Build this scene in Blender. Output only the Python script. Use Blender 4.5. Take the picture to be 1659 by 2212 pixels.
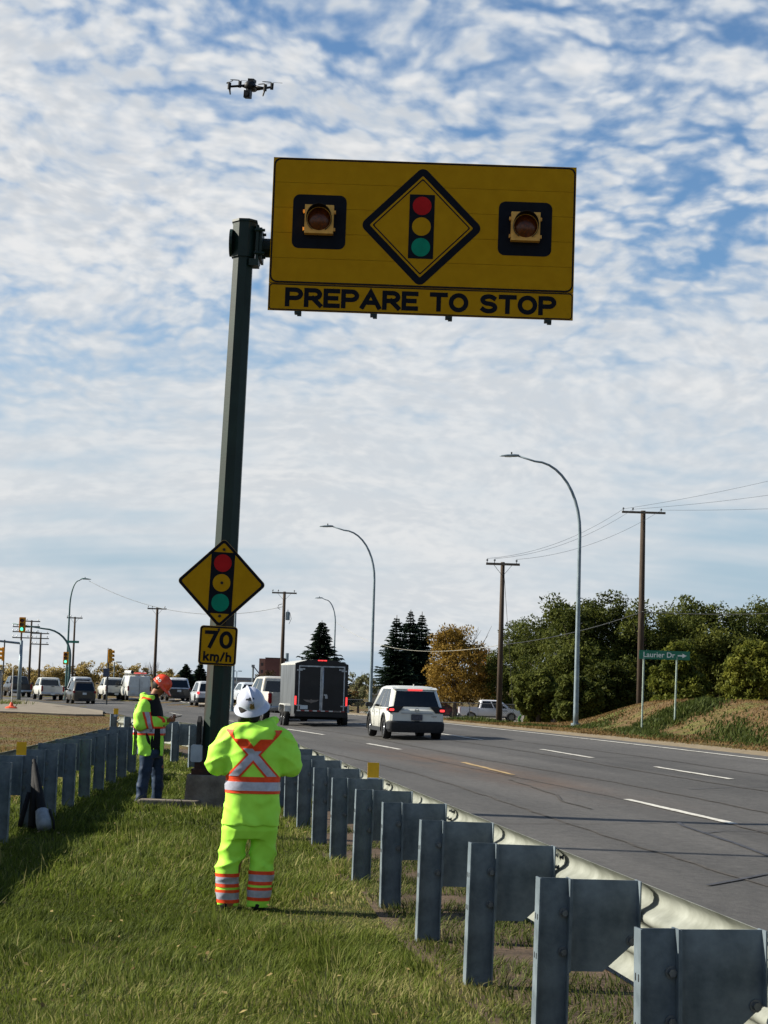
import bpy, bmesh, math, random
import numpy as np
from mathutils import Vector, Matrix, Euler

for o in list(bpy.data.objects):
    bpy.data.objects.remove(o)
scene = bpy.context.scene
COL = scene.collection
PI = math.pi
R = math.radians

# ------------------------------------------------------------------ camera
cam_d = bpy.data.cameras.new('camera')
cam_d.sensor_fit = 'VERTICAL'
cam_d.sensor_height = 36.0
cam_d.lens = 36.0 * 4000 / 2212
cam_d.clip_start = 0.1
cam_d.clip_end = 6000
cam = bpy.data.objects.new('camera', cam_d)
COL.objects.link(cam)
cam.matrix_world = (Matrix.Translation((0, 0, 1.77)) @ Matrix.Rotation(R(90 + 5.355), 4, 'X')
                    @ Matrix.Rotation(R(1.8), 4, 'Z'))
scene.camera = cam

# ------------------------------------------------------------------ sky and sun
SUN_EL, SUN_AHEAD = 31.0, 6.0            # low sun on the left, a little ahead of the camera
to_sun = Vector((-math.cos(R(SUN_EL)) * math.cos(R(SUN_AHEAD)),
                 math.cos(R(SUN_EL)) * math.sin(R(SUN_AHEAD)), math.sin(R(SUN_EL))))
world = bpy.data.worlds.new('World')
scene.world = world
world.use_nodes = True


def build_world():
    nt = world.node_tree
    nt.nodes.clear()
    N = nt.nodes.new
    L = nt.links.new

    def math_(op, a, b=None, c=None, clamp=False):
        n = N('ShaderNodeMath')
        n.operation = op
        n.use_clamp = clamp
        for i, v in enumerate((a, b, c)):
            if v is None:
                continue
            if isinstance(v, (int, float)):
                n.inputs[i].default_value = v
            else:
                L(v, n.inputs[i])
        return n.outputs[0]

    def ramp(v, a, b):
        n = N('ShaderNodeMapRange')
        n.interpolation_type = 'SMOOTHSTEP'
        L(v, n.inputs[0])
        n.inputs[1].default_value = a
        n.inputs[2].default_value = b
        return n.outputs[0]

    def mix(f, a, b):
        n = N('ShaderNodeMix')
        n.data_type = 'RGBA'
        if isinstance(f, (int, float)):
            n.inputs[0].default_value = f
        else:
            L(f, n.inputs[0])
        for s, v in ((6, a), (7, b)):
            if isinstance(v, tuple):
                n.inputs[s].default_value = (*v, 1)
            else:
                L(v, n.inputs[s])
        return n.outputs[2]

    def noise(vec, scale, detail, rough, dist=0.0, lac=2.0, flat=False):
        n = N('ShaderNodeTexNoise')
        if flat:
            n.noise_dimensions = '2D'
        n.inputs['Scale'].default_value = scale
        n.inputs['Detail'].default_value = detail
        n.inputs['Roughness'].default_value = rough
        n.inputs['Distortion'].default_value = dist
        n.inputs['Lacunarity'].default_value = lac
        L(vec, n.inputs['Vector'])
        return n.outputs[0]

    def mapping(vec, loc=(0, 0, 0), rot=0, sc=(1, 1, 1)):
        n = N('ShaderNodeMapping')
        n.inputs[1].default_value = loc
        n.inputs[2].default_value = (0, 0, rot)
        n.inputs[3].default_value = sc
        L(vec, n.inputs[0])
        return n.outputs[0]

    tc = N('ShaderNodeTexCoord')
    sep = N('ShaderNodeSeparateXYZ')
    L(tc.outputs['Generated'], sep.inputs[0])
    x, y, z = sep.outputs
    zp = math_('MAXIMUM', z, 0.0)
    den = math_('ADD', zp, 0.42)
    comb = N('ShaderNodeCombineXYZ')
    L(math_('DIVIDE', x, den), comb.inputs[0])
    L(math_('DIVIDE', y, den), comb.inputs[1])
    P = comb.outputs[0]
    # cloud field: broken rolls of altocumulus, finer curdling, larger open lanes
    warp = N('ShaderNodeTexNoise')
    warp.inputs['Scale'].default_value = 3.0
    warp.inputs['Detail'].default_value = 2
    L(P, warp.inputs['Vector'])
    wv = N('ShaderNodeVectorMath')
    wv.operation = 'MULTIPLY_ADD'
    L(warp.outputs['Color'], wv.inputs[0])
    wv.inputs[1].default_value = (.16, .16, 0)
    L(P, wv.inputs[2])
    Q = wv.outputs[0]
    puffs = noise(mapping(Q, (3.1, 1.7, 0), R(-24), (.95, 1.15, 1)), 21.0, 2, 0.5, 0.0)
    cells = noise(mapping(Q, (9.0, 4.0, 2), R(-16), (.85, 1.1, 1)), 58.0, 2, 0.5, 0.0, flat=True)
    def puff(vec, scale, rnd_=1.0):
        n = N('ShaderNodeTexVoronoi')
        n.feature = 'SMOOTH_F1'
        n.voronoi_dimensions = '2D'
        n.inputs['Scale'].default_value = scale
        n.inputs['Smoothness'].default_value = .55
        n.inputs['Randomness'].default_value = rnd_
        L(vec, n.inputs['Vector'])
        return math_('SUBTRACT', 1.0, n.outputs['Distance'])
    w2 = N('ShaderNodeTexNoise')
    w2.noise_dimensions = '2D'
    w2.inputs['Scale'].default_value = 30.0
    w2.inputs['Detail'].default_value = 2
    L(P, w2.inputs['Vector'])
    wv2 = N('ShaderNodeVectorMath')
    wv2.operation = 'MULTIPLY_ADD'
    L(w2.outputs['Color'], wv2.inputs[0])
    wv2.inputs[1].default_value = (.035, .035, 0)
    L(Q, wv2.inputs[2])
    V1 = puff(mapping(wv2.outputs[0], (2.3, 5.1, 0), R(-20), (.8, 1.15, 1)), 26.0)
    V2 = puff(mapping(wv2.outputs[0], (4.0, 1.0, 0), R(-20), (.85, 1.1, 1)), 54.0)
    fine = noise(mapping(Q, (7.0, 2.0, 3), R(10), (1.0, 1.0, 1)), 110.0, 2, 0.6, 0.0, flat=True)
    big = noise(mapping(P, (CLOUD_X, CLOUD_Y, 1.5), R(-30), (1.0, 1.0, 1)), 2.5, 2, 0.45, 0.0)
    lanes = noise(mapping(P, (1.0, 4.0, 5), R(6), (0.30, 1.5, 1)), 4.2, 3, 0.55, 0.0)
    up = ramp(z, 0.06, 0.28)                      # seen edge-on near the horizon the lumps merge into streaks
    streak = noise(mapping(P, (2.0, 1.0, 8), R(3), (0.22, 1.3, 1)), 10.0, 3, 0.5, 0.0)
    lump = math_('ADD', math_('MULTIPLY', puffs, 0.40), math_('MULTIPLY', cells, 0.20))
    lump = math_('ADD', lump, math_('MULTIPLY', fine, 0.14))
    lump = math_('ADD', lump, math_('ADD', math_('MULTIPLY', V1, 0.42), math_('MULTIPLY', V2, 0.34)))
    lump = math_('ADD', lump, LUMP0)
    low = math_('ADD', math_('MULTIPLY', streak, 0.85), math_('ADD', math_('MULTIPLY', puffs, 0.16), LOW0))
    ml = N('ShaderNodeMix')
    ml.data_type = 'FLOAT'
    L(up, ml.inputs[0])
    L(low, ml.inputs[2])
    L(lump, ml.inputs[3])
    f = ml.outputs[0]
    f = math_('ADD', f, math_('MULTIPLY', big, 1.1))
    f = math_('ADD', f, math_('MULTIPLY', lanes, 0.38))
    # the sheet breaks up overhead and towards the right, away from the sun
    f = math_('SUBTRACT', f, math_('MULTIPLY', ramp(z, 0.12, 0.62), 0.42))
    f = math_('SUBTRACT', f, math_('MULTIPLY', ramp(x, -0.15, 0.45), 0.15))
    cover = ramp(f, CL0, CL1)
    thick = ramp(f, CL0 + .12, CL1 + .22)
    sky = N('ShaderNodeTexSky')
    sky.sky_type = 'NISHITA'
    sky.sun_disc = False
    sky.sun_elevation = R(SUN_EL)
    sky.sun_rotation = R(360 - (90 - SUN_AHEAD))
    sky.air_density = 1.0
    sky.dust_density = 0.6
    sky.ozone_density = 1.6
    # thin parts let the sky through, thick lumps are white with soft grey undersides
    shade = noise(mapping(Q, (5.0, 9.0, 2), R(-8), (0.7, 1.6, 1)), 8.0, 3, 0.6, 0.0, flat=True)
    shade = ramp(math_('ADD', math_('MULTIPLY', shade, 0.55), math_('MULTIPLY', cells, 0.45)), 0.36, 0.64)
    white = mix(shade, (6.3, 6.6, 6.95), (8.5, 8.5, 8.45))
    white = mix(up, mix(shade, (6.7, 7.0, 7.3), (7.9, 8.0, 8.05)), white)
    cl = mix(thick, mix(up, (6.1, 6.75, 7.3), (5.4, 6.2, 7.2)), white)
    blue = N('ShaderNodeVectorMath')
    blue.operation = 'MULTIPLY'
    L(sky.outputs[0], blue.inputs[0])
    blue.inputs[1].default_value = (SKY_GAIN * .86, SKY_GAIN * 1.10, SKY_GAIN * 1.30)
    clear = mix(ramp(z, 0.22, 0.0), blue.outputs[0], (4.3, 5.5, 6.6))
    col = mix(math_('MULTIPLY', cover, 0.97), clear, cl)
    bg = N('ShaderNodeBackground')
    bg.inputs[1].default_value = SKY_STRENGTH
    L(col, bg.inputs[0])
    out = N('ShaderNodeOutputWorld')
    L(bg.outputs[0], out.inputs[0])


SKY_GAIN = 1.0
LOW0 = .02
LUMP0 = -.16
SKY_STRENGTH = 0.05
CLOUD_X, CLOUD_Y = 12.0, 22.0
CL0, CL1 = .92, 1.35
build_world()
world.cycles.sampling_method = 'MANUAL'
world.cycles.sample_map_resolution = 512
sun_d = bpy.data.lights.new('sun', 'SUN')
sun_d.energy = 5.0
sun_d.angle = R(0.6)
sun_d.color = (1.0, 0.93, 0.80)
sun = bpy.data.objects.new('sun', sun_d)
COL.objects.link(sun)
sun.rotation_euler = (-to_sun).to_track_quat('-Z', 'Y').to_euler()
sun.location = (-40, 10, 40)

vs = scene.view_settings
vs.view_transform = 'Standard'
vs.look = 'None'
vs.gamma = 1
vs.use_curve_mapping = False
vs.exposure = 1.0
scene.render.film_transparent = False

# ------------------------------------------------------------------ helpers
rnd = random.Random(11)


def srgb(h):
    c = [int(h[i:i + 2], 16) / 255 for i in (0, 2, 4)]
    return tuple(v / 12.92 if v <= .04045 else ((v + .055) / 1.055) ** 2.4 for v in c)


MATS = {}


def M(name, col, rough=0.6, metal=0.0, var=0.12, scale=6.0, bump=0.0, bscale=40.0, emit=0.0,
      col2=None, spec=0.3, attr=None, coat=0.0, trans=0.0, stretch=(1, 1, 1), edge=(0.35, 0.65), alpha=1.0):
    """Principled material with broken-up colour, roughness and fine relief."""
    if name in MATS:
        return MATS[name]
    m = bpy.data.materials.new(name)
    MATS[name] = m
    m.use_nodes = True
    nt = m.node_tree
    b = nt.nodes['Principled BSDF']
    N, L = nt.nodes.new, nt.links.new
    tc = N('ShaderNodeTexCoord')
    mp = N('ShaderNodeMapping')
    mp.inputs[3].default_value = stretch
    L(tc.outputs['Object'], mp.inputs[0])
    n = N('ShaderNodeTexNoise')
    n.inputs['Scale'].default_value = scale
    n.inputs['Detail'].default_value = 6
    n.inputs['Roughness'].default_value = 0.6
    L(mp.outputs[0], n.inputs['Vector'])
    c2 = col2 if col2 else tuple(max(0, v * (1 - 2 * var)) for v in col)
    c1 = col if col2 else tuple(min(1, v * (1 + var)) for v in col)
    mx = N('ShaderNodeMix')
    mx.data_type = 'RGBA'
    mr = N('ShaderNodeMapRange')
    mr.inputs[1].default_value, mr.inputs[2].default_value = edge
    if attr:
        a = N('ShaderNodeAttribute')
        a.attribute_name = attr
        L(a.outputs['Fac'], mx.inputs[0])
    else:
        L(n.outputs[0], mr.inputs[0])
        L(mr.outputs[0], mx.inputs[0])
    mx.inputs[6].default_value = (*c1, 1)
    mx.inputs[7].default_value = (*c2, 1)
    L(mx.outputs[2], b.inputs['Base Color'])
    rr = N('ShaderNodeMapRange')
    rr.inputs[3].default_value = max(0.02, rough - .08)
    rr.inputs[4].default_value = min(1, rough + .10)
    L(n.outputs[0], rr.inputs[0])
    L(rr.outputs[0], b.inputs['Roughness'])
    b.inputs['Metallic'].default_value = metal
    b.inputs['Specular IOR Level'].default_value = spec
    b.inputs['Coat Weight'].default_value = coat
    b.inputs['Alpha'].default_value = alpha
    if trans:
        b.inputs['Transmission Weight'].default_value = trans
    if emit:
        b.inputs['Emission Color'].default_value = (*col, 1)
        b.inputs['Emission Strength'].default_value = emit
    if bump:
        n2 = N('ShaderNodeTexNoise')
        n2.inputs['Scale'].default_value = bscale
        n2.inputs['Detail'].default_value = 5
        L(mp.outputs[0], n2.inputs['Vector'])
        bp = N('ShaderNodeBump')
        bp.inputs['Strength'].default_value = bump
        bp.inputs['Distance'].default_value = 0.02
        L(n2.outputs[0], bp.inputs['Height'])
        L(bp.outputs[0], b.inputs['Normal'])
    return m


def cloth(name, col, col2, crease=1.0, scale=5.0):
    """woven cloth: slight colour drift plus crumpled ridges"""
    m = M(name, col, .62, 0, col2=col2, scale=4, spec=.15)
    nt = m.node_tree
    N, L = nt.nodes.new, nt.links.new
    b = nt.nodes['Principled BSDF']
    tc = N('ShaderNodeTexCoord')
    w = N('ShaderNodeTexNoise')
    w.inputs['Scale'].default_value = 3.0
    L(tc.outputs['Object'], w.inputs['Vector'])
    mx = N('ShaderNodeVectorMath')
    mx.operation = 'MULTIPLY_ADD'
    L(w.outputs['Color'], mx.inputs[0])
    mx.inputs[1].default_value = (.25, .25, .25)
    L(tc.outputs['Object'], mx.inputs[2])
    n = N('ShaderNodeTexNoise')
    n.noise_type = 'RIDGED_MULTIFRACTAL'
    n.inputs['Scale'].default_value = scale
    n.inputs['Detail'].default_value = 2.5
    n.inputs['Roughness'].default_value = .5
    L(mx.outputs[0], n.inputs['Vector'])
    bp = N('ShaderNodeBump')
    bp.inputs['Strength'].default_value = crease
    bp.inputs['Distance'].default_value = .05
    L(n.outputs[0], bp.inputs['Height'])
    L(bp.outputs[0], b.inputs['Normal'])
    return m


def leafmat(name, ca, cb, translucent=0.35, cc=None):
    """leaf material: colour runs over the per-leaf value 'tone', light passes through a little"""
    if name in MATS:
        return MATS[name]
    m = bpy.data.materials.new(name)
    MATS[name] = m
    m.use_nodes = True
    nt = m.node_tree
    nt.nodes.clear()
    N, L = nt.nodes.new, nt.links.new
    a = N('ShaderNodeAttribute')
    a.attribute_name = 'tone'
    cr = N('ShaderNodeValToRGB')
    cr.color_ramp.elements[0].color = (*ca, 1)
    cr.color_ramp.elements[1].color = (*cb, 1)
    if cc:
        e = cr.color_ramp.elements.new(0.85)
        e.color = (*cb, 1)
        cr.color_ramp.elements[2].color = (*cc, 1)
    L(a.outputs['Fac'], cr.inputs[0])
    d = N('ShaderNodeBsdfPrincipled')
    d.inputs['Roughness'].default_value = 0.6
    d.inputs['Specular IOR Level'].default_value = 0.08
    t = N('ShaderNodeBsdfTranslucent')
    L(cr.outputs[0], d.inputs['Base Color'])
    L(cr.outputs[0], t.inputs[0])
    mx = N('ShaderNodeMixShader')
    mx.inputs[0].default_value = translucent
    L(d.outputs[0], mx.inputs[1])
    L(t.outputs[0], mx.inputs[2])
    o = N('ShaderNodeOutputMaterial')
    L(mx.outputs[0], o.inputs[0])
    return m


def tag(o, label=None, cat=None, group=None, kind=None):
    if label:
        o['label'] = label
    if cat:
        o['category'] = cat
    if group:
        o['group'] = group
    if kind:
        o['kind'] = kind
    return o


def thing(name, label, cat, loc=(0, 0, 0), rz=0.0, group=None):
    o = bpy.data.objects.new(name, None)
    o.empty_display_size = 0.2
    COL.objects.link(o)
    o.location = loc
    o.rotation_euler = (0, 0, rz)
    return tag(o, label, cat, group)


def link(name, me, mat, parent=None):
    o = bpy.data.objects.new(name, me)
    COL.objects.link(o)
    if mat is not None and len(me.materials) == 0:
        me.materials.append(mat)
    if parent is not None:
        o.parent = parent
    return o


def copy_tree(o, parent=None):
    c = o.copy()
    COL.objects.link(c)
    c.parent = parent
    for ch in list(o.children):
        copy_tree(ch, c)
    return c


class MB:
    """collects simple shapes into one mesh"""

    def __init__(s):
        s.v, s.f = [], []

    def add(s, vs_, fs):
        o = len(s.v)
        s.v += [tuple(v) for v in vs_]
        s.f += [tuple(i + o for i in f) for f in fs]
        return s

    def box(s, c, d, rot=None):
        hx, hy, hz = d[0] / 2, d[1] / 2, d[2] / 2
        p = [Vector((sx * hx, sy * hy, sz * hz)) for sz in (-1, 1) for sy in (-1, 1) for sx in (-1, 1)]
        if rot is not None:
            rm = rot if isinstance(rot, Matrix) else Matrix.Rotation(rot, 3, 'Z')
            p = [rm @ q for q in p]
        c = Vector(c)
        return s.add([c + q for q in p], [(0, 2, 3, 1), (4, 5, 7, 6), (0, 1, 5, 4), (2, 6, 7, 3), (0, 4, 6, 2), (1, 3, 7, 5)])

    def bar(s, p0, p1, w, h):
        p0, p1 = Vector(p0), Vector(p1)
        d = p1 - p0
        q = d.to_track_quat('Y', 'Z').to_matrix()
        return s.box((p0 + p1) / 2, (w, d.length, h), q)

    def tube(s, pts, r, n=8, cap=True):
        pts = [Vector(p) for p in pts]
        rs = r if isinstance(r, (list, tuple)) else [r] * len(pts)
        up = Vector((0, 0, 1))
        rings = []
        prev = None
        for i, p in enumerate(pts):
            t = (pts[min(i + 1, len(pts) - 1)] - pts[max(i - 1, 0)]).normalized()
            if prev is None:
                a = t.cross(up if abs(t.z) < .9 else Vector((1, 0, 0))).normalized()
            else:
                a = (prev - t * prev.dot(t)).normalized()
            prev = a
            b = t.cross(a)
            rings.append([p + (a * math.cos(2 * PI * k / n) + b * math.sin(2 * PI * k / n)) * rs[i] for k in range(n)])
        vs_ = [v for rg in rings for v in rg]
        fs = []
        for i in range(len(pts) - 1):
            for k in range(n):
                fs.append((i * n + k, i * n + (k + 1) % n, (i + 1) * n + (k + 1) % n, (i + 1) * n + k))
        if cap:
            fs.append(tuple(range(n))[::-1])
            fs.append(tuple((len(pts) - 1) * n + k for k in range(n)))
        return s.add(vs_, fs)

    def cyl(s, p0, p1, r0, r1=None, n=12):
        return s.tube([p0, p1], [r0, r0 if r1 is None else r1], n)

    def prism(s, poly, h0, h1, mp):
        n = len(poly)
        vs_ = [mp(u, v, h0) for u, v in poly] + [mp(u, v, h1) for u, v in poly]
        fs = [tuple(range(n))[::-1], tuple(range(n, 2 * n))]
        fs += [(k, (k + 1) % n, n + (k + 1) % n, n + k) for k in range(n)]
        return s.add(vs_, fs)

    def ring(s, outer, inner, h0, h1, mp):
        n = len(outer)
        vs_ = [mp(u, v, h) for h in (h0, h1) for pl in (outer, inner) for u, v in pl]
        fs = []
        for k in range(n):
            j = (k + 1) % n
            fs += [(k, j, n + j, n + k), (2 * n + k, 3 * n + k, 3 * n + j, 2 * n + j),
                   (k, 2 * n + k, 2 * n + j, j), (n + k, n + j, 3 * n + j, 3 * n + k)]
        return s.add(vs_, fs)

    def lathe(s, prof, n=24, mp=lambda x, y, z: (x, y, z), close=False):
        m = len(prof)
        vs_ = []
        for k in range(n):
            a = 2 * PI * k / n
            vs_ += [mp(r_ * math.cos(a), r_ * math.sin(a), z_) for r_, z_ in prof]
        fs = []
        for k in range(n):
            j = (k + 1) % n
            for i in range(m - 1 if not close else m):
                i2 = (i + 1) % m
                fs.append((k * m + i, j * m + i, j * m + i2, k * m + i2))
        return s.add(vs_, fs)

    def loft(s, rings, cap=True, closed=True):
        n = len(rings[0])
        vs_ = [p for rg in rings for p in rg]
        fs = []
        for i in range(len(rings) - 1):
            for k in range(n if closed else n - 1):
                j = (k + 1) % n
                fs.append((i * n + k, i * n + j, (i + 1) * n + j, (i + 1) * n + k))
        if cap:
            fs.append(tuple(range(n))[::-1])
            fs.append(tuple((len(rings) - 1) * n + k for k in range(n)))
        return s.add(vs_, fs)

    def mesh(s, name, smooth=False, recalc=True):
        me = bpy.data.meshes.new(name)
        me.from_pydata(s.v, [], s.f)
        if recalc:
            bm = bmesh.new()
            bm.from_mesh(me)
            bmesh.ops.remove_doubles(bm, verts=bm.verts, dist=1e-5)
            bmesh.ops.recalc_face_normals(bm, faces=bm.faces)
            bm.to_mesh(me)
            bm.free()
        if smooth:
            me.shade_smooth()
            if smooth is not True:
                me.set_sharp_from_angle(angle=R(smooth))
        return me

    def build(s, name, mat, parent=None, smooth=False):
        return link(name, s.mesh(name, smooth), mat, parent)


def fast_mesh(name, verts, quads, tone=None, tris=None):
    """numpy arrays to mesh (many small faces)"""
    me = bpy.data.meshes.new(name)
    verts = np.asarray(verts, np.float32)
    me.vertices.add(len(verts))
    me.vertices.foreach_set('co', verts.ravel())
    loops = []
    starts = []
    n = 0
    for arr in (quads, tris):
        if arr is None or len(arr) == 0:
            continue
        arr = np.asarray(arr, np.int32)
        starts.append(n + np.arange(len(arr)) * arr.shape[1])
        loops.append(arr.ravel())
        n += arr.size
    loops = np.concatenate(loops)
    starts = np.concatenate(starts).astype(np.int32)
    me.loops.add(len(loops))
    me.loops.foreach_set('vertex_index', loops)
    me.polygons.add(len(starts))
    me.polygons.foreach_set('loop_start', starts)
    me.update(calc_edges=True)
    me.validate()
    if tone is not None:
        at_ = me.attributes.new('tone', 'FLOAT', 'POINT')
        at_.data.foreach_set('value', np.asarray(tone, np.float32))
    return me


def rpoly(pts, r, n=5):
    """polygon with rounded corners"""
    out = []
    m = len(pts)
    for i in range(m):
        p, a, b = Vector(pts[i]), Vector(pts[i - 1]), Vector(pts[(i + 1) % m])
        u, w = (a - p).normalized(), (b - p).normalized()
        ang = math.acos(max(-1, min(1, u.dot(w))))
        t = r / math.tan(ang / 2)
        c = p + (u + w).normalized() * (r / math.sin(ang / 2))
        s0, s1 = p + u * t - c, p + w * t - c
        a0 = math.atan2(s0.y, s0.x)
        da = (math.atan2(s1.y, s1.x) - a0 + PI) % (2 * PI) - PI
        for k in range(n + 1):
            q = a0 + da * k / n
            out.append((c.x + r * math.cos(q), c.y + r * math.sin(q)))
    return out


def rrect(cx, cz, w, h, r, n=5):
    return rpoly([(cx - w / 2, cz - h / 2), (cx + w / 2, cz - h / 2), (cx + w / 2, cz + h / 2), (cx - w / 2, cz + h / 2)], r, n)


def disc(cx, cz, r, n=28):
    return [(cx + r * math.cos(2 * PI * k / n), cz + r * math.sin(2 * PI * k / n)) for k in range(n)]


def text_mesh(txt, width, height, bold=0.0, depth=0.002, spacing=1.0):
    """lettering as flat mesh in the XZ plane, facing -Y, centred, fitted to width x height"""
    cu = bpy.data.curves.new('lettering', 'FONT')
    cu.body = txt
    cu.size = 1.0
    cu.offset = bold
    cu.space_character = spacing
    cu.extrude = 0.0
    cu.resolution_u = 3
    ob = bpy.data.objects.new('lettering', cu)
    COL.objects.link(ob)
    dg = bpy.context.evaluated_depsgraph_get()
    me = bpy.data.meshes.new_from_object(ob.evaluated_get(dg))
    bpy.data.objects.remove(ob)
    bpy.data.curves.remove(cu)
    bm = bmesh.new()
    bm.from_mesh(me)
    xs = [v.co.x for v in bm.verts]
    ys = [v.co.y for v in bm.verts]
    sx, sy = width / (max(xs) - min(xs)), height / (max(ys) - min(ys))
    mx_, my_ = (max(xs) + min(xs)) / 2, (max(ys) + min(ys)) / 2
    for v in bm.verts:
        v.co = Vector(((v.co.x - mx_) * sx, 0, (v.co.y - my_) * sy))
    ex = bmesh.ops.extrude_face_region(bm, geom=bm.faces[:])
    for e in ex['geom']:
        if isinstance(e, bmesh.types.BMVert):
            e.co.y -= depth
    bmesh.ops.recalc_face_normals(bm, faces=bm.faces)
    bm.to_mesh(me)
    bm.free()
    me.materials.clear()
    return me


def letters(me, mat, parent, loc):
    """each letter of the lettering as a piece of its own"""
    bm = bmesh.new()
    bm.from_mesh(me)
    bpy.data.meshes.remove(me)
    left = set(bm.faces)
    while left:
        isl, todo = [], [next(iter(left))]
        left.discard(todo[0])
        while todo:
            f = todo.pop()
            isl.append(f)
            for e in f.edges:
                for g in e.link_faces:
                    if g in left:
                        left.discard(g)
                        todo.append(g)
        ids = {}
        for f in isl:
            for v in f.verts:
                ids.setdefault(v, len(ids))
        ml = bpy.data.meshes.new('letter')
        ml.from_pydata([tuple(v.co) for v in ids], [], [tuple(ids[v] for v in f.verts) for f in isl])
        o = link('letter', ml, mat, parent)
        o.location = loc
    bm.free()


def _arc(cx, cy, rx, ry, a0, a1, n=12):
    return [(cx + rx * math.cos(R(a0 + (a1 - a0) * k / n)), cy + ry * math.sin(R(a0 + (a1 - a0) * k / n))) for k in range(n + 1)]


# centre lines of even-stroke road lettering, unit height; (width, strokes)
GLYPHS = {
    'P': (.80, [[(0, 0), (0, 1)], [(0, 1), (.48, 1)] + _arc(.48, .72, .32, .28, 90, -90) + [(0, .44)]]),
    'R': (.82, [[(0, 0), (0, 1)], [(0, 1), (.48, 1)] + _arc(.48, .73, .32, .27, 90, -90) + [(0, .46)], [(.40, .46), (.82, 0)]]),
    'E': (.72, [[(.72, 1), (0, 1), (0, 0), (.72, 0)], [(0, .51), (.62, .51)]]),
    'A': (.98, [[(0, 0), (.49, 1), (.98, 0)], [(.19, .30), (.79, .30)]]),
    'T': (.80, [[(0, 1), (.80, 1)], [(.40, 1), (.40, 0)]]),
    'O': (.90, [_arc(.45, .5, .45, .5, 0, 360, 32)]),
    'S': (.78, [_arc(.39, .755, .37, .245, 35, 270, 16) + _arc(.39, .255, .39, .255, 90, -148, 16)]),
    '7': (.66, [[(0, 1), (.66, 1), (.26, 0)]]),
    '0': (.66, [_arc(.33, .5, .33, .5, 0, 360, 28)]),
    'k': (.52, [[(0, 0), (0, 1)], [(.48, .68), (.03, .28)], [(.18, .42), (.52, 0)]]),
    'm': (.92, [[(0, 0), (0, .68)], [(0, .42)] + _arc(.23, .44, .23, .24, 180, 0, 8) + [(.46, 0)], [(.46, .42)] + _arc(.69, .44, .23, .24, 180, 0, 8) + [(.92, 0)]]),
    '/': (.36, [[(0, 0), (.36, 1)]]),
    'h': (.50, [[(0, 0), (0, 1)], [(0, .42)] + _arc(.25, .43, .25, .25, 180, 0, 8) + [(.50, 0)]]),
}


def road_text(txt, width, height, stroke, mat, parent, loc, gap=.34, space=.62):
    """road-sign lettering, every letter a piece of its own, centred on loc and facing -Y"""
    x, spots = 0.0, []
    for ch in txt:
        if ch == ' ':
            x += space
            continue
        spots.append((ch, x))
        x += GLYPHS[ch][0] + gap
    total = x - gap
    h = height - stroke
    sx = (width - stroke) / total
    for ch, x0 in spots:
        mb = MB()
        for i, path in enumerate(GLYPHS[ch][1]):
            pts = [Vector(((x0 + u) * sx - (width - stroke) / 2, v * h - h / 2)) for u, v in path]
            pts = [q for k, q in enumerate(pts) if k == 0 or (q - pts[k - 1]).length > 1e-6]
            closed = (pts[0] - pts[-1]).length < 1e-6
            if closed:
                pts = pts[:-1]
            n = len(pts)
            lf, rt = [], []
            for k, q in enumerate(pts):
                a = pts[(k - 1) % n] if closed or k else None
                b = pts[(k + 1) % n] if closed or k < n - 1 else None
                d0 = (q - a).normalized() if a is not None else (b - q).normalized()
                d1 = (b - q).normalized() if b is not None else d0
                nn = Vector((-(d0 + d1).y, (d0 + d1).x)).normalized()
                m = stroke / 2 / max(.45, nn.dot(Vector((-d0.y, d0.x))))
                e = Vector((0, 0))
                if a is None:
                    e = -d1 * stroke / 2
                elif b is None:
                    e = d0 * stroke / 2
                lf.append(q + nn * m + e)
                rt.append(q - nn * m + e)
            y0, y1 = 0, -.0022 - .0004 * i
            v, f = [], []
            for k in range(n):
                for p_, y in ((lf[k], y0), (rt[k], y0), (rt[k], y1), (lf[k], y1)):
                    v.append((p_.x, y, p_.y))
            for k in range(n if closed else n - 1):
                j = (k + 1) % n
                for t in range(4):
                    f.append((4 * k + t, 4 * k + (t + 1) % 4, 4 * j + (t + 1) % 4, 4 * j + t))
            if not closed:
                f += [(0, 1, 2, 3), (4 * n - 1, 4 * n - 2, 4 * n - 3, 4 * n - 4)]
            mb.add(v, f)
        o = link('letter', mb.mesh('letter'), mat, parent)
        o.location = loc


def sstep(a, b, x):
    t = np.clip((x - a) / (b - a), 0, 1)
    return t * t * (3 - 2 * t)


def xa(Y):
    """x of the first lane line along the road"""
    Y = np.asarray(Y, float)
    q = np.minimum(Y, 70.0) - 25.3
    a = 4.98 - .150 * q - .00093 * q * q
    return a + np.where(Y > 70, -.233 * (Y - 70) - .00055 * (np.maximum(Y, 70) - 70) ** 2, 0)


def vnoise(x, y, seed=0):
    """cheap smooth value noise"""
    xi, yi = np.floor(x).astype(int), np.floor(y).astype(int)
    xf, yf = x - xi, y - yi
    xf, yf = xf * xf * (3 - 2 * xf), yf * yf * (3 - 2 * yf)

    def h(a, b):
        s = np.sin(a * 127.1 + b * 311.7 + seed * 74.7) * 43758.5453
        return s - np.floor(s)
    return ((h(xi, yi) * (1 - xf) + h(xi + 1, yi) * xf) * (1 - yf)
            + (h(xi, yi + 1) * (1 - xf) + h(xi + 1, yi + 1) * xf) * yf)


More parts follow.
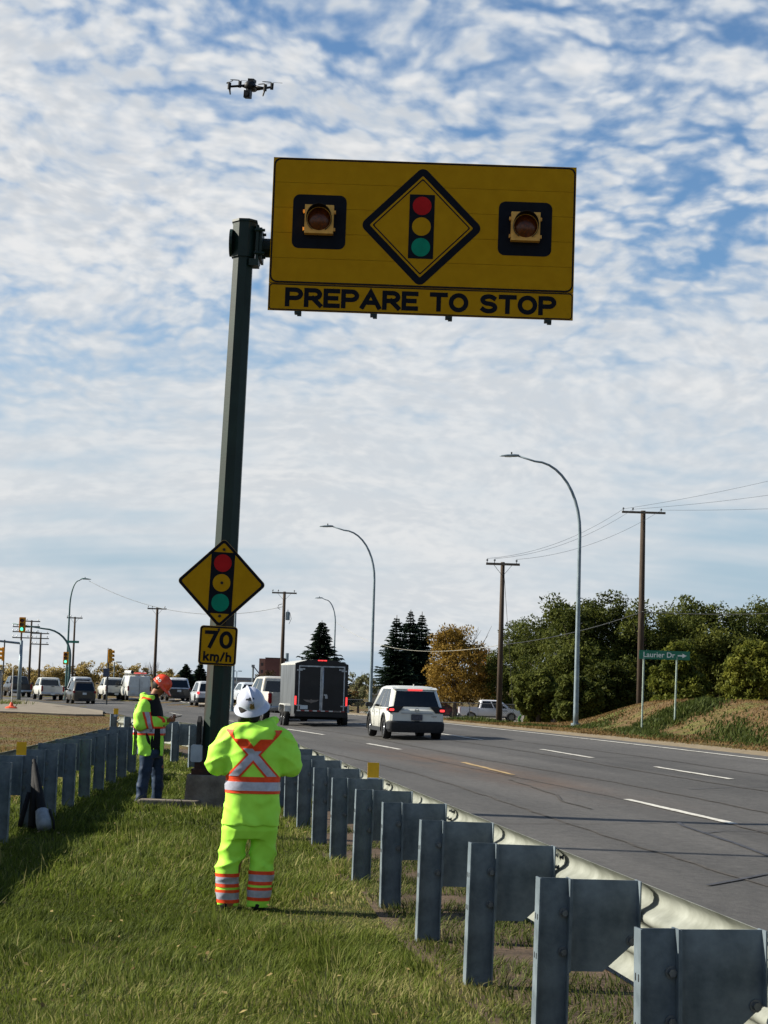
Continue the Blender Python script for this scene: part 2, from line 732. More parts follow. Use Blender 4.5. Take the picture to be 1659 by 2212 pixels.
def gz(X, Y):
    """ground height of the place"""
    X, Y = np.asarray(X, float), np.asarray(Y, float)
    lat = X - xa(Y)
    z = .032 * np.clip(lat, 0, 9)
    z = z - .42 * sstep(80, 140, Y) * (1 - sstep(6, 14, lat))
    z = z - 1.35 * sstep(11, 24, lat) * sstep(92, 150, Y)
    z = z - 1.35 * sstep(160, 200, Y) * sstep(4, 14, lat) * (1 - sstep(11, 24, lat))
    z = z - .22 * sstep(10.3, 13, lat) * sstep(70, 90, Y)
    md = 1.30 * sstep(12.8, 17.5, lat) * sstep(8.0, 12.6, X) * (1 - sstep(84, 101, Y))
    z = z + md + md * .10 * (vnoise(X * .6, Y * .5, 3) - .5) + .05 * (vnoise(X * .5, Y * .5, 5) - .5) * sstep(10, 11.5, lat)
    off = -4.4 - .04 * (Y - 19)
    z = z + .12 * (vnoise(X * .35, Y * .3, 8) - .5) * sstep(off - .5, off - 4, X) * sstep(38, 60, Y)
    return z
# ------------------------------------------------------------------ ground, road, shoulders
def grid_mesh(name, xs, ys, zoff=0.0):
    Xg, Yg = np.meshgrid(xs, ys)
    Z = gz(Xg, Yg) + zoff
    v = np.stack([Xg, Yg, Z], -1).reshape(-1, 3)
    nx, ny = len(xs), len(ys)
    i = (np.arange(ny - 1)[:, None] * nx + np.arange(nx - 1)[None, :]).ravel()
    me = fast_mesh(name, v, np.stack([i, i + 1, i + 1 + nx, i + nx], -1))
    me.shade_smooth()
    return me


def strip_mesh(name, rows, zoff):
    """rows: list of lists of (x,y) along the road; each row has the same number of points across"""
    v, uv = [], []
    n = len(rows[0])
    for r_ in rows:
        for (x, y) in r_:
            v.append((x, y, float(gz(x, y)) + zoff))
            uv.append((x - float(xa(y)), y))
    m = len(rows)
    i = (np.arange(m - 1)[:, None] * n + np.arange(n - 1)[None, :]).ravel()
    me = fast_mesh(name, v, np.stack([i, i + 1, i + 1 + n, i + n], -1))
    ul = me.uv_layers.new(name='road')
    li = np.empty(len(me.loops), np.int32)
    me.loops.foreach_get('vertex_index', li)
    ul.data.foreach_set('uv', np.asarray(uv, np.float32)[li].ravel())
    me.shade_smooth()
    return me


def nodes_of(m):
    m.use_nodes = True
    nt = m.node_tree
    return nt, nt.nodes['Principled BSDF']


def ground_material():
    m = bpy.data.materials.new('ground_soil')
    nt, b = nodes_of(m)
    N, L = nt.nodes.new, nt.links.new
    tc = N('ShaderNodeTexCoord')

    def nz(s, d=6, loc=0):
        mp = N('ShaderNodeMapping')
        mp.inputs[1].default_value = (loc, loc, 0)
        L(tc.outputs['Object'], mp.inputs[0])
        n = N('ShaderNodeTexNoise')
        n.inputs['Scale'].default_value = s
        n.inputs['Detail'].default_value = d
        n.inputs['Roughness'].default_value = .65
        L(mp.outputs[0], n.inputs[0])
        return n.outputs[0]

    def mr(v, a, c):
        n = N('ShaderNodeMapRange')
        n.inputs[1].default_value, n.inputs[2].default_value = a, c
        L(v, n.inputs[0])
        return n.outputs[0]

    def mix(f, a, c):
        n = N('ShaderNodeMix')
        n.data_type = 'RGBA'
        L(f, n.inputs[0])
        for s, q in ((6, a), (7, c)):
            if isinstance(q, tuple):
                n.inputs[s].default_value = (*q, 1)
            else:
                L(q, n.inputs[s])
        return n.outputs[2]
    dry = mix(mr(nz(3.0), .35, .65), srgb('6e5b3f'), srgb('52412b'))
    dry = mix(mr(nz(.35, 4, 7), .5, .68), dry, srgb('5f6a35'))
    at = N('ShaderNodeAttribute')
    at.attribute_name = 'lawn'
    lawn = mix(mr(nz(6.0, 6, 3), .35, .65), srgb('3d4a22'), srgb('4a4426'))
    col = mix(at.outputs['Fac'], dry, lawn)
    L(col, b.inputs['Base Color'])
    b.inputs['Roughness'].default_value = .95
    b.inputs['Specular IOR Level'].default_value = .1
    bp = N('ShaderNodeBump')
    bp.inputs['Strength'].default_value = .9
    bp.inputs['Distance'].default_value = .12
    L(nz(9.0, 8, 1), bp.inputs['Height'])
    L(bp.outputs[0], b.inputs['Normal'])
    return m


def edge_left(Y):
    """x of the left edge of the asphalt"""
    Y = np.asarray(Y, float)
    near = 2.10 - .1317 * (Y - 7.42)                    # beside the right guardrail
    far = xa(Y) - 4.3
    t = sstep(36, 110, Y)
    flare = -1.6 * sstep(34, 50, Y) * (1 - sstep(60, 110, Y))
    return near * (1 - t) + far * t + flare


def build_ground():
    xs = np.concatenate([[-1500, -700, -350, -180, -110, -80], np.arange(-60, -12, 2.0), np.arange(-12, 34, .8),
                         np.arange(34, 60, 3.0), [75, 100, 140, 220, 400, 800, 1500]])
    ys = np.concatenate([[-300, -100, -40, -15], np.arange(-6, 60, 1.0), np.arange(60, 130, 1.6), np.arange(130, 240, 6.0),
                         [260, 300, 360, 450, 600, 900, 1500, 2600, 4500]])
    me = grid_mesh('ground', xs, ys)
    co = np.empty(len(me.vertices) * 3, np.float32)
    me.vertices.foreach_get('co', co)
    co = co.reshape(-1, 3)
    X, Y = co[:, 0], co[:, 1]
    lawn = sstep(-5.5, -4.6, X + .04 * (Y - 19)) * (1 - sstep(44, 50, Y))
    lawn = np.maximum(lawn, .55 * sstep(9.6, 10.3, X - xa(Y)) * (1 - sstep(10.8, 12.0, X - xa(Y))))
    a = me.attributes.new('lawn', 'FLOAT', 'POINT')
    a.data.foreach_set('value', lawn.astype(np.float32))
    tag(link('ground', me, ground_material()), kind='structure')


def asphalt_material():
    m = bpy.data.materials.new('asphalt')
    nt, b = nodes_of(m)
    N, L = nt.nodes.new, nt.links.new
    uv = N('ShaderNodeUVMap')
    uv.uv_map = 'road'

    def nz(s, d=6, sc=(1, 1, 1), r_=.6):
        mp = N('ShaderNodeMapping')
        mp.inputs[3].default_value = sc
        L(uv.outputs[0], mp.inputs[0])
        n = N('ShaderNodeTexNoise')
        n.inputs['Scale'].default_value = s
        n.inputs['Detail'].default_value = d
        n.inputs['Roughness'].default_value = r_
        L(mp.outputs[0], n.inputs[0])
        return n.outputs[0]

    def mr(v, a, c, o0=0.0, o1=1.0):
        n = N('ShaderNodeMapRange')
        n.inputs[1].default_value, n.inputs[2].default_value = a, c
        n.inputs[3].default_value, n.inputs[4].default_value = o0, o1
        L(v, n.inputs[0])
        return n.outputs[0]

    def mul(a, c):
        n = N('ShaderNodeMath')
        n.operation = 'MULTIPLY'
        L(a, n.inputs[0])
        L(c, n.inputs[1])
        return n.outputs[0]
    lanes = mr(nz(.55, 3, (1, .03, 1)), .32, .68, .70, 1.28)       # worn wheel paths run along the road
    patch = mr(nz(.16, 4, (1, .35, 1)), .38, .64, .76, 1.24)
    grit = mr(nz(26.0, 5, (1, 1, 1), .8), .25, .75, .50, 1.5)
    grit2 = mr(nz(7.0, 5, (1, .6, 1), .75), .25, .75, .60, 1.40)
    f = mul(mul(mul(lanes, patch), grit), grit2)
    sc = N('ShaderNodeVectorMath')
    sc.operation = 'SCALE'
    sc.inputs[0].default_value = (.060, .057, .053)
    L(f, sc.inputs['Scale'])
    # rusty run-off stain by the worn yellow dash
    sep = N('ShaderNodeSeparateXYZ')
    L(uv.outputs[0], sep.inputs[0])

    def bell(v, c, w):
        n = N('ShaderNodeMath')
        n.operation = 'SUBTRACT'
        L(v, n.inputs[0])
        n.inputs[1].default_value = c
        a = N('ShaderNodeMath')
        a.operation = 'ABSOLUTE'
        L(n.outputs[0], a.inputs[0])
        q = N('ShaderNodeMapRange')
        q.interpolation_type = 'SMOOTHSTEP'
        L(a.outputs[0], q.inputs[0])
        q.inputs[1].default_value, q.inputs[2].default_value = w, 0
        return q.outputs[0]
    st = mul(bell(sep.outputs[0], -.25, 1.6), bell(sep.outputs[1], 42, 16))
    st = mul(st, mr(nz(.9, 5, (1, .3, 1)), .3, .65))
    mx = N('ShaderNodeMix')
    mx.data_type = 'RGBA'
    k = N('ShaderNodeMath')
    k.operation = 'MULTIPLY'
    k.inputs[1].default_value = .5
    L(st, k.inputs[0])
    L(k.outputs[0], mx.inputs[0])
    L(sc.outputs[0], mx.inputs[6])
    mx.inputs[7].default_value = (*srgb('6b4a2c'), 1)
    L(mx.outputs[2], b.inputs['Base Color'])
    b.inputs['Roughness'].default_value = .8
    b.inputs['Specular IOR Level'].default_value = .35
    bp = N('ShaderNodeBump')
    bp.inputs['Strength'].default_value = .55
    bp.inputs['Distance'].default_value = .015
    L(nz(60.0, 4), bp.inputs['Height'])
    L(bp.outputs[0], b.inputs['Normal'])
    return m


ROAD = None


def flat_strip(pts, w, zoff, name, mat, parent, jag=0.0, seed=1):
    """a thin painted or poured strip lying on the road along (x,y) points; w = width across"""
    rr = random.Random(seed)
    pts = [Vector(p) for p in pts]
    dense = []
    for a, c in zip(pts[:-1], pts[1:]):
        k = max(1, int((c - a).length / .5))
        dense += [a.lerp(c, i / k) for i in range(k)]
    dense.append(pts[-1])
    v, f = [], []
    for i, p in enumerate(dense):
        d = dense[min(i + 1, len(dense) - 1)] - dense[max(i - 1, 0)]
        nrm = Vector((-d.y, d.x)).normalized()
        j = nrm * rr.uniform(-jag, jag)
        for s in (-1, 1):
            q = p + j + nrm * s * w / 2 * (1 + rr.uniform(-.25, .25) * (jag > 0))
            v.append((q.x, q.y, float(gz(q.x, q.y)) + zoff))
        if i:
            f.append((2 * i - 2, 2 * i - 1, 2 * i + 1, 2 * i))
    me = bpy.data.meshes.new(name)
    me.from_pydata(v, [], f)
    return link(name, me, mat, parent)


def build_road():
    global ROAD
    ys = np.concatenate([np.arange(-12, 60, 1.5), np.arange(60, 140, 2.5), np.arange(140, 235, 5)])
    rows = []
    for y in ys:
        a, c = float(edge_left(y)), float(xa(y)) + 8.6
        if y > 140:
            c += (y - 140) * .25
        n = 16
        rows.append([(a + (c - a) * k / n, float(y)) for k in range(n + 1)])
    ROAD = tag(link('road', strip_mesh('road', rows, .022), asphalt_material()), kind='structure')
    # pale gravel shoulder on the far side
    rows = []
    for y in ys:
        a = float(xa(y)) + 8.5
        jag = .22 * (float(vnoise(np.array(y * .7), np.array(3.3), 4)) - .5)
        rows.append([(a + 1.75 * t_ + jag * t_, float(y)) for t_ in (0, .33, .66, 1)])
    g = M('gravel', srgb('8a7c64'), .95, col2=srgb('685c46'), scale=5, bump=.6, bscale=30)
    tag(link('gravel_shoulder', strip_mesh('gravel_shoulder', rows, .012), g), kind='structure')
    # dirt strip under the guardrail
    rows = []
    for y in np.arange(-10, 48, 1.0):
        a = float(edge_left(y))
        j = .2 * (float(vnoise(np.array(y * 1.3), np.array(9.1), 2)) - .5)
        rows.append([(a - 1.10 + j, float(y)), (a - .5, float(y)), (a + .1, float(y))])
    dirt = M('verge_dirt', srgb('574737'), .95, col2=srgb('382d22'), scale=4, bump=.8, bscale=25)
    tag(link('dirt_verge', strip_mesh('dirt_verge', rows, .012), dirt), kind='structure')
    # paint
    paint = M('road_paint', srgb('bdbbb2'), .7, col2=srgb('6a655e'), scale=9, edge=(.48, .78))
    worn = M('worn_yellow_paint', srgb('a08960'), .8, col2=srgb('6b5b42'), scale=6, edge=(.42, .7))
    dashes = [((4.15, 30.79), (4.94, 25.68), paint), ((2.04, 43.87), (2.82, 38.35), worn), ((-.26, 55.58), (.66, 51.3), paint),
              ((-3.38, 69.91), (-1.8, 63.43), paint), ((-7.6, 86), (-6.2, 80.3), paint), ((-11.6, 102), (-10.1, 96), paint),
              ((5.05, 21.0), (5.55, 14.0), paint),
              ((6.23, 41.66), (6.99, 36.7), paint), ((4.54, 51.33), (5.33, 46.16), paint), ((3.56, 55.98), (4.54, 51.33), None),
              ((2.2, 64.5), (3.3, 58.6), paint), ((-.9, 77), (.5, 71), paint), ((-4.4, 91), (-3.0, 85), paint),
              ((7.6, 31), (8.1, 26), paint)]
    for i, (a, c, m_) in enumerate(dashes):
        if m_ is not None:
            flat_strip([a, c], .13, .036, 'lane_dash', m_, ROAD, .004, i)
    flat_strip([(float(xa(y)) + 7.75 + .012 * (y - 45), float(y)) for y in np.arange(20, 150, 2.0)], .12, .036, 'edge_line', paint, ROAD, .006, 3)
    # poured crack sealant and paving seams
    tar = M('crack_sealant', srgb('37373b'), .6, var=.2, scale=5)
    fine = M('open_crack', srgb('45413d'), .9, var=.2, scale=5)
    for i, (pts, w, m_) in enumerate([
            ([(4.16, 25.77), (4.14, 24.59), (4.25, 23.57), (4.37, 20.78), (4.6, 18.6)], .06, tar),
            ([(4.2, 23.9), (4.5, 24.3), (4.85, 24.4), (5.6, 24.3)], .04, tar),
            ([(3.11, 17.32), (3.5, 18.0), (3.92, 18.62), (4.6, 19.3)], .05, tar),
            ([(2.6, 36.4), (2.77, 34.81), (2.9, 33.2), (3.06, 31.53), (2.95, 29.99), (3.25, 28.04)], .05, fine),
            ([(.9, 24.4), (1.85, 24.51), (2.8, 24.9), (3.6, 25.3), (4.16, 25.77)], .035, fine),
            ([(4.85, 26.27), (5.06, 24.06), (5.5, 22)], .05, fine),
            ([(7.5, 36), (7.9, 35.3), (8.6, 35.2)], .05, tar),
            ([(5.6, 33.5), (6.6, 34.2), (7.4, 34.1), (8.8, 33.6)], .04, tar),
            ([(3.2, 47.5), (4.4, 47.2), (5.6, 46.6), (6.8, 46.3)], .05, fine)]):
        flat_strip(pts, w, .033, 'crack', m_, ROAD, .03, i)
    for i, (lat, y0, y1, w) in enumerate([(-2.35, 10, 70, .05), (1.15, 18, 75, .06), (-.15, 12, 60, .04), (3.2, 30, 80, .06), (5.2, 36, 90, .05)]):
        flat_strip([(float(xa(y)) + lat + .15 * math.sin(y * .21 + i), float(y)) for y in np.arange(y0, y1, 1.5)], w, .0305 + .0004 * i, 'paving_seam', fine, ROAD, .03, 20 + i)


def build_island():
    # pale concrete apron of the median nose beyond the guardrail on the left
    conc = M('apron_concrete', srgb('827969'), .9, col2=srgb('665d50'), scale=1.2, bump=.3, bscale=14)
    outer = [(-60, 82), (-36, 83), (-17.5, 84.5), (-13.6, 84), (-12.5, 84.8), (-14.3, 97), (-18.0, 113), (-21.9, 129), (-27.3, 148), (-31.9, 158), (-60, 180)]
    mb = MB()
    top = [(x, y, float(gz(x, y)) + .08) for x, y in outer]
    bot = [(x, y, float(gz(x, y)) - .1) for x, y in outer]
    n = len(outer)
    mb.add(top + bot, [tuple(range(n))] + [(k, (k + 1) % n, n + (k + 1) % n, n + k) for k in range(n)])
    o = mb.build('concrete_apron', conc)
    tag(o, kind='structure')
    weed = M('apron_crack', srgb('5b4f3a'), .95, var=.3, scale=3)
    for i, pts in enumerate([[(-24, 98), (-23, 104), (-24.5, 110), (-24, 117), (-26, 126)], [(-24.5, 108), (-27, 107), (-29, 109)],
                             [(-20, 92), (-21.5, 96), (-23.4, 99)], [(-19, 112), (-20.5, 113), (-21.5, 112.5)]]):
        d = flat_strip(pts, .55, .15, 'weedy_crack', weed, o, .25, 40 + i)
# ------------------------------------------------------------------ guardrails
GALV = M('galvanised_post', srgb('6d787f'), .55, .05, col2=srgb('444f56'), scale=4, bump=.08, bscale=60)
GALVB = M('galvanised_beam', srgb('898c84'), .7, .05, col2=srgb('666960'), scale=4, bump=.06, bscale=30)
BOLT = M('bolt_steel', srgb('6c7175'), .5, .7)
POST_H = .845


def post_mesh():
    # H-section, web across the rail line (local x = towards traffic, y = along the rail)
    mb = MB()
    h0, h1 = -.25, POST_H
    mb.box((0, 0, (h0 + h1) / 2), (.146, .007, h1 - h0))
    for s in (-1, 1):
        mb.box((s * .0765, 0, (h0 + h1) / 2), (.008, .10, h1 - h0))
    return mb.mesh('post')


def blockout_mesh():
    mb = MB()
    d, h = .345, .45
    z1 = POST_H - .004
    z0 = z1 - h
    # web with the lower traffic-side corner notched away
    poly = [(0, z0), (d * .50, z0), (d, z0 + .155), (d, z1), (0, z1)]
    mb.prism(poly, -.0035, .0035, lambda u, v, hh: (u + .0865, hh, v))
    mb.box((.0845, 0, (z0 + z1) / 2), (.007, .10, h))
    mb.box((.0865 + d, 0, (z0 + .155 + z1) / 2), (.007, .10, h - .155))
    return mb.mesh('blockout')


def bolt_mesh():
    mb = MB()
    mb.cyl((0, 0, 0), (0, -.03, 0), .017, n=6)
    mb.cyl((0, 0, 0), (0, -.008, 0), .026, n=10)
    return mb.mesh('bolt')


def hole_mesh():
    mb = MB()
    mb.prism(rrect(0, 0, .012, .03, .0055, 3), 0, .0015, lambda u, v, h: (-h, u, v))
    return mb.mesh('hole')


PM, BM_, BO, HO = post_mesh(), blockout_mesh(), bolt_mesh(), hole_mesh()
HOLE_M = M('bolt_hole', srgb('26282a'), .9)
# corrugated three-lobe beam profile (outward, height)
PROF = []
for zz, nn in [(.253, .020), (.243, .034), (.222, .060), (.203, .078), (.180, .083), (.157, .078), (.140, .060), (.118, .022), (.103, .004), (.088, .000),
               (.073, .004), (.058, .022), (.036, .060), (.019, .078), (0, .083)]:
    PROF.append((nn, zz))
PROF = PROF + [(n_, -z_) for n_, z_ in PROF[-2::-1]]


def sweep_beam(pts, side, zc):
    """pts: (x,y,z) along the rail; side = +1 when traffic is to the right of travel"""
    rings = []
    for i, p in enumerate(pts):
        d = Vector(pts[min(i + 1, len(pts) - 1)]) - Vector(pts[max(i - 1, 0)])
        nrm = Vector((d.y, -d.x, 0)).normalized() * side
        rg = []
        for n_, z_ in PROF:
            rg.append(Vector(p) + nrm * n_ + Vector((0, 0, zc + z_)))
        for n_, z_ in PROF[::-1]:
            rg.append(Vector(p) + nrm * (n_ + .004) + Vector((0, 0, zc + z_ * 1.004)))
        rings.append(rg)
    return MB().loft(rings)


def guardrail(label, posts, side, beam_from=0, beam_to=None, reflectors=(), bare=0):
    root = thing('guardrail', label, 'guardrail', (0, 0, 0))
    n = len(posts)
    pv = [Vector((x, y, float(gz(x, y)))) for x, y in posts]
    rr = random.Random(n)
    nrm = []
    for i in range(n):
        d = pv[min(i + 1, n - 1)] - pv[max(i - 1, 0)]
        d.z = 0
        nrm.append(Vector((d.y, -d.x, 0)).normalized() * side)
    for i in range(n):
        ang = math.atan2(nrm[i].y, nrm[i].x)
        lean = rr.uniform(-.018, .018)
        dz = rr.uniform(-.014, .012)
        o = link('post', PM, GALV, root)
        o.location = pv[i] + Vector((0, 0, dz))
        o.rotation_euler = (lean, rr.uniform(-.014, .014), ang)
        for z_ in (POST_H - .17, POST_H - .36):
            b = link('bolt', BO, BOLT, o)
            b.location = (.056, -.004 if side > 0 else .004, z_)
            if side < 0:
                b.rotation_euler = (PI, 0, 0)
        for z_ in (POST_H - .17, POST_H - .36):
            for s in (-1, 1):
                b = link('hole', HO, HOLE_M, o)
                b.location = (-.0808, s * .022, z_ - .02)
        if i >= n - bare:
            continue
        k = link('blockout', BM_, GALV, root)
        k.location = o.location
        k.rotation_euler = o.rotation_euler
        b = link('bolt', BO, BOLT, k)
        b.location = (.40, -.004 if side > 0 else .004, POST_H - .30)
        if side < 0:
            b.rotation_euler = (PI, 0, 0)
    # beam lengths, each spans two bays and laps the next
    off = .0865 + .345 + .007
    line = [pv[i] + nrm[i] * (off if i < n - bare else .085 + (.12 if i == n - bare else 0)) for i in range(n)]
    beam_to = n - 1 if beam_to is None else beam_to
    i = beam_from
    k = 0
    while i < beam_to:
        j = min(i + 2, beam_to)
        pts = []
        for q in range(i, j):
            for t in range(4):
                pts.append(line[q].lerp(line[q + 1], t / 4))
        pts.append(line[j])
        e = (pts[-1] - pts[-2]).normalized()
        pts.append(pts[-1] + e * .16)
        lap = nrm[i] * (.0045 if k % 2 else 0)
        ob = sweep_beam([p + lap for p in pts], side, POST_H - .015 - .253).build('beam', GALVB, root, 50)
        # splice bolts at the lap, on the lengths near enough to show them
        for dz in (.20, .14, .05, -.05, -.14, -.20) if pts[0].y < 24 else ():
            for dl in (-.07, .07):
                c = pts[0] + e * (dl + .08) + Vector((0, 0, POST_H - .268 + dz))
                c += nrm[i] * (.042 if abs(dz) in (.14, .05) else .068)
                sb = link('splice_bolt', BO, BOLT, ob)
                sb.location = c
                sb.rotation_euler = (0, 0, math.atan2(nrm[i].y, nrm[i].x) - PI / 2)
                sb.scale = (.55, .8, .55)
        i = j
        k += 1
    yel = M('reflector_yellow', srgb('d9a514'), .4, var=.08)
    wht = M('reflector_white', srgb('a9b3c4'), .4, var=.08)
    for i, along in reflectors:
        p = pv[i] + nrm[i] * along
        t = Vector((-nrm[i].y, nrm[i].x, 0)) * side
        r_ = MB()
        ry = math.atan2(nrm[i].y, nrm[i].x)
        r_.box((0, 0, POST_H + .075), (.115, .006, .15))
        yo = r_.build('reflector', yel, root)
        yo.location = p
        yo.rotation_euler = (0, 0, ry)
        w_ = MB()
        w_.box((0, -.008 * side, POST_H - .03), (.112, .004, .055))
        w_.build('reflector_foot', wht, yo)
    return root


def build_guardrails():
    d = Vector((-.1306, .9914))
    posts = []
    p = Vector((1.14, 7.42)) - d * 1.905 * 2
    for i in range(15):
        posts.append((p.x, p.y))
        p = p + d * 1.905
    # beyond the sign the rail flares away from the road to the left
    hd = math.atan2(d.y, d.x)
    q = Vector(posts[-1])
    for i in range(9):
        hd += R([3.0, 3.0, 2.0, 1.0, .5, .5, .5, 0, 0][i])
        q = q + Vector((math.cos(hd), math.sin(hd))) * 1.905
        posts.append((q.x, q.y))
    guardrail('galvanised guardrail with deep blockouts running beside the traffic lanes on the right', posts, +1,
              reflectors=((8, .33), (23, .05)), bare=3)
    posts = [(-3.90 - .043 * (y - 19.57), y) for y in [19.57 + 1.905 * k for k in range(-7, 9)]]
    guardrail('galvanised guardrail along the left edge of the grass, seen from its back', posts, -1,
              reflectors=((8, .10),))


# ------------------------------------------------------------------ overhead warning sign
XZ = lambda u, v, h: (u, h, v)


def build_sign():
    green = M('pole_green', srgb('0f271f'), .5, 0, col2=srgb('0b1e18'), scale=2.5, bump=.05)
    rust = M('pole_rust', srgb('152b22'), .65, 0, col2=srgb('2a1c12'), scale=1.6, stretch=(3, 3, .6), edge=(.40, .60), bump=.1)
    base = Vector((-2.31, 26.5, 0.0))
    root = thing('overhead_sign', 'dark green cantilever pole holding the large yellow prepare to stop sign', 'road sign', base)
    lean = R(1.05)
    ax = Vector((math.sin(lean), 0, math.cos(lean)))

    def octo(z, w, rot=R(22.5)):
        c = ax * z
        return [(c.x + w / 2 / math.cos(R(22.5)) * math.cos(rot + k * PI / 4), c.y + w / 2 / math.cos(R(22.5)) * math.sin(rot + k * PI / 4), c.z) for k in range(8)]
    zt = 8.05
    wid = lambda z: .362 - .0105 * z
    z_split = 2.75
    mb = MB().loft([octo(.62, wid(.62)), octo(z_split, wid(z_split))])
    lo = mb.build('pole_foot', rust, root)
    mb = MB().loft([octo(z_split, wid(z_split)), octo(zt, wid(zt))])
    po = mb.build('pole', green, root)
    # head: octagonal sleeve, cap, side disc, flange plates and stub arm
    hd = MB().loft([octo(7.90, .33), octo(8.42, .335)]).build('pole_head', green, root)
    MB().loft([octo(8.415, .37), octo(8.45, .36)]).build('cap', green, hd)
    c = ax * 8.12
    MB().cyl(c + Vector((-.165, 0, 0)), c + Vector((-.205, 0, 0)), .20, n=24).build('hand_hole_cover', green, hd)
    fl = MB()
    fl.box(c + Vector((.20, .12, 0)), (.04, .52, .50))
    fl.box(c + Vector((.245, .16, -.0)), (.04, .52, .44))
    for sy in (-.14, .14):
        for sz in (-.17, .17):
            fl.cyl(c + Vector((.16, sy, sz)), c + Vector((.31, sy, sz)), .022, n=6)
    fl.box(c + Vector((.16, -.02, -.30)), (.14, .25, .10))
    fl.build('flange', green, hd)
    sx0, sz0 = -1.78 - base.x, 7.145                     # lower left corner of the sign, relative to the base
    W, H, HB = 4.43, 2.27, .40
    yb = -.02                                           # front plane of the panel
    tilt = R(.2)
    dark = M('bracket_steel', srgb('2a3330'), .55, .3)
    arm = MB()
    arm.cyl(c + Vector((.26, .25, 0)), c + Vector((4.2, .27, -.02)), .14, .11, n=20)
    arm.build('arm', green, root)
    sg = bpy.data.objects.new('sign_panel', None)
    COL.objects.link(sg)
    sg.parent = root
    sg.location = (sx0, yb, sz0)
    sg.rotation_euler = (0, tilt, 0)
    yellow = M('sign_yellow', srgb('b08208'), .6, 0, spec=.08, col2=srgb('a87a06'), scale=5, bump=.05, bscale=90)
    black = M('sign_black', srgb('0e1119'), .6, 0, spec=.1, var=.1)
    brown = M('sign_back', srgb('7d7468'), .5, .3)
    # horizontal aluminium planks with recessed joints
    n = 5
    ph = (H - HB - .006) / n
    for k in range(n):
        z0 = HB + .006 + ph * k
        MB().box((W / 2, .02, z0 + ph / 2), (W, .04, ph - .004)).build('plank', yellow, sg)
    MB().box((W / 2, .02, HB / 2), (W, .04, HB - .004)).build('text_plank', yellow, sg)
    MB().box((W / 2, .030, H / 2), (W - .03, .012, H - .03)).build('backing', brown, sg)
    # vertical channels clamp the planks, their feet show below the panel
    for u in (.43, 1.53, 2.62, 4.06):
        b = MB()
        b.box((u, .075, H / 2 - .03), (.08, .07, H + .02))
        b.box((u + .01, .02, -.022), (.10, .09, .035))
        b.box((u + .03, .02, -.055), (.06, .07, .03))
        b.build('bracket', dark, sg)

    def decal(poly, h, name, mat, par, inner=None):
        q = MB()
        if inner:
            q.ring(poly, inner, -h, -h - .0025, XZ)
        else:
            q.prism(poly, -h, -h - .0025, XZ)
        return q.build(name, mat, par)
    zc = (HB + H) / 2
    decal(rrect(W / 2, zc, W - .02, H - HB - .02, .10), .001, 'border', black, sg, rrect(W / 2, zc, W - .065, H - HB - .065, .085))
    decal(rrect(W / 2, HB / 2, W - .02, HB - .012, .05), .001, 'border', black, sg, rrect(W / 2, HB / 2, W - .05, HB - .045, .035))
    # big diamond with its traffic light symbol
    cu, cz = 2.19, 1.305

    def dia(r_, rad):
        return rpoly([(cu, cz - r_), (cu + r_, cz), (cu, cz + r_), (cu - r_, cz)], rad, 6)
    d = decal(dia(.90, .10), .001, 'diamond', black, sg)
    decal(dia(.755, .02), .0045, 'diamond_field', yellow, d)
    decal(dia(.715, .02), .0075, 'diamond_line', black, d, dia(.690, .02))

    def lightsym(par, cu, cz, s, h):
        b = decal(rrect(cu, cz, .365 * s, .95 * s, .005, 2), h, 'signal_symbol', black, par)
        red = M('sign_red', srgb('a81a1c'), .6, spec=.08, var=.06)
        grn = M('sign_green', srgb('0f7a5e'), .6, spec=.08, var=.06)
        for dz, m_ in ((.307, red), (0, yellow), (-.307, grn)):
            decal(disc(cu, cz + dz * s, .137 * s), h + .003, 'disc', m_, b)
        return b
    lightsym(sg, cu, cz, 1.0, .0105)
    # flashing beacons on black squares
    amber_h = M('beacon_yellow', srgb('d9a24a'), .5, var=.1, scale=8)
    lens = M('amber_lens', srgb('5b2a08'), .25, var=.3, scale=30)
    visor = M('visor_black', srgb('14110e'), .6)
    for u in (.70, 3.70):
        sq = decal(rrect(u, 1.325, .78, .80, .10), .001, 'beacon_plate', black, sg)
        zc2 = 1.335
        h = MB()
        h.box((u, -.07, zc2), (.42, .13, .42))
        for s in (-1, 1):
            for dz in (-.14, .12):
                h.box((u + s * .222, -.07, zc2 + dz), (.03, .05, .045))
        hb = h.build('beacon', amber_h, sg)
        MB().lathe([(0, .045), (.10, .035), (.168, .0)], 28, lambda x, y, z: (u + x, -.137 - z, zc2 + y)).build('lens', lens, hb, True)
        vi = MB()
        ring_o, ring_i = [], []
        nseg = 30
        rows = []
        for k in range(nseg + 1):
            a = R(-60) + R(300) * k / nseg
            ln = .20 * (.35 + .65 * max(0, math.sin(a)) ** .7 if math.sin(a) > 0 else .35 * (1 + math.sin(a) * .9))
            rows.append((a, max(.03, ln)))
        v, f = [], []
        for a, ln in rows:
            for r_, y_ in ((.185, -.137), (.185, -.137 - ln), (.178, -.137 - ln), (.178, -.137)):
                v.append((u + r_ * math.cos(a), y_, zc2 + r_ * math.sin(a)))
        for k in range(nseg):
            for j in range(4):
                f.append((4 * k + j, 4 * k + (j + 1) % 4, 4 * k + 4 + (j + 1) % 4, 4 * k + 4 + j))
        vi.add(v, f)
        vi.build('visor', visor, hb)
    road_text('PREPARE TO STOP', 3.94, .282, .066, black, sg, (W / 2, -.0015, HB / 2))
    tm = Matrix.Translation(sg.location) @ Matrix.Rotation(tilt, 4, 'Y')
    for ch in list(sg.children):
        ch.parent = root
        ch.matrix_local = tm @ Matrix.Translation(ch.location)
    bpy.data.objects.remove(sg)
    # ---- pole-mounted diamond warning sign
    pc = base + ax * 3.15
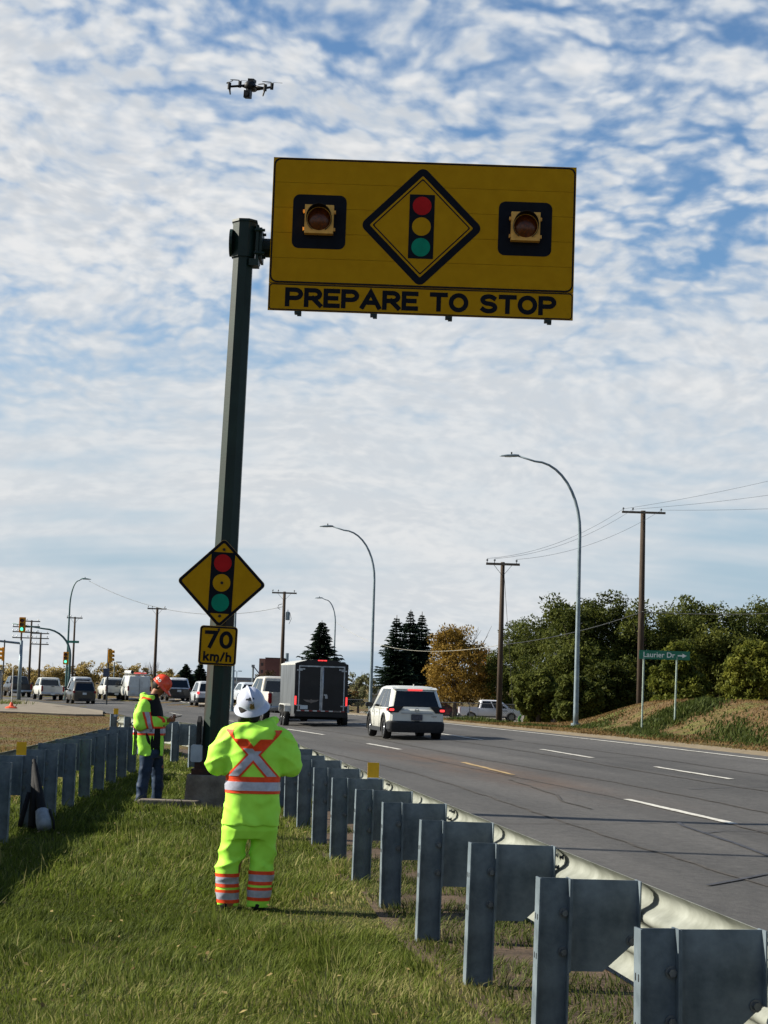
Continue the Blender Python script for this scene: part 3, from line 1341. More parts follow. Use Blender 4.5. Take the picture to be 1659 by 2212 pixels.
    sgn = thing('warning_sign', 'diamond yellow traffic signal warning sign bolted to the green pole', 'road sign', pc + Vector((-.02, -.235, 0)))
    sgn.rotation_euler = (0, R(1.6), R(1))
    alum = M('sign_aluminium', srgb('9a9d98'), .5, .4)

    def dd(r_, rad):
        return rpoly([(0, -r_), (r_, 0), (0, r_), (-r_, 0)], rad, 6)
    MB().prism(dd(.635, .06), 0, .004, XZ).build('plate', alum, sgn)
    decal(dd(.633, .06), .0005, 'field', yellow, sgn)
    decal(dd(.628, .055), .0035, 'border', black, sgn, dd(.575, .03))
    lightsym(sgn, 0, 0, .435 / .475, .0035)
    screw = M('sign_bolt', srgb('2c2620'), .6, .4)
    for z_ in (.475, 0.0, -.47):
        MB().cyl((.005, -.004, z_), (.005, -.016, z_), .022, n=8).build('bolt', screw, sgn)
    MB().box((0, .065, .0), (.06, .12, 1.0)).build('mount', dark, sgn)
    pc = base + ax * 2.26
    pl = thing('speed_plaque', 'small square yellow plaque reading 70 km/h below the diamond sign', 'road sign', pc + Vector((-.02, -.235, 0)))
    pl.rotation_euler = (0, R(1.4), R(1))
    MB().prism(rrect(0, 0, .535, .555, .05), 0, .004, XZ).build('plate', alum, pl)
    decal(rrect(0, 0, .533, .553, .05), .0005, 'field', yellow, pl)
    decal(rrect(0, 0, .520, .540, .045), .0035, 'border', black, pl, rrect(0, 0, .475, .495, .03))
    road_text('70', .40, .248, .052, black, pl, (.005, -.0035, .085))
    road_text('km/h', .40, .135, .027, black, pl, (.0, -.0035, -.155))
    for z_ in (.225, -.225):
        MB().cyl((.0, -.006, z_), (.0, -.018, z_), .02, n=8).build('bolt', screw, pl)
    st = M('rust_streak', srgb('7a5a12'), .7)
    MB().box((.0, .065, .0), (.06, .12, .45)).build('mount', dark, pl)
    # ---- footing
    conc = M('footing_concrete', srgb('7b7368'), .9, col2=srgb('5d564d'), scale=5, bump=.4, bscale=30)
    ft = thing('concrete_footing', 'square concrete footing with steel base plates under the green pole', 'footing', base + Vector((.02, 0, 0)))
    fb = MB()
    o_ = [(-.37, -.37), (.37, -.37), (.37, .37), (-.37, .37)]
    rings = []
    for z_, s in ((-.3, 1.08), (0, 1.03), (.42, .965), (.445, .945)):
        rings.append([(x * s, y * s, z_) for x, y in rpoly(o_, .03, 2)])
    fb.loft(rings)
    fb.build('block', conc, ft)
    rsteel = M('rusty_plate', srgb('4a2f25'), .8, .2, col2=srgb('2c211d'), scale=9, bump=.2)
    MB().box((0.0, 0, .485), (.60, .60, .08)).build('base_plate', rsteel, ft)
    MB().box((0.0, 0, .575), (.52, .52, .10)).build('base_plate', rsteel, ft)
    for sx in (-.21, .21):
        for sy in (-.21, .21):
            MB().cyl((sx, sy, .62), (sx, sy, .70), .03, n=6).build('anchor_nut', rsteel, ft)
    bx = MB()
    prof = rrect(0, .08, .16, .24, .03, 4)
    bx.prism(prof, -.06, .06, XZ)
    jb = bx.build('junction_box', M('box_grey', srgb('9aa3ab'), .5, .2, var=.08))
    jb.location = base + Vector((-.22, -.22, .66))
    tag(jb, 'small grey junction box on the steel base plate beside the pole', 'box')
    # dark equipment panel strapped to the left flank of the pole
    pn = MB()
    pn.prism(rpoly([(-.17, -.20), (.17, -.20), (.17, .16), (0, .24), (-.17, .16)], .02, 2), 0, .05, lambda u, v, h: (h, u, v))
    p_ = pn.build('equipment_panel', M('panel_black', srgb('23211e'), .6, var=.2))
    p_.location = base + Vector((-.235, -.02, 1.02))
    tag(p_, 'dark flat equipment panel on the left side of the green pole', 'panel')
    slab = MB()
    slab.loft([[(x * s, y * s, z_) for x, y in rpoly([(-.42, -.16), (.40, -.18), (.44, .16), (-.40, .18)], .03, 2)] for z_, s in ((-.05, 1), (.085, 1), (.10, .97))])
    so = slab.build('concrete_slab', conc)
    so.location = (-2.86, 26.0, 0)
    tag(so, 'low concrete slab set in the grass beside the footing', 'slab')


# ------------------------------------------------------------------ folded case leaning on the left rail
def build_case():
    blk = M('nylon_black', srgb('121214'), .8, bump=.2, bscale=40)
    gry = M('pale_canvas', srgb('8e959b'), .8, col2=srgb('70777d'), scale=9, bump=.2)
    a, b = Vector((-3.93, 21.45, .80)), Vector((-3.68, 20.95, .06))
    root = thing('tripod_bag', 'long black tripod bag with a pale lower end leaning against the left guardrail', 'bag', (b.x, b.y, 0))
    a, b = a - Vector((b.x, b.y, 0)), Vector((0, 0, .06))
    pts = [b.lerp(a, t) for t in (.16, .3, .5, .7, .85, .97, 1.0)]
    MB().tube(pts, [.055, .055, .05, .045, .035, .025, .012], 10).build('sleeve', blk, root, True)
    pts = [b.lerp(a, t) for t in (.0, .02, .10, .25, .27)]
    MB().tube(pts, [.05, .085, .09, .075, .05], 10).build('pocket', gry, root, True)
    MB().tube([b.lerp(a, .25) + Vector((.09, -.02, .02)), b.lerp(a, .12) + Vector((.12, -.03, 0)), b.lerp(a, .0) + Vector((.10, 0, 0))], .015, 6).build('strap', blk, root, True)
    d = Vector((-.12, .1, 0))
    MB().tube([b + d * 1.4, (b.lerp(a, .55)) + d * .3, a], [.05, .06, .02], 8).build('leg_bundle', blk, root, True)
    MB().tube([b + Vector((-.32, .2, 0)), b.lerp(a, .5) + Vector((-.13, .1, 0))], [.03, .03], 8).build('leg', blk, root, True)
# ------------------------------------------------------------------ lamps, poles, signals, far structures
STEEL = M('lamp_steel', srgb('7f8d94'), .5, .4, col2=srgb('68757c'), scale=3)
WOOD = M('pole_wood', srgb('4a3e33'), .85, col2=srgb('30271f'), scale=6, stretch=(4, 4, .25), bump=.2)
PALEW = M('weathered_wood', srgb('6a6258'), .85, col2=srgb('4c463e'), scale=6, stretch=(4, 4, .3), bump=.2)
DARKM = M('dark_metal', srgb('2f3436'), .5, .4)
GREENP = M('signal_pole', srgb('3c5a5a'), .5, .2, var=.15)


def street_lamp(x, y, h, reach, direction, label, group='street lamps along the road', r0=.115, bend=2.6, mat=None):
    """tall lamp whose pole bends over in one sweep; direction = unit x,y of the arm"""
    z = float(gz(x, y))
    root = thing('street_lamp', label, 'street lamp', (x, y, z), 0, group)
    dx, dy = direction
    pts = [(0, 0, 0), (0, 0, .6), (0, 0, h * .4), (0, 0, h - bend)]
    n = 10
    for k in range(1, n + 1):
        a = PI / 2 * k / n
        rx = reach * .72 * (1 - math.cos(a))
        pts.append((dx * rx, dy * rx, h - bend + bend * .93 * math.sin(a)))
    pts.append((dx * reach, dy * reach, h))
    rs = [r0, r0 * .95] + [r0 * .8, r0 * .62] + [r0 * (.60 - .025 * k) for k in range(n)] + [r0 * .33]
    mt = mat or STEEL
    MB().tube(pts, rs, 12).build('pole', mt, root, True)
    MB().cyl((0, 0, -.2), (0, 0, .12), r0 * 1.7, n=12).build('base_flange', mt, root)
    e = Vector(pts[-1])
    d = Vector((dx, dy, 0))
    s = Vector((-dy, dx, 0))
    hd = MB()
    rings = []
    for t, w, th, dz in ((-.1, .06, .05, 0), (.1, .11, .07, 0), (.45, .13, .06, -.01), (.72, .08, .035, -.03), (.8, .02, .015, -.04)):
        c = e + d * t + Vector((0, 0, dz))
        rings.append([c + s * w * math.cos(q * PI / 4) + Vector((0, 0, th * math.sin(q * PI / 4))) for q in range(8)])
    lh = hd.loft(rings).build('lamp_head', mt, root, True)
    MB().box(e + d * .40 + Vector((0, 0, -.065)), (.3, .18, .02)).build('lens_panel', M('lamp_lens', srgb('b9bcb5'), .3), lh)
    MB().cyl(e + d * .25 + Vector((0, 0, .06)), e + d * .25 + Vector((0, 0, .16)), .035, n=8).build('photocell', DARKM, lh)
    return root


def utility_pole(x, y, z0, h, label, arm=2.5, arms=(0,), r0=.16, mat=None, braces=True, rot=0.0, extra=False, group='utility poles'):
    root = thing('utility_pole', label, 'utility pole', (x, y, z0), rot, group)
    mt = mat or WOOD
    MB().tube([(0, 0, -.5), (0, 0, h * .5), (0, 0, h)], [r0, r0 * .86, r0 * .68], 12).build('pole', mt, root, True)
    for a_ in arms:
        zc = h - .12 - a_
        b = MB()
        b.box((0, -r0 - .03, zc), (arm, .10, .12))
        ao = b.build('crossarm', PALEW, root)
        if braces:
            for s in (-1, 1):
                MB().bar((s * arm * .27, -r0 - .01, zc - .04), (0, -r0 - .01, zc - .62), .035, .02).build('brace', DARKM, root)
        for t in (-.47, -.25, .40):
            i_ = MB()
            c = Vector((t * arm, -r0 - .03, zc + .06))
            i_.lathe([(0, .0), (.018, .0), (.018, .08), (.055, .09), (.05, .13), (.06, .14), (.035, .19), (0, .20)], 10, lambda x_, y_, z_: (c.x + x_, c.y + y_, c.z + z_))
            i_.build('insulator', M('insulator_glaze', srgb('5b6064'), .3), ao)
    if extra:
        t_ = MB()
        t_.lathe([(0, 0), (.16, 0), (.17, .05), (.17, .62), (.12, .68), (0, .70)], 14, lambda x_, y_, z_: (.33 + x_, y_, h - 2.3 + z_))
        t_.cyl((.33, 0, h - 1.6), (.33, 0, h - 1.45), .03, n=6)
        t_.build('transformer', STEEL, root)
        MB().tube([(-.16, 0, h - 1.0), (-.45, 0, h - 1.1), (-.5, 0, h - 1.35), (-.3, 0, h - 1.45)], .025, 6).build('cutout', DARKM, root)
        MB().tube([(.5, 0, h - 1.7), (.62, 0, h - 2.2), (.45, 0, h - 2.6)], .02, 6).build('drop_lead', DARKM, root)
    return root


def wire(name, label, a, b, sag, r=.012, group=None, cat='wire', mat=None):
    a, b = Vector(a), Vector(b)
    pts = []
    for k in range(25):
        t = k / 24
        p = a.lerp(b, t)
        p.z -= sag * 4 * t * (1 - t)
        pts.append(p - a)
    o = MB().tube(pts, r, 5).build(name, mat or M('wire_grey', srgb('6c7072'), .6, .3), None, True)
    o.location = a
    return tag(o, label, cat, group)


def signal_head(parent, loc, rz, lit=2, back=False, scale=1.0):
    """three-lamp yellow signal; lit: 0 red 1 amber 2 green None"""
    yel = M('signal_yellow', srgb('c58a1c'), .5, var=.1)
    blk = M('signal_black', srgb('15130f'), .6)
    mt = Matrix.Translation(loc) @ Matrix.Rotation(rz, 4, 'Z') @ Matrix.Scale(scale, 4)
    b = MB()
    b.prism(rrect(0, 0, .42, 1.16, .05, 3), -.12, .10, XZ)
    h = b.build('signal_housing', yel, parent)
    h.matrix_local = mt
    bp = MB()
    bp.prism(rrect(0, 0, .58, 1.34, .06, 3), .02, .035, XZ)
    bp.build('backplate', yel, h)
    for i, z_ in enumerate((.36, 0, -.36)):
        cols = ('d8281c', 'e09a10', '24e0a0')
        m_ = M('lit_green', srgb('5cf0c0'), .3, emit=.8) if lit == i == 2 else M('dark_lens_%d' % i, tuple(v * .12 for v in srgb(cols[i])), .3)
        MB().prism(disc(0, z_, .15, 18), -.122, -.135, XZ).build('lens', m_, h)
        vi = MB()
        v, f = [], []
        for k in range(13):
            a = R(-30) + R(240) * k / 12
            for r_, y_ in ((.17, -.12), (.17, -.36), (.162, -.36), (.162, -.12)):
                v.append((r_ * math.cos(a), y_, z_ + r_ * math.sin(a)))
        for k in range(12):
            for j in range(4):
                f.append((4 * k + j, 4 * k + (j + 1) % 4, 4 * k + 4 + (j + 1) % 4, 4 * k + 4 + j))
        vi.add(v, f)
        vi.build('visor', yel if back else blk, h)
    return h


def build_poles():
    street_lamp(8.97, 84.3, 12.25, 2.95, (-.998, .05), 'nearest tall street lamp arching over the road by the green street sign', r0=.125, bend=3.5)
    street_lamp(-.48, 118, 11.9, 2.85, (-.998, .05), 'second tall street lamp, standing behind the white car and the trailer', r0=.12, bend=3.4)
    street_lamp(-5.0, 205, 12.5, 1.6, (-.998, .05), 'farthest street lamp, its arm showing above the lone spruce', r0=.12, bend=2.8)
    street_lamp(-8.62, 110, 7.3, .9, (-.3, .95), 'slim street lamp pole partly hidden behind the diamond warning sign', r0=.095, bend=1.0)
    street_lamp(-9.3, 22.15, 12.2, 3.4, (.998, .05), 'street lamp standing beyond the left guardrail, only its shadow on the road', r0=.13, bend=3.3)
    # utility poles on the right and in the distance
    utility_pole(14.62, 104, float(gz(14.62, 104)), 12.05 - float(gz(14.62, 104)), 'tallest brown utility pole, behind the green street sign', 2.45, r0=.20, braces=False)
    utility_pole(6.25, 96, float(gz(6.25, 96)), 8.35 - float(gz(6.25, 96)), 'wooden utility pole in front of the parked white pickup', 1.75, r0=.155)
    utility_pole(-7.85, 150, -.4, 9.5, 'utility pole with a small transformer above the towing pickup', 2.0, r0=.17, extra=True)
    utility_pole(-20.5, 170, -.5, 8.75, 'utility pole left of the diamond sign', 1.75, r0=.16)
    utility_pole(-31.3, 190, -.5, 8.3, 'utility pole beside the curved traffic signal mast', 1.6, r0=.13)
    for i, (x, y, h, lb) in enumerate([(-39.6, 205, 7.6, 'leftmost of three utility poles with stacked crossarms'), (-38.0, 208, 7.0, 'middle of three utility poles with stacked crossarms'),
                                       (-37.6, 200, 8.1, 'rightmost of three utility poles with stacked crossarms')]):
        utility_pole(x, y, -.5, h, lb, 1.9, arms=(0, .55, 1.2), r0=.14, braces=False)
    # power lines
    top1 = (14.62, 104, 11.98)
    top2 = (6.25, 96, 8.30)
    for k, (u1, u2) in enumerate(((-1.15, -.82), (-.6, -.44), (1.0, .7))):
        wire('power_line', ['leftmost wire between the two right utility poles', 'middle wire between the two right utility poles', 'rightmost wire between the two right utility poles'][k],
             (top2[0] + u2, 95.8, 8.5), (top1[0] + u1, 103.8, 12.1), .55, .008, 'power lines')
        wire('power_line', ['topmost wire leaving the frame at the right', 'middle wire leaving the frame at the right', 'lowest wire leaving the frame at the right'][k],
             (top1[0] + u1, 103.8, 12.1), (46 + u1 * 3, 150 - 34 * 1, 22 - k * 2.2), .9, .008, 'power lines')
    cab = M('cable_pale', srgb('8f8d82'), .7)
    wire('overhead_cable', 'pale thick cable crossing in front of the dark green trees', (6.25, 96, 4.05), (14.62, 103.8, 6.35), .25, .022, None, 'cable', cab)
    wire('overhead_cable', 'pale cable running right from the tall brown utility pole', (14.62, 103.8, 6.35), (34, 118, 8.4), .5, .02, None, 'cable', cab)
    wire('overhead_cable', 'pale cable passing in front of the two tall spruces', (6.25, 96, 4.05), (-4.9, 205, 8.6), 1.4, .014, None, 'cable', cab)
    wire('overhead_cable', 'thin cable sagging from the far left street lamp towards the diamond sign', (-26.1, 165, 10.25), (-7.85, 150, 7.9), 1.6, .02, None, 'cable')
    wire('guy_wire', 'slanting guy wire of the wooden pole by the parked pickup', (6.3, 96, 8.1), (8.2, 112, .0), .0, .012, None, 'wire')
    # signal mast on the left with curved arm, and the lamp standing behind it
    street_lamp(-27.7, 165, 10.75, 1.0, (.999, .0), 'far left street lamp whose short arm points right', r0=.115, bend=2.6, mat=GREENP)
    z0 = -.40
    root = thing('traffic_signal', 'traffic signal on a curved mast arm, two heads showing green', 'traffic signal', (-26.3, 158, z0))
    pts = [(0, 0, 0), (0, 0, 2.4), (0, 0, 3.9)]
    for k in range(1, 9):
        a = PI / 2 * k / 8
        pts.append((-2.3 * (1 - math.cos(a)), 0, 3.9 + 2.3 * math.sin(a) * .95))
    pts += [(-3.2, 0, 6.2), (-5.0, 0, 6.45)]
    MB().tube(pts, [.12, .115, .11] + [.10 - .004 * k for k in range(8)] + [.06, .05], 10).build('mast', GREENP, root, True)
    signal_head(root, (-4.15, -.2, 6.35), R(0), 2, scale=.98)
    signal_head(root, (-.3, -.25, 3.65), R(0), 2, scale=.80)
    MB().box((.25, -.1, 5.05), (.95, .03, .20)).build('street_name_blade', M('blade_green', srgb('2c7363'), .5), root)
    # back-facing signal on its pedestal
    root = thing('traffic_signal', 'yellow traffic signal seen side-on above the white pickup', 'traffic signal', (-20.4, 140, z0))
    MB().cyl((0, 0, 0), (0, 0, 3.4), .06, n=10).build('pedestal', DARKM, root)
    MB().box((-.12, 0, 2.5), (.42, .35, .62)).build('control_box', M('box_navy', srgb('3c4658'), .6), root)
    signal_head(root, (.12, 0, 3.75), R(72), None, True, .82)
    MB().box((-.06, .0, 3.75), (.05, .05, 1.2)).build('bracket', DARKM, root)
    root = thing('traffic_signal', 'yellow traffic signal at the left edge, turned away', 'traffic signal', (-30.3, 150, z0))
    MB().cyl((0, 0, 0), (0, 0, 4.9), .055, n=10).build('pedestal', DARKM, root)
    signal_head(root, (-.05, 0, 3.75), R(-80), None, True, .95)
    root = thing('signal_mast', 'grey signal mast with a straight arm leaving the left edge', 'mast', (-30.1, 156, z0))
    MB().tube([(0, 0, 0), (0, 0, 5.0)], [.17, .13], 12).build('pole', STEEL, root, True)
    MB().tube([(0, 0, 4.75), (-6, 0, 5.2)], [.10, .07], 10).build('arm', STEEL, root, True)
    # utility cabinet and delineator on the apron
    root = thing('control_cabinet', 'grey control cabinet at the left edge beyond the apron', 'cabinet', (-30.6, 147, z0 + .1))
    MB().box((0, 0, 1.15), (1.5, .8, 2.3)).build('cabinet', M('cabinet_grey', srgb('7d7f80'), .6, var=.1), root)
    MB().box((0, -.41, 1.15), (1.3, .02, 2.0)).build('door', M('cabinet_door', srgb('86888a'), .6), root)
    MB().box((0, 0, 2.34), (1.6, .9, .08)).build('roof', DARKM, root)
    root = thing('delineator', 'thin white delineator post on an orange base at the left edge', 'delineator', (-17.9, 91, float(gz(-17.9, 91)) + .14))
    MB().cyl((0, 0, 0), (0, 0, 2.0), .028, n=8).build('post', M('post_white', srgb('b9b9b2'), .5), root)
    MB().lathe([(0, 0), (.30, 0), (.30, .05), (.12, .12), (.05, .30), (0, .30)], 14).build('base', M('base_orange', srgb('d1502f'), .6), root)
    # street name sign on two posts
    zg = float(gz(10.25, 70.3))
    root = thing('street_sign', 'green street name sign on two thin posts by the mound', 'street sign', (10.2, 70.5, 0))
    pg = M('sign_post', srgb('8e9c92'), .5, .4, var=.15)
    for u, lean in ((-.16, .010), (1.10, .016)):
        zg = float(gz(10.2 + u, 70.5))
        MB().cyl((u - lean * 3.2, 0.03, zg - .3), (u, .03, 3.2), .038, .036, n=10).build('post', pg, root)
    gm = M('street_green', srgb('1f6a52'), .45, var=.05)
    wm = M('street_white', srgb('d8ddd6'), .45, var=.04)
    blade = MB().prism(rrect(.62, 3.255, 1.93, .335, .02, 2), 0, .012, XZ).build('blade', gm, root)
    letters(text_mesh('Laurier Dr', 1.20, .20, .012), wm, root, (.42, -.002, 3.262))
    ar = MB()
    ar.prism([(1.12, 3.225), (1.30, 3.225), (1.30, 3.165), (1.46, 3.25), (1.30, 3.335), (1.30, 3.275), (1.12, 3.275)], -.001, -.004, XZ)
    ar.build('arrow', wm, root)
    # parking lot lamps far away
    for i, (x, y, h, lb) in enumerate([(-35.6, 250, 4.3, 'small twin-headed lot lamp above the white pickup on the left'), (-26.6, 300, 4.4, 'small twin-headed lot lamp left of the far spruces'),
                                       (-27.5, 360, 4.2, 'tiny lot lamp just left of the far spruces')]):
        r_ = thing('lot_lamp', lb, 'lamp', (x, y, -.5), 0, 'far lot lamps')
        MB().cyl((0, 0, 0), (0, 0, h), .07, n=8).build('pole', STEEL, r_)
        for s in (-1, 1):
            MB().box((s * .6, 0, h), (.7, .4, .14)).build('lamp_head', DARKM, r_)


def build_far():
    # grain buildings on the skyline
    brick = M('elevator_brown', srgb('6d4a44'), .85, col2=srgb('563a36'), scale=.25)
    r_ = thing('grain_elevator', 'tall brown block of a grain elevator left of the trailer', 'building', (-24.3, 420, -.5))
    MB().box((.8, 0, 3.8), (4.2, 5, 7.6)).build('wall', brick, r_)
    MB().box((-2.0, .2, 3.75), (1.4, 4.4, 7.5)).build('annex_wall', M('elevator_pale', srgb('8a6a60'), .85), r_)
    for k in range(4):
        MB().box((-2.0, -2.02, 1.4 + k * 1.6), (.5, .06, .7)).build('window', M('window_dark', srgb('3a3636'), .4), r_)
    MB().box((.8, 0, 7.68), (4.3, 5.1, .16)).build('roof', DARKM, r_)
    MB().cyl((3.4, 0, 7.0), (3.4, 0, 8.9), .4, n=12).build('vent', STEEL, r_)
    r_ = thing('grain_shed', 'long pale grey shed on the skyline behind the white helmet', 'building', (-32, 430, -.5))
    pale = M('shed_pale', srgb('a4abb4'), .7, var=.06)
    MB().box((0, 0, 1.2), (8, 8, 2.4)).build('wall', pale, r_)
    MB().prism([(-4.2, 2.4), (4.2, 2.4), (3.8, 3.1), (-3.8, 3.1)], -4.2, 4.2, XZ).build('roof', M('shed_roof', srgb('6e7a86'), .6), r_)
    for k in range(6):
        MB().box((-3.2 + k * 1.25, -4.02, 1.4), (.7, .06, .6)).build('window', M('shed_window', srgb('5d6874'), .3), r_)
    r_ = thing('grain_conveyor', 'thin steel grain leg with a slanted spout beside the brown elevator', 'conveyor', (-28.8, 425, -.5))
    MB().cyl((0, 0, 0), (0, 0, 5.6), .22, n=8).build('tower', STEEL, r_)
    MB().box((0, 0, 5.8), (.7, .6, .6)).build('head', STEEL, r_)
    MB().tube([(.2, 0, 5.6), (2.6, 0, 2.8)], .14, 6).build('spout', STEEL, r_)
    # low houses behind the trees
    hs = thing('bungalow', 'low pale bungalow roof seen between the lamp and the white car', 'house', (1.9, 200, -1.4))
    MB().box((0, 0, 1.1), (5.5, 6, 2.2)).build('wall', M('siding', srgb('8c8b86'), .8), hs)
    MB().prism([(-3.1, 2.2), (3.1, 2.2), (2.6, 2.75), (-2.6, 2.75)], -3.3, 3.3, XZ).build('roof', M('pale_roof', srgb('b4b4ae'), .7), hs)
    MB().box((-1.0, -3.02, 1.2), (1.1, .06, .8)).build('window', M('window_dark', srgb('3a3636'), .4), hs)
    sh = thing('shed', 'dark grey shed behind the green auger', 'shed', (15.2, 172, -1.5))
    MB().box((0, 0, 1.0), (3.6, 3, 2.0)).build('wall', M('shed_wall', srgb('55534f'), .85), sh)
    MB().prism([(-1.95, 2.0), (1.95, 2.0), (1.95, 2.15), (-1.95, 2.35)], -1.6, 1.6, XZ).build('roof', M('shed_pale_roof', srgb('8f8d86'), .8), sh)
    # chain-link fence beside the road
    fr = thing('chain_link_fence', 'low chain-link fence between the trailer and the white car', 'fence', (-3.0, 150, -.9))
    lk = M('fence_wire', srgb('77787a'), .5, .5)
    for k in range(7):
        MB().cyl((k * 2.6, 0, -.3), (k * 2.6, 0, 1.5), .04, n=8).build('post', lk, fr)
    MB().cyl((0, 0, 1.48), (15.6, 0, 1.48), .03, n=6).build('top_rail', lk, fr)
    w_ = MB()
    for k in range(-8, 90):
        x0 = k * .18
        for s in (1, -1):
            a, c = (x0, 0, 0), (x0 + 1.4, 0, 1.45)
            if s < 0:
                a, c = (x0 + 1.4, 0, 0), (x0, 0, 1.45)
            if min(a[0], c[0]) >= 0 and max(a[0], c[0]) <= 15.6:
                w_.bar(a, c, .012, .012)
    tag(w_.build('wire_mesh', lk, fr), kind='stuff')
    # green grain auger
    ga = M('auger_green', srgb('3f7a2c'), .55, var=.15)
    r_ = thing('grain_auger', 'green grain auger tube slanting up behind the white pickup', 'auger', (14.4, 176, -1.4))
    MB().cyl((.9, 0, .2), (-.75, .2, 2.4), .19, n=12).build('tube', ga, r_)
    MB().lathe([(.20, -.08), (.40, -.1), (.42, 0), (.40, .1), (.20, .08)], 18, lambda x, y, z: (-.75 + x, -.4 + z, .42 + y)).build('wheel', ga, r_)
    MB().bar((-.75, -.3, .42), (.2, .1, 1.2), .08, .08).build('axle_strut', ga, r_)
    MB().box((-.8, .2, 2.5), (.4, .35, .35)).build('head', ga, r_)


def build_drone():
    m = M('drone_black', srgb('101216'), .5)
    root = thing('drone', 'small black quadcopter drone hovering above the big sign', 'drone', (-2.02, 25.0, 9.96))
    root.rotation_euler = (R(6), R(5), R(-12))
    root.scale = (1.2, 1.2, 1.2)
    rings = []
    for y, w, h, zc in ((-.14, .03, .03, .0), (-.12, .052, .05, .0), (0, .056, .055, .01), (.10, .05, .045, .01), (.14, .025, .02, .0)):
        rings.append([(w * math.cos(a), y, zc + h * math.sin(a)) for a in [2 * PI * k / 12 for k in range(12)]])
    MB().loft(rings).build('body', m, root, True)
    g = MB()
    g.cyl((0, -.10, -.03), (0, -.10, -.07), .03, n=10)
    g.box((0, -.115, -.105), (.075, .085, .085))
    g.cyl((0, -.16, -.105), (0, -.18, -.105), .028, n=12)
    g.build('camera_gimbal', m, root)
    MB().box((0, .0, .075), (.07, .11, .035)).build('battery', m, root)
    for sx, sy, dz, pr in ((-1, -1, -.035, 125), (1, -1, -.035, -28), (-1, 1, .055, 4), (1, 1, .05, 6)):
        tip = Vector((sx * (.215 if sy < 0 else .195), sy * .16, dz))
        a = MB()
        a.tube([(sx * .04, sy * .09, .0), (sx * .12, sy * .13, dz * .5), tip], [.016, .014, .013], 8)
        arm = a.build('arm', m, root, True)
        mo = MB()
        mo.cyl(tip + Vector((0, 0, -.03)), tip + Vector((0, 0, .045)), .02, n=12)
        mo.build('motor', m, arm)
        if sy < 0:
            MB().tube([tip, tip + Vector((sx * -.02, -.0, -.09))], [.014, .008], 6).build('landing_leg', m, arm)
        pa = R(pr)
        pb = MB()
        for s in (-1, 1):
            d = Vector((math.cos(pa), math.sin(pa), 0)) * s
            n_ = Vector((-d.y, d.x, 0))
            c = tip + Vector((0, 0, .05))
            top = [c + d * t + n_ * w + Vector((0, 0, .004)) for t, w in ((.01, .006), (.04, .014), (.09, .012), (.118, .003))]
            bot = [c + d * t - n_ * w for t, w in ((.118, .003), (.09, .008), (.04, .009), (.01, .006))]
            pl = top + bot
            k = len(pl)
            pb.add(pl + [p + Vector((0, 0, .003)) for p in pl], [tuple(range(k)), tuple(range(k, 2 * k))] + [(i, (i + 1) % k, k + (i + 1) % k, k + i) for i in range(k)])
        pb.build('propeller', m, root)
# ------------------------------------------------------------------ vehicles (local: +y forward, origin on the road under the middle)
GLASS = M('car_glass', srgb('0d1013'), .08, 0, var=.2, spec=.6)
TYRE = M('tyre', srgb('1c1c1c'), .85, var=.15)
RIM = M('rim', srgb('7d8084'), .35, .7)
PLASTIC = M('black_plastic', srgb('1d2024'), .55, var=.15, scale=12)
TAIL_ON = M('brake_light_on', srgb('ff4040'), .3, emit=.75)
TAIL_OFF = M('tail_lens', srgb('7c1418'), .25, var=.15)
PLATE = M('licence_plate', srgb('b9c2c6'), .5, var=.15, scale=40)


def paint_mat(name, hexc, dirt=None):
    return M(name, srgb(hexc), .3, 0, col2=srgb(dirt) if dirt else None, var=.04, scale=2.2, coat=.4, edge=(.45, .75))


def plan(yr, yf, w, r, z, crown=0.0, n=5):
    """rounded rectangle outline in plan"""
    p = rpoly([(-w, yr), (w, yr), (w, yf), (-w, yf)], r, n)
    return [(x, y, z - crown * (abs(x) / w) ** 2) for x, y in p]


def wheel(parent, x, y, r, w=.22, side=1):
    t = MB()
    t.lathe([(r * .62, -w / 2), (r * .9, -w / 2 - .01), (r * .985, -w / 2 + .03), (r, -w / 4), (r, w / 4), (r * .985, w / 2 - .03), (r * .9, w / 2 + .01), (r * .62, w / 2)],
            28, lambda a, b, c: (c, a, b), close=True)
    o = bpy.data.objects.new('wheel', t.mesh('wheel', 40))
    o.data.materials.append(TYRE)
    COL.objects.link(o)
    o.parent = parent
    o.location = (x, y, r)
    d = MB()
    xo = side * (w / 2 - .03)
    d.lathe([(0, xo), (r * .16, xo + side * .012), (r * .2, xo)], 16, lambda a, b, c: (c, a, b))
    for k in range(5):
        a = 2 * PI * k / 5
        ca, sa = math.cos(a), math.sin(a)
        v = []
        for rr_, ww in ((r * .14, r * .10), (r * .60, r * .14)):
            for s in (-1, 1):
                for xx in (xo - side * .03, xo):
                    v.append((xx, rr_ * ca - s * ww * sa, rr_ * sa + s * ww * ca))
        d.add(v, [(0, 1, 3, 2), (4, 6, 7, 5), (0, 4, 5, 1), (2, 3, 7, 6), (1, 5, 7, 3), (0, 2, 6, 4)])
    d.lathe([(r * .57, xo - side * .05), (r * .63, xo - side * .05), (r * .64, xo + side * .008), (r * .58, xo + side * .004)], 24, lambda a, b, c: (c, a, b), close=True)
    d.lathe([(0, xo - side * .06), (r * .6, xo - side * .06)], 20, lambda a, b, c: (c, a, b))
    d.build('rim', RIM, o)
    return o


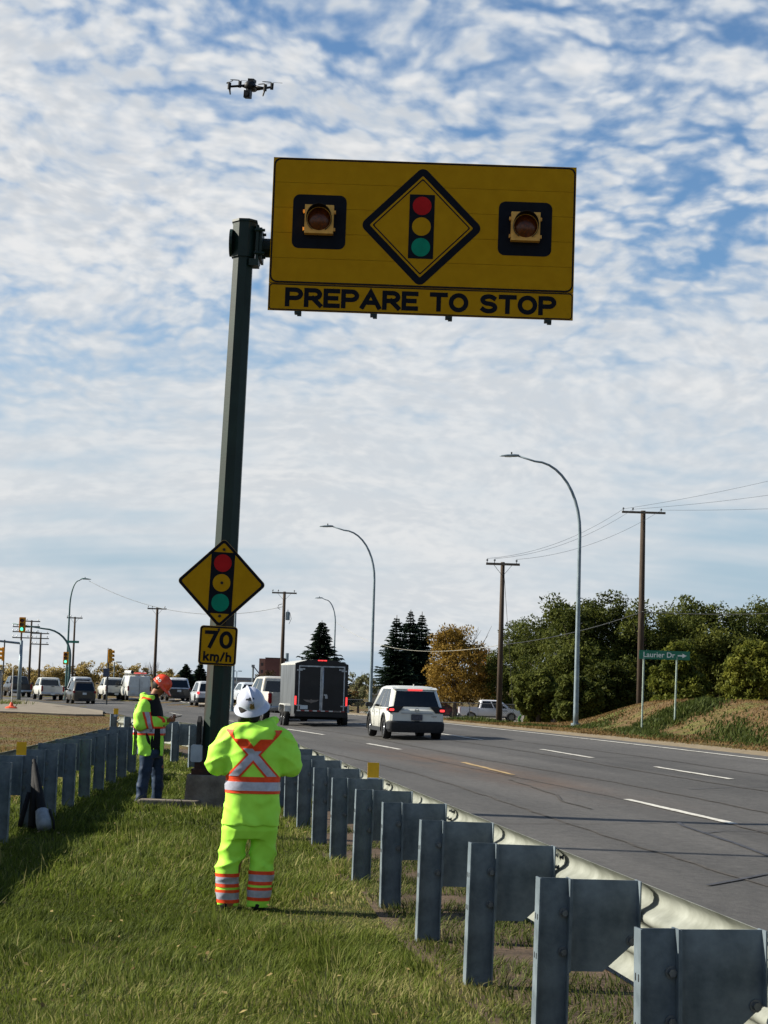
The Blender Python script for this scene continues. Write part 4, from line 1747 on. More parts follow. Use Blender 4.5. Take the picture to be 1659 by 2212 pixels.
def cut_arches(me, wheels, r, half):
    """cut round wheel openings out of a body mesh"""
    body = bpy.data.objects.new('cutting', me)
    COL.objects.link(body)
    tools = []
    for y in wheels:
        for s in (-1, 1):
            c = MB().cyl((s * (half - .30), y, r * .98), (s * (half + .3), y, r * .98), r * 1.20, n=24)
            t = bpy.data.objects.new('tool', c.mesh('tool'))
            COL.objects.link(t)
            md = body.modifiers.new('cut', 'BOOLEAN')
            md.operation = 'DIFFERENCE'
            md.solver = 'EXACT'
            md.object = t
            tools.append(t)
    dg = bpy.context.evaluated_depsgraph_get()
    out = bpy.data.meshes.new_from_object(body.evaluated_get(dg))
    for t in tools + [body]:
        bpy.data.objects.remove(t)
    out.materials.clear()
    out.shade_smooth()
    out.set_sharp_from_angle(angle=R(28))
    return out


def lower_body(L, w, zl, top, wheels, r):
    """top: list of (y, z) for the shoulder line, rear to front"""
    rings = []
    for (y, zt), sc in top:
        ww = w * sc
        h = zt - zl
        prof = [(.0, zl), (ww * .80, zl), (ww * .93, zl + .06), (ww * .985, zl + .26 * h), (ww, zl + .50 * h), (ww * .985, zl + .80 * h), (ww * .955, zl + .94 * h), (ww * .88, zt), (0, zt + .012)]
        ring = [(x, y, z) for x, z in prof] + [(-x, y, z) for x, z in prof[-2:0:-1]]
        rings.append(ring)
    return cut_arches(MB().loft(rings).mesh('body', 30), wheels, r, w)


def panel_on(mb, pts3, off, th=.006):
    """thin glass pane laid on a flat 3D polygon, pushed off along its normal"""
    p = [Vector(q) for q in pts3]
    n = (p[1] - p[0]).cross(p[2] - p[0]).normalized()
    a = [q + n * off for q in p]
    b = [q + n * (off - th) for q in p]
    k = len(p)
    mb.add(a + b, [tuple(range(k)), tuple(range(k, 2 * k))[::-1]] + [(i, k + i, k + (i + 1) % k, (i + 1) % k) for i in range(k)])
    return mb


def cabin(root, mat, yr0, yf0, yr1, yf1, w0, w1, z0, z1, pillars, glass=GLASS, rear=True, wind=True, rear_frac=(.10, .90), rear_w=.90, roof_crown=.05, side=True, rad=.10):
    """upper body: base outline (z0) to roof outline (z1) with panes set on it"""
    zs = z1 - .09
    t = (zs - z0) / (z1 - z0)
    ym_r, ym_f = yr0 + (yr1 - yr0) * t, yf0 + (yf1 - yf0) * t
    wm = w0 + (w1 - w0) * t
    rings = [plan(yr0, yf0, w0, rad, z0 - .02, n=8), plan(ym_r, ym_f, wm, rad * 1.35, zs, n=8), plan(yr1 + .03, yf1 - .05, w1 - .02, rad * 1.4, z1 - .045, n=8), plan(yr1 + .12, yf1 - .16, w1 - .10, rad * 1.4, z1 - .012, n=8), plan(yr1 + .40, yf1 - .45, w1 - .34, rad * 1.3, z1 + .008, n=8)]
    c = MB().loft(rings).build('cabin', mat, root, 35)
    yR = lambda z: yr0 + (ym_r - yr0) * (z - z0 + .02) / (zs - z0 + .02)
    yF = lambda z: yf0 + (ym_f - yf0) * (z - z0 + .02) / (zs - z0 + .02)
    wX = lambda z: w0 + (wm - w0) * (z - z0 + .02) / (zs - z0 + .02)
    za, zb = z0 + .03, zs - .02
    if side:
        for s in (-1, 1):
            for (a0, a1, b0, b1) in pillars:          # bottom start/end, top start/end as fractions of the cabin length
                q = []
                for fr, z in ((a0, za), (a1, za), (b1, zb), (b0, zb)):
                    q.append((s * wX(z), yR(z) + fr * (yF(z) - yR(z)), z))
                if s < 0:
                    q = q[::-1]
                panel_on(MB(), q, .006)
                panel_on(m_ := MB(), q, .006)
                m_.build('side_window', glass, root)
    if rear:
        h = zb - za
        zA, zB = za + rear_frac[0] * h, za + rear_frac[1] * h
        q = [(-wX(zA) * rear_w, yR(zA), zA), (wX(zA) * rear_w, yR(zA), zA), (wX(zB) * rear_w * .96, yR(zB), zB), (-wX(zB) * rear_w * .96, yR(zB), zB)]
        panel_on(m_ := MB(), q, .006)
        m_.build('rear_window', glass, root)
    if wind:
        q = [(wX(za) * .92, yF(za), za), (-wX(za) * .92, yF(za), za), (-wX(zb) * .9, yF(zb), zb), (wX(zb) * .9, yF(zb), zb)]
        panel_on(m_ := MB(), q, .006)
        m_.build('windscreen', glass, root)
    return c, yR, wX


def mirrors(root, y, z, w, mat):
    for s in (-1, 1):
        m_ = MB()
        m_.loft([[(s * (w + .02 + dx), y + yy * .07 * k, z + zz * .08 * k) for yy, zz in rpoly([(-1, -1), (1, -1), (1, 1), (-1, 1)], .3, 2)] for dx, k in ((-.06, .5), (.02, .9), (.16, 1), (.2, .7))])
        m_.build('mirror', mat, root, 40)


def tail_lights(root, pts, mat, size=(.10, .06, .20)):
    for x, y, z in pts:
        b = MB()
        b.prism(rrect(0, 0, size[0], size[2], min(size[0], size[2]) * .3, 3), -size[1] / 2, size[1] / 2, XZ)
        o = b.build('tail_light', mat, root)
        o.location = (x, y, z)


def suv(label, loc, rz, paint, L=4.5, W=1.84, H=1.70, light=TAIL_OFF, detail=False, roof_mat=None, group='vehicles on the road', name='parked_car', clad=True, rails=False, lower_dark=False, plate=True):
    root = thing(name, label, 'car', loc, rz, group)
    w = W / 2
    r = .355
    zl, zb = .24, .98
    wh = (-L / 2 + .88, L / 2 - .90)
    y0, y1 = -L / 2, L / 2
    top = [((y0, .92), .84), ((y0 + .06, .965), .93), ((y0 + .22, zb), .975), ((y0 + .8, zb), 1.0), ((0, zb - .01), 1.0), ((y1 - 1.25, zb + .02), 1.0), ((y1 - .7, zb - .03), .99), ((y1 - .25, zb - .10), .95), ((y1 - .05, zb - .22), .86), ((y1, zb - .36), .78)]
    link('body', lower_body(L, w, zl, top, wh, r), paint, root)
    pill = [(.05, .26, .10, .27), (.28, .53, .29, .50), (.555, .86, .525, .70)]
    c, yR, wX = cabin(root, roof_mat or paint, y0 + .08, y1 - .95, y0 + .50, y1 - 1.85, w * .94, w * .75, zb, H, pill, rear_frac=(.06, .90), rear_w=.86, rad=.17)
    for y in wh:
        for s in (-1, 1):
            wheel(root, s * (w - .125), y, r, .22, s)
    if clad:
        # dark lower bumper and arch trims
        b = MB()
        rings = [plan(y0 - .02, y0 + .55, w * .90, .16, .24), plan(y0 - .05, y0 + .55, w * .985, .20, .34), plan(y0 - .055, y0 + .52, w * .99, .20, .55), plan(y0 - .02, y0 + .45, w * .95, .18, .60)]
        rings = [[(x, y, z) for x, y, z in rg] for rg in rings]
        me = cut_arches(b.loft(rings).mesh('bumper'), (wh[0],), r, w)
        link('bumper', me, PLASTIC, root)
        for y in wh:
            for s in (-1, 1):
                q = MB()
                v, f = [], []
                for k in range(15):
                    a = R(-12) + R(204) * k / 14
                    for rr_, xx in ((r * 1.18, s * (w - .03)), (r * 1.18, s * (w + .012)), (r * 1.36, s * (w + .010)), (r * 1.38, s * (w - .03))):
                        v.append((xx, y + rr_ * math.cos(a), r + rr_ * math.sin(a)))
                for k in range(14):
                    for j in range(4):
                        f.append((4 * k + j, 4 * k + (j + 1) % 4, 4 * k + 4 + (j + 1) % 4, 4 * k + 4 + j))
                q.add(v, f).build('arch_trim', PLASTIC, root)
        for s in (-1, 1):
            MB().box((s * (w - .02), (wh[0] + wh[1]) / 2, .30), (.05, wh[1] - wh[0] - 2.4 * r, .13)).build('sill_trim', PLASTIC, root)
    mirrors(root, y1 - 1.45, zb + .08, w, PLASTIC)
    if plate:
        o = MB().box((0, y0 - .035, .62 if clad else .80), (.30, .012, .16)).build('licence_plate', PLATE, root)
    if not detail:
        tail_lights(root, [(s * w * .88, y0 + .0, .93) for s in (-1, 1)], light, (.16, .10, .18))
        MB().prism(rrect(0, .36, W * .5, .16, .04, 3), y0 - .03, y0 + .05, XZ).build('bumper_inset', PLASTIC, root)
    if rails:
        for s in (-1, 1):
            MB().tube([(s * w * .70, y0 + .6, H - .04), (s * w * .70, y0 + .8, H + .03), (s * w * .70, y1 - 2.2, H + .03), (s * w * .70, y1 - 2.0, H - .04)], .02, 6).build('roof_rail', DARKM, root, True)
    return root


def white_car():
    white = M('pearl_white', srgb('c3c4bc'), .22, 0, var=.03, scale=2, coat=.6)
    r = suv('white compact SUV in the traffic lane, brake lights lit, behind the black trailer', (.86, 61.0, .085), R(9.5), white, 4.55, 1.86, 1.70, TAIL_ON, True, None, 'vehicles on the road', 'white_car', True, False, False, False)
    y0 = -4.55 / 2
    w = .93
    # hatch details: wide dark lamp band, lit lamps, spoiler, badge, plate recess
    for s in (-1, 1):
        b = MB()
        q = [(s * .90, y0 + .16, .86), (s * .90, y0 + .16, 1.03), (s * .70, y0 + .02, 1.06), (s * .42, y0 + .0, 1.06), (s * .60, y0 - .02, .86)]
        if s > 0:
            q = q[::-1]
        b.prism([(x, z) for x, y, z in q], y0 - .022, y0 + .10, XZ).build('lamp_band', PLASTIC, r)
        MB().prism(rrect(s * .81, .945, .15, .075, .025, 3), y0 - .032, y0 + .05, XZ).build('tail_light', TAIL_ON, r)
        MB().box((s * .915, y0 + .13, .945), (.04, .22, .09)).build('tail_light', TAIL_OFF, r)
    sp = MB()
    sp.loft([[(sx * .72, y0 + .40, 1.60), (sx * .72, y0 + .62, 1.66), (sx * .70, y0 + .62, 1.63), (sx * .70, y0 + .42, 1.575)] for sx in (-1, -.5, .5, 1)])
    sp.build('spoiler', M('pearl_white', (1, 1, 1)), r, 30)
    MB().box((0, y0 + .40, 1.585), (.46, .03, .04)).build('high_brake_light', TAIL_ON, r)
    em = MB()
    em.ring(disc(0, .945, .062, 20), disc(0, .945, .046, 20), y0 - .028, y0 - .012, XZ)
    em.box((0, y0 - .024, .945), (.15, .014, .022))
    tag(em.build('emblem', M('chrome', srgb('8d9197'), .2, .9), r), 'round ring emblem with a bar across it')
    MB().box((0, y0 - .016, .845), (1.0, .02, .022)).build('hatch_crease', M('shade_line', srgb('8b8f96'), .4), r)
    MB().prism(rrect(0, .72, .36, .19, .02, 2), y0 - .04, y0 - .012, XZ).build('licence_plate', M('plate_dark', srgb('4a4a52'), .6, var=.25, scale=30), r)
    MB().box((0, y0 - .052, .60), (.16, .02, .03)).build('hatch_handle', PLASTIC, r)
    MB().box((.56, y0 - .018, .76), (.16, .006, .035)).build('model_badge', M('chrome', (1, 1, 1)), r)
    MB().tube([(0, y0 + .75, 1.68), (0, y0 + .68, 1.76)], [.03, .01], 6).build('antenna_fin', M('pearl_white', (1, 1, 1)), r)
    # door seams and handles
    for s in (-1, 1):
        for y in (-.35, .45):
            MB().box((s * .932, y + .25, .84), (.02, .16, .03)).build('door_handle', M('pearl_white', (1, 1, 1)), r)
        for y in (-.62, .38, 1.25):
            MB().box((s * .925, y, .66), (.012, .012, .56)).build('door_seam', PLASTIC, r)
    return r


def pickup(label, loc, rz, paint, light=TAIL_OFF, L=5.8, W=2.02, H=1.93, group='vehicles on the road', door_mark=False, crew=True, cargo=False, bumper='chrome'):
    root = thing('pickup_truck', label, 'pickup truck', loc, rz, group)
    w = W / 2
    r = .40
    y0, y1 = -L / 2, L / 2
    zl, zb = .42, 1.18
    wh = (y0 + 1.12, y1 - .95)
    yc = y0 + 1.78                                             # cab back
    top = [((yc, zb), .98), ((yc + .1, zb), 1.0), ((.6, zb), 1.0), ((y1 - 1.35, zb + .03), 1.0), ((y1 - .5, zb - .02), .98), ((y1 - .1, zb - .12), .92), ((y1, zb - .3), .84)]
    link('body', lower_body(L, w, zl, top, (wh[1],), r), paint, root)
    # open cargo box
    for s in (-1, 1):
        rings = []
        for y in (y0 + .04, y0 + .12, yc - .02):
            k = .985 if y < y0 + .1 else 1
            prof = [(w * .86, .46), (w * .96 * k, .50), (w * k, .80), (w * .985 * k, 1.12), (w * .95, 1.26), (w * .86, 1.26), (w * .84, .7)]
            rings.append([(s * x, y, z) for x, z in prof])
        me = cut_arches(MB().loft(rings).mesh('box_side'), (wh[0],), r, w)
        link('box_side', me, paint, root)
        fl = MB()
        v, f = [], []
        for k in range(13):
            a = R(5) + R(170) * k / 12
            for rr_, xx in ((r * 1.19, s * (w - .04)), (r * 1.19, s * (w + .02)), (r * 1.30, s * (w + .015)), (r * 1.34, s * (w - .04))):
                v.append((xx, wh[0] + rr_ * math.cos(a), r + rr_ * math.sin(a)))
        for k in range(12):
            for j in range(4):
                f.append((4 * k + j, 4 * k + (j + 1) % 4, 4 * k + 4 + (j + 1) % 4, 4 * k + 4 + j))
        fl.add(v, f).build('arch_lip', paint, root)
    MB().box((0, (y0 + yc) / 2, .66), (w * 1.66, yc - y0 - .1, .06)).build('box_floor', PLASTIC, root)
    MB().box((0, yc - .06, .95), (w * 1.7, .05, .55)).build('box_front', paint, root)
    tg = MB()
    tg.prism(rrect(0, .94, w * 1.62, .60, .05, 3), y0, y0 + .07, XZ)
    t_ = tg.build('tailgate', paint, root)
    MB().prism(rrect(0, 1.0, w * 1.25, .22, .03, 2), y0 - .006, y0 - .001, XZ).build('tailgate_panel', paint, t_)
    MB().box((0, y0 - .01, 1.17), (.26, .02, .06)).build('handle', PLASTIC, t_)
    cm = M('bumper_chrome', srgb('9ea2a6'), .3, .8, var=.1) if bumper == 'chrome' else PLASTIC
    bp = MB()
    bp.loft([[(x, y0 - .10 + .08 * (abs(x) / w) ** 3 + dy, z) for x in np.linspace(-w * .96, w * .96, 9)] + [(x, y0 + .06, z) for x in np.linspace(w * .96, -w * .96, 9)] for z, dy in ((.45, .03), (.50, 0), (.62, 0), (.65, .02))])
    bo = bp.build('bumper', cm, root, 40)
    MB().box((0, y0 - .11, .54), (.34, .02, .15)).build('licence_plate', PLATE, bo)
    MB().box((0, y0 - .04, .40), (.14, .16, .10)).build('hitch', DARKM, root)
    tail_lights(root, [(s * w * .90, y0 + .045, .98) for s in (-1, 1)], light, (.15, .10, .44))
    yf = y1 - 1.55
    pill = [(.06, .46, .10, .46), (.50, .90, .49, .78)] if crew else [(.10, .88, .12, .74)]
    cabin(root, paint, yc + .06, yf + .55, yc + .22, yf - .45, w * .93, w * .78, zb, H, pill, rear_frac=(.05, .84), rear_w=.84)
    for y in wh:
        for s in (-1, 1):
            wheel(root, s * (w - .14), y, r, .26, s)
    MB().box((0, 0, .42), (w * 1.1, L * .82, .16)).build('chassis', DARKM, root)
    mirrors(root, yf + .30, zb + .18, w + .03, PLASTIC)
    MB().prism(rrect(0, .78, w * 1.5, .30, .04, 3), y1 - .10, y1 - .0, XZ).build('grille', PLASTIC, root)
    for s in (-1, 1):
        MB().prism(rrect(s * w * .80, .92, .26, .16, .03, 3), y1 - .16, y1 - .02, XZ).build('headlight', M('headlight', srgb('a9b0b4'), .15, .2), root)
    if cargo:
        pass
    if door_mark:
        dm = MB()
        for k in range(7):
            dm.box((w + .004, .95 + k * .10, .97 + .012 * (k % 3)), (.004, .075, .07 + .03 * (k % 2)))
        tag(dm.build('door_lettering', M('door_print', srgb('39404c'), .5), root), kind='stuff')
    return root


def van(label, loc, rz, paint):
    root = thing('work_van', label, 'van', loc, rz, 'vehicles on the road')
    L, W, H = 5.2, 2.0, 2.08
    w, r = W / 2, .37
    y0, y1 = -L / 2, L / 2
    zl, zb = .34, 1.12
    wh = (y0 + 1.1, y1 - .9)
    top = [((y0, zb), .95), ((y0 + .08, zb), .99), ((0, zb), 1.0), ((y1 - 1.1, zb), 1.0), ((y1 - .4, zb - .08), .97), ((y1, zb - .35), .86)]
    link('body', lower_body(L, w, zl, top, wh, r), paint, root)
    cabin(root, paint, y0 + .02, y1 - .55, y0 + .10, y1 - 1.35, w * .985, w * .86, zb, H, [(.72, .92, .72, .86)], rear=False)
    for s in (-1, 1):
        q = [(s * .12, y0 + .05, 1.28), (s * .72, y0 + .05, 1.28), (s * .70, y0 + .10, 1.78), (s * .12, y0 + .10, 1.78)]
        if s < 0:
            q = q[::-1]
        panel_on(m_ := MB(), q, .015)
        m_.build('rear_window', GLASS, root)
    MB().box((0, y0 - .012, 1.15), (.02, .03, 1.4)).build('door_seam', PLASTIC, root)
    tail_lights(root, [(s * w * .93, y0 - .0, 1.0) for s in (-1, 1)], TAIL_OFF, (.12, .10, .40))
    bp = MB().box((0, y0 - .06, .46), (W * .96, .14, .18)).build('bumper', M('bumper_chrome', (1, 1, 1)), root)
    MB().box((-.55, y0 - .04, .75), (.32, .014, .16)).build('licence_plate', PLATE, root)
    for y in wh:
        for s in (-1, 1):
            wheel(root, s * (w - .13), y, r, .23, s)
    mirrors(root, y1 - 1.2, zb + .15, w + .02, PLASTIC)
    # roof rack
    rk = M('rack_white', srgb('c6c9c8'), .5, .2)
    for y in (-1.8, -.6, .6):
        MB().box((0, y, H + .12), (W * .86, .06, .06)).build('rack_bar', rk, root)
        for s in (-1, 1):
            MB().box((s * W * .40, y, H + .03), (.05, .06, .16)).build('rack_foot', rk, root)
    # load on the rack: pipe tube and ladder
    lz = loc[2] + H + .15
    Rm = Matrix.Rotation(rz, 3, 'Z')
    p = Rm @ Vector((-.62, -.4, 0))
    ld = thing('pipe_carrier', 'white pipe carrier tube on the roof of the white van', 'tube', (loc[0] + p.x, loc[1] + p.y, lz), rz)
    MB().cyl((0, -2.0, .13), (0, 1.9, .13), .13, n=14).build('tube', rk, ld)
    MB().cyl((0, -2.06, .13), (0, -2.0, .13), .14, n=14).build('end_cap', DARKM, ld)
    p = Rm @ Vector((.35, -.4, 0))
    ld = thing('ladder', 'red ladder lying on the roof rack of the white van', 'ladder', (loc[0] + p.x, loc[1] + p.y, lz), rz)
    rd = M('ladder_red', srgb('a2342c'), .5)
    for s in (-1, 1):
        MB().box((s * .22, 0, .06), (.05, 4.2, .10)).build('rail', rd, ld)
    for k in range(12):
        MB().cyl((-.22, -1.9 + k * .34, .06), (.22, -1.9 + k * .34, .06), .02, n=6).build('rung', STEEL, ld)
    return root


def trailer():
    root = thing('enclosed_trailer', 'black enclosed cargo trailer with double rear doors towed by a white pickup', 'trailer', (-2.68, 75.9, .03), R(10.0), 'vehicles on the road')
    L, W, H = 4.9, 2.12, 2.70
    w = W / 2
    y0, y1 = -L / 2, L / 2
    z0 = .52
    blk = M('trailer_black', srgb('0d0f14'), .4, 0, var=.2, scale=3, coat=.05)
    gry = M('trailer_side', srgb('565a5c'), .4, .1, col2=srgb('3f4244'), scale=2, stretch=(1, 1, .3))
    pale = M('trailer_roof', srgb('b9bab4'), .45, .2)
    alu = M('trailer_alu', srgb('9aa0a6'), .35, .7, var=.15)
    # body section with bowed roof
    sec = [(-w, z0), (w, z0), (w, H - .22)]
    arc = []
    for k in range(13):
        t = -1 + 2 * k / 12
        arc.append((-t * w * .93, H - .16 + .16 * (1 - t * t)))
    sec += [(w * .99, H - .19)] + arc + [(-w * .99, H - .19), (-w, H - .22)]
    MB().prism(sec, y0 + .05, y1 - .25, XZ).build('box', gry, root, 30)
    nose = [[(x, y1 - .25, z) for x, z in sec], [(x * .92, y1 - .05, z0 + (z - z0) * .97) for x, z in sec], [(x * .6, y1 + .1, z0 + (z - z0) * .9) for x, z in sec]]
    MB().loft(nose).build('nose', gry, root, 40)
    rc = MB()
    top = [(w * 1.004, H - .24), (w * 1.004, H - .185)] + [(x, z + .006) for x, z in arc] + [(-w * 1.004, H - .185), (-w * 1.004, H - .24)]
    v, n = [], len(top)
    for y in (y0 + .06, y1 - .25):
        v += [(x, y, z) for x, z in top]
    rc.add(v, [(k, k + 1, n + k + 1, n + k) for k in range(n - 1)])
    rc.build('roof_skin', pale, root, 40)
    # rear frame and doors
    inner = rrect(0, (z0 + .12 + H - .30) / 2, W - .26, H - .30 - z0 - .12, .01, 1)
    outer = rpoly([(-w, z0), (w, z0), (w, H - .2), (w * .55, H - .035), (0, H + .01), (-w * .55, H - .035), (-w, H - .2)], .04, 2)
    MB().prism([(x, z) for x, z in outer], y0 + .0, y0 + .05, XZ).build('rear_frame', blk, root)
    zc, dh = (z0 + .12 + H - .26) / 2, H - .26 - z0 - .12
    for s in (-1, 1):
        dw = W / 2 - .14
        cx = s * (dw / 2 + .008)
        d = MB().prism(rrect(cx, zc, dw - .012, dh, .01, 1), y0 - .045, y0 - .002, XZ).build('door', blk, root)
        o = rrect(cx, zc, dw - .012, dh, .01, 1)
        i = rrect(cx, zc, dw - .10, dh - .10, .01, 1)
        MB().ring(o, i, y0 - .052, y0 - .047, XZ).build('door_trim', alu, d)
        for z_ in (z0 + .35, H - .45):
            MB().box((s * (W / 2 - .17), y0 - .06, z_), (.22, .02, .045)).build('hinge', alu, d)
        MB().box((s * (W / 2 - .26), y0 - .058, H - .40), (.24, .012, .05)).build('vent', alu, d)
    MB().tube([(.06, y0 - .07, z0 + .2), (.06, y0 - .07, H - .35)], .016, 8).build('cam_bar', alu, root, True)
    MB().box((.16, y0 - .075, 1.30), (.12, .03, .05)).build('latch', alu, root)
    MB().box((.20, y0 - .066, 1.22), (.10, .012, .12)).build('latch_plate', alu, root)
    MB().box((.02, y0 - .056, zc), (.05, .012, dh)).build('door_lap', alu, root)
    tag(MB().prism([(-.72, 1.10), (-.60, 1.02), (-.42, .98), (-.40, .94), (-.38, .98), (-.20, 1.02), (-.08, 1.10), (-.34, 1.09), (-.40, 1.12), (-.46, 1.09)], y0 - .050, y0 - .046, XZ).build('wing_decal', M('decal_grey', srgb('6d6660'), .5, var=.15), root), 'pale spread-wing emblem on the left door')
    MB().box((-.68, y0 - .060, .80), (.30, .02, .15)).build('licence_plate', PLATE, root)
    MB().box((.64, y0 - .055, .66), (.26, .012, .06)).build('sticker', M('decal_grey', (1, 1, 1)), root)
    red = M('tape_red', srgb('7e2a25'), .5)
    wht = M('tape_white', srgb('c9c9c4'), .5)
    for k in range(12):
        MB().box((-.88 + k * .16, y0 - .056, z0 + .145), (.152, .006, .045)).build('reflective_tape', red if k % 2 else wht, root)
    MB().box((0, y0 - .06, z0 - .02), (W * .98, .16, .14)).build('rear_sill', blk, root)
    for s in (-1, 1):
        MB().box((s * (w - .045), y0 - .02, 1.06), (.06, .06, .34)).build('tail_light', TAIL_ON, root)
    for s in (-.06, .06, .19):
        MB().box((s - .06, y0 - .02, H - .05), (.10, .05, .04)).build('marker_light', TAIL_ON, root)
    for s in (-1, 1):
        # fender over the tandem wheels
        f = MB()
        pr = [(y0 + 1.05, .60), (y0 + 1.1, .83), (y0 + 1.25, .90), (y0 + 2.7, .90), (y0 + 2.85, .83), (y0 + 2.9, .60), (y0 + 2.84, .60), (y0 + 2.80, .80), (y0 + 2.66, .86), (y0 + 1.30, .86), (y0 + 1.15, .80), (y0 + 1.11, .60)]
        f.prism(pr, s * (w + .001), s * (w + .25), lambda u, v, h: (h, u, v)).build('fender', pale, root)
        for y in (y0 + 1.55, y0 + 2.40):
            wheel(root, s * (w + .12), y, .345, .20, s)
    MB().cyl((-w, y0 + 1.55, .345), (w, y0 + 1.55, .345), .045, n=8).build('axle', DARKM, root)
    MB().cyl((-w, y0 + 2.40, .345), (w, y0 + 2.40, .345), .045, n=8).build('axle', DARKM, root)
    for s in (-1, 1):
        MB().bar((s * .8, y1 - .1, .5), (0, y1 + 1.15, .5), .08, .1).build('drawbar', DARKM, root)
    return root


def at_ground(x, y):
    return (x, y, float(gz(x, y)) + .026)


def build_vehicles():
    white_car()
    trailer()
    wt = paint_mat('truck_white', 'bdbeb9', 'a3a39c')
    wt2 = paint_mat('truck_dusty_white', 'b9b6ab', '938d80')
    bk = paint_mat('truck_black', '1a1c20', '2b2b2a')
    dk = paint_mat('car_charcoal', '17191d', '2c2a27')
    gold = paint_mat('car_beige', '37332b', '27251f')
    sil = paint_mat('car_silver', 'a9adb0', '8d9093')
    pickup('dusty white pickup towing the black trailer', (-4.55, 83.6, float(gz(-4.55, 83.6)) + .026), R(15), wt2)
    G = at_ground
    pickup('black pickup at the far left of the queue', G(-34.3, 176.8), R(19), bk, L=5.7)
    pickup('white pickup second from the left in the queue', G(-28.6, 161.2), R(18), wt)
    suv('dark boxy SUV with a beige flank in the queue on the left', G(-23.25, 145.4), R(17), gold, 4.5, 1.85, 1.76, clad=False, name='beige_suv', rails=True)
    suv('pale SUV mostly hidden in front of the dark boxy SUV', G(-25.15, 156.5), R(17), sil, 4.6, 1.88, 1.98, clad=False, name='pale_suv')
    pickup('white pickup in the middle of the queue beside the van', G(-23.1, 161.5), R(16), wt, L=5.6, W=1.95, bumper='black')
    van('white work van with a loaded roof rack in the queue', G(-20.6, 157.5), R(15.5), paint_mat('van_white', 'b9bbb6', '9d9d97'))
    suv('charcoal SUV with a pale roof in the queue, left of the green pole', G(-16.2, 148.4), R(14), dk, 4.7, 1.92, 1.82, clad=False, roof_mat=M('pale_car_roof', srgb('b7bcc2'), .3), name='charcoal_suv')
    suv('silver crossover with one red tail light, next to the green pole', G(-12.25, 132.0), R(13), sil, 4.4, 1.84, 1.74, light=TAIL_ON, clad=True, name='silver_crossover')
    suv('silver car half hidden behind the white hard hat', G(-9.3, 133.0), R(13), paint_mat('car_pale', 'b9c0c8', '9da4aa'), 4.5, 1.84, 1.55, clad=False, name='silver_car')
    pickup('parked white pickup facing right in front of the trees', G(10.7, 178.3), R(-87), paint_mat('lot_white', 'c4c6cc', 'aeb0b6'), L=5.9, W=2.03, H=1.98, door_mark=True, group='vehicles off the road', bumper='black')
    suv('dark red car parked behind the white SUV', G(6.3, 190), R(-85), paint_mat('car_maroon', '5e1220', '4a1018'), 4.5, 1.82, 1.62, clad=False, group='vehicles off the road', name='maroon_car')
    # the lot where they stand
    rows = [[(x, y) for x in np.linspace(-2, 24, 10)] for y in np.linspace(160, 215, 8)]
    tag(link('parking_lot', strip_mesh('parking_lot', rows, .02), M('lot_gravel', srgb('8d8578'), .95, col2=srgb('6d665a'), scale=2, bump=.4, bscale=12)), kind='structure')
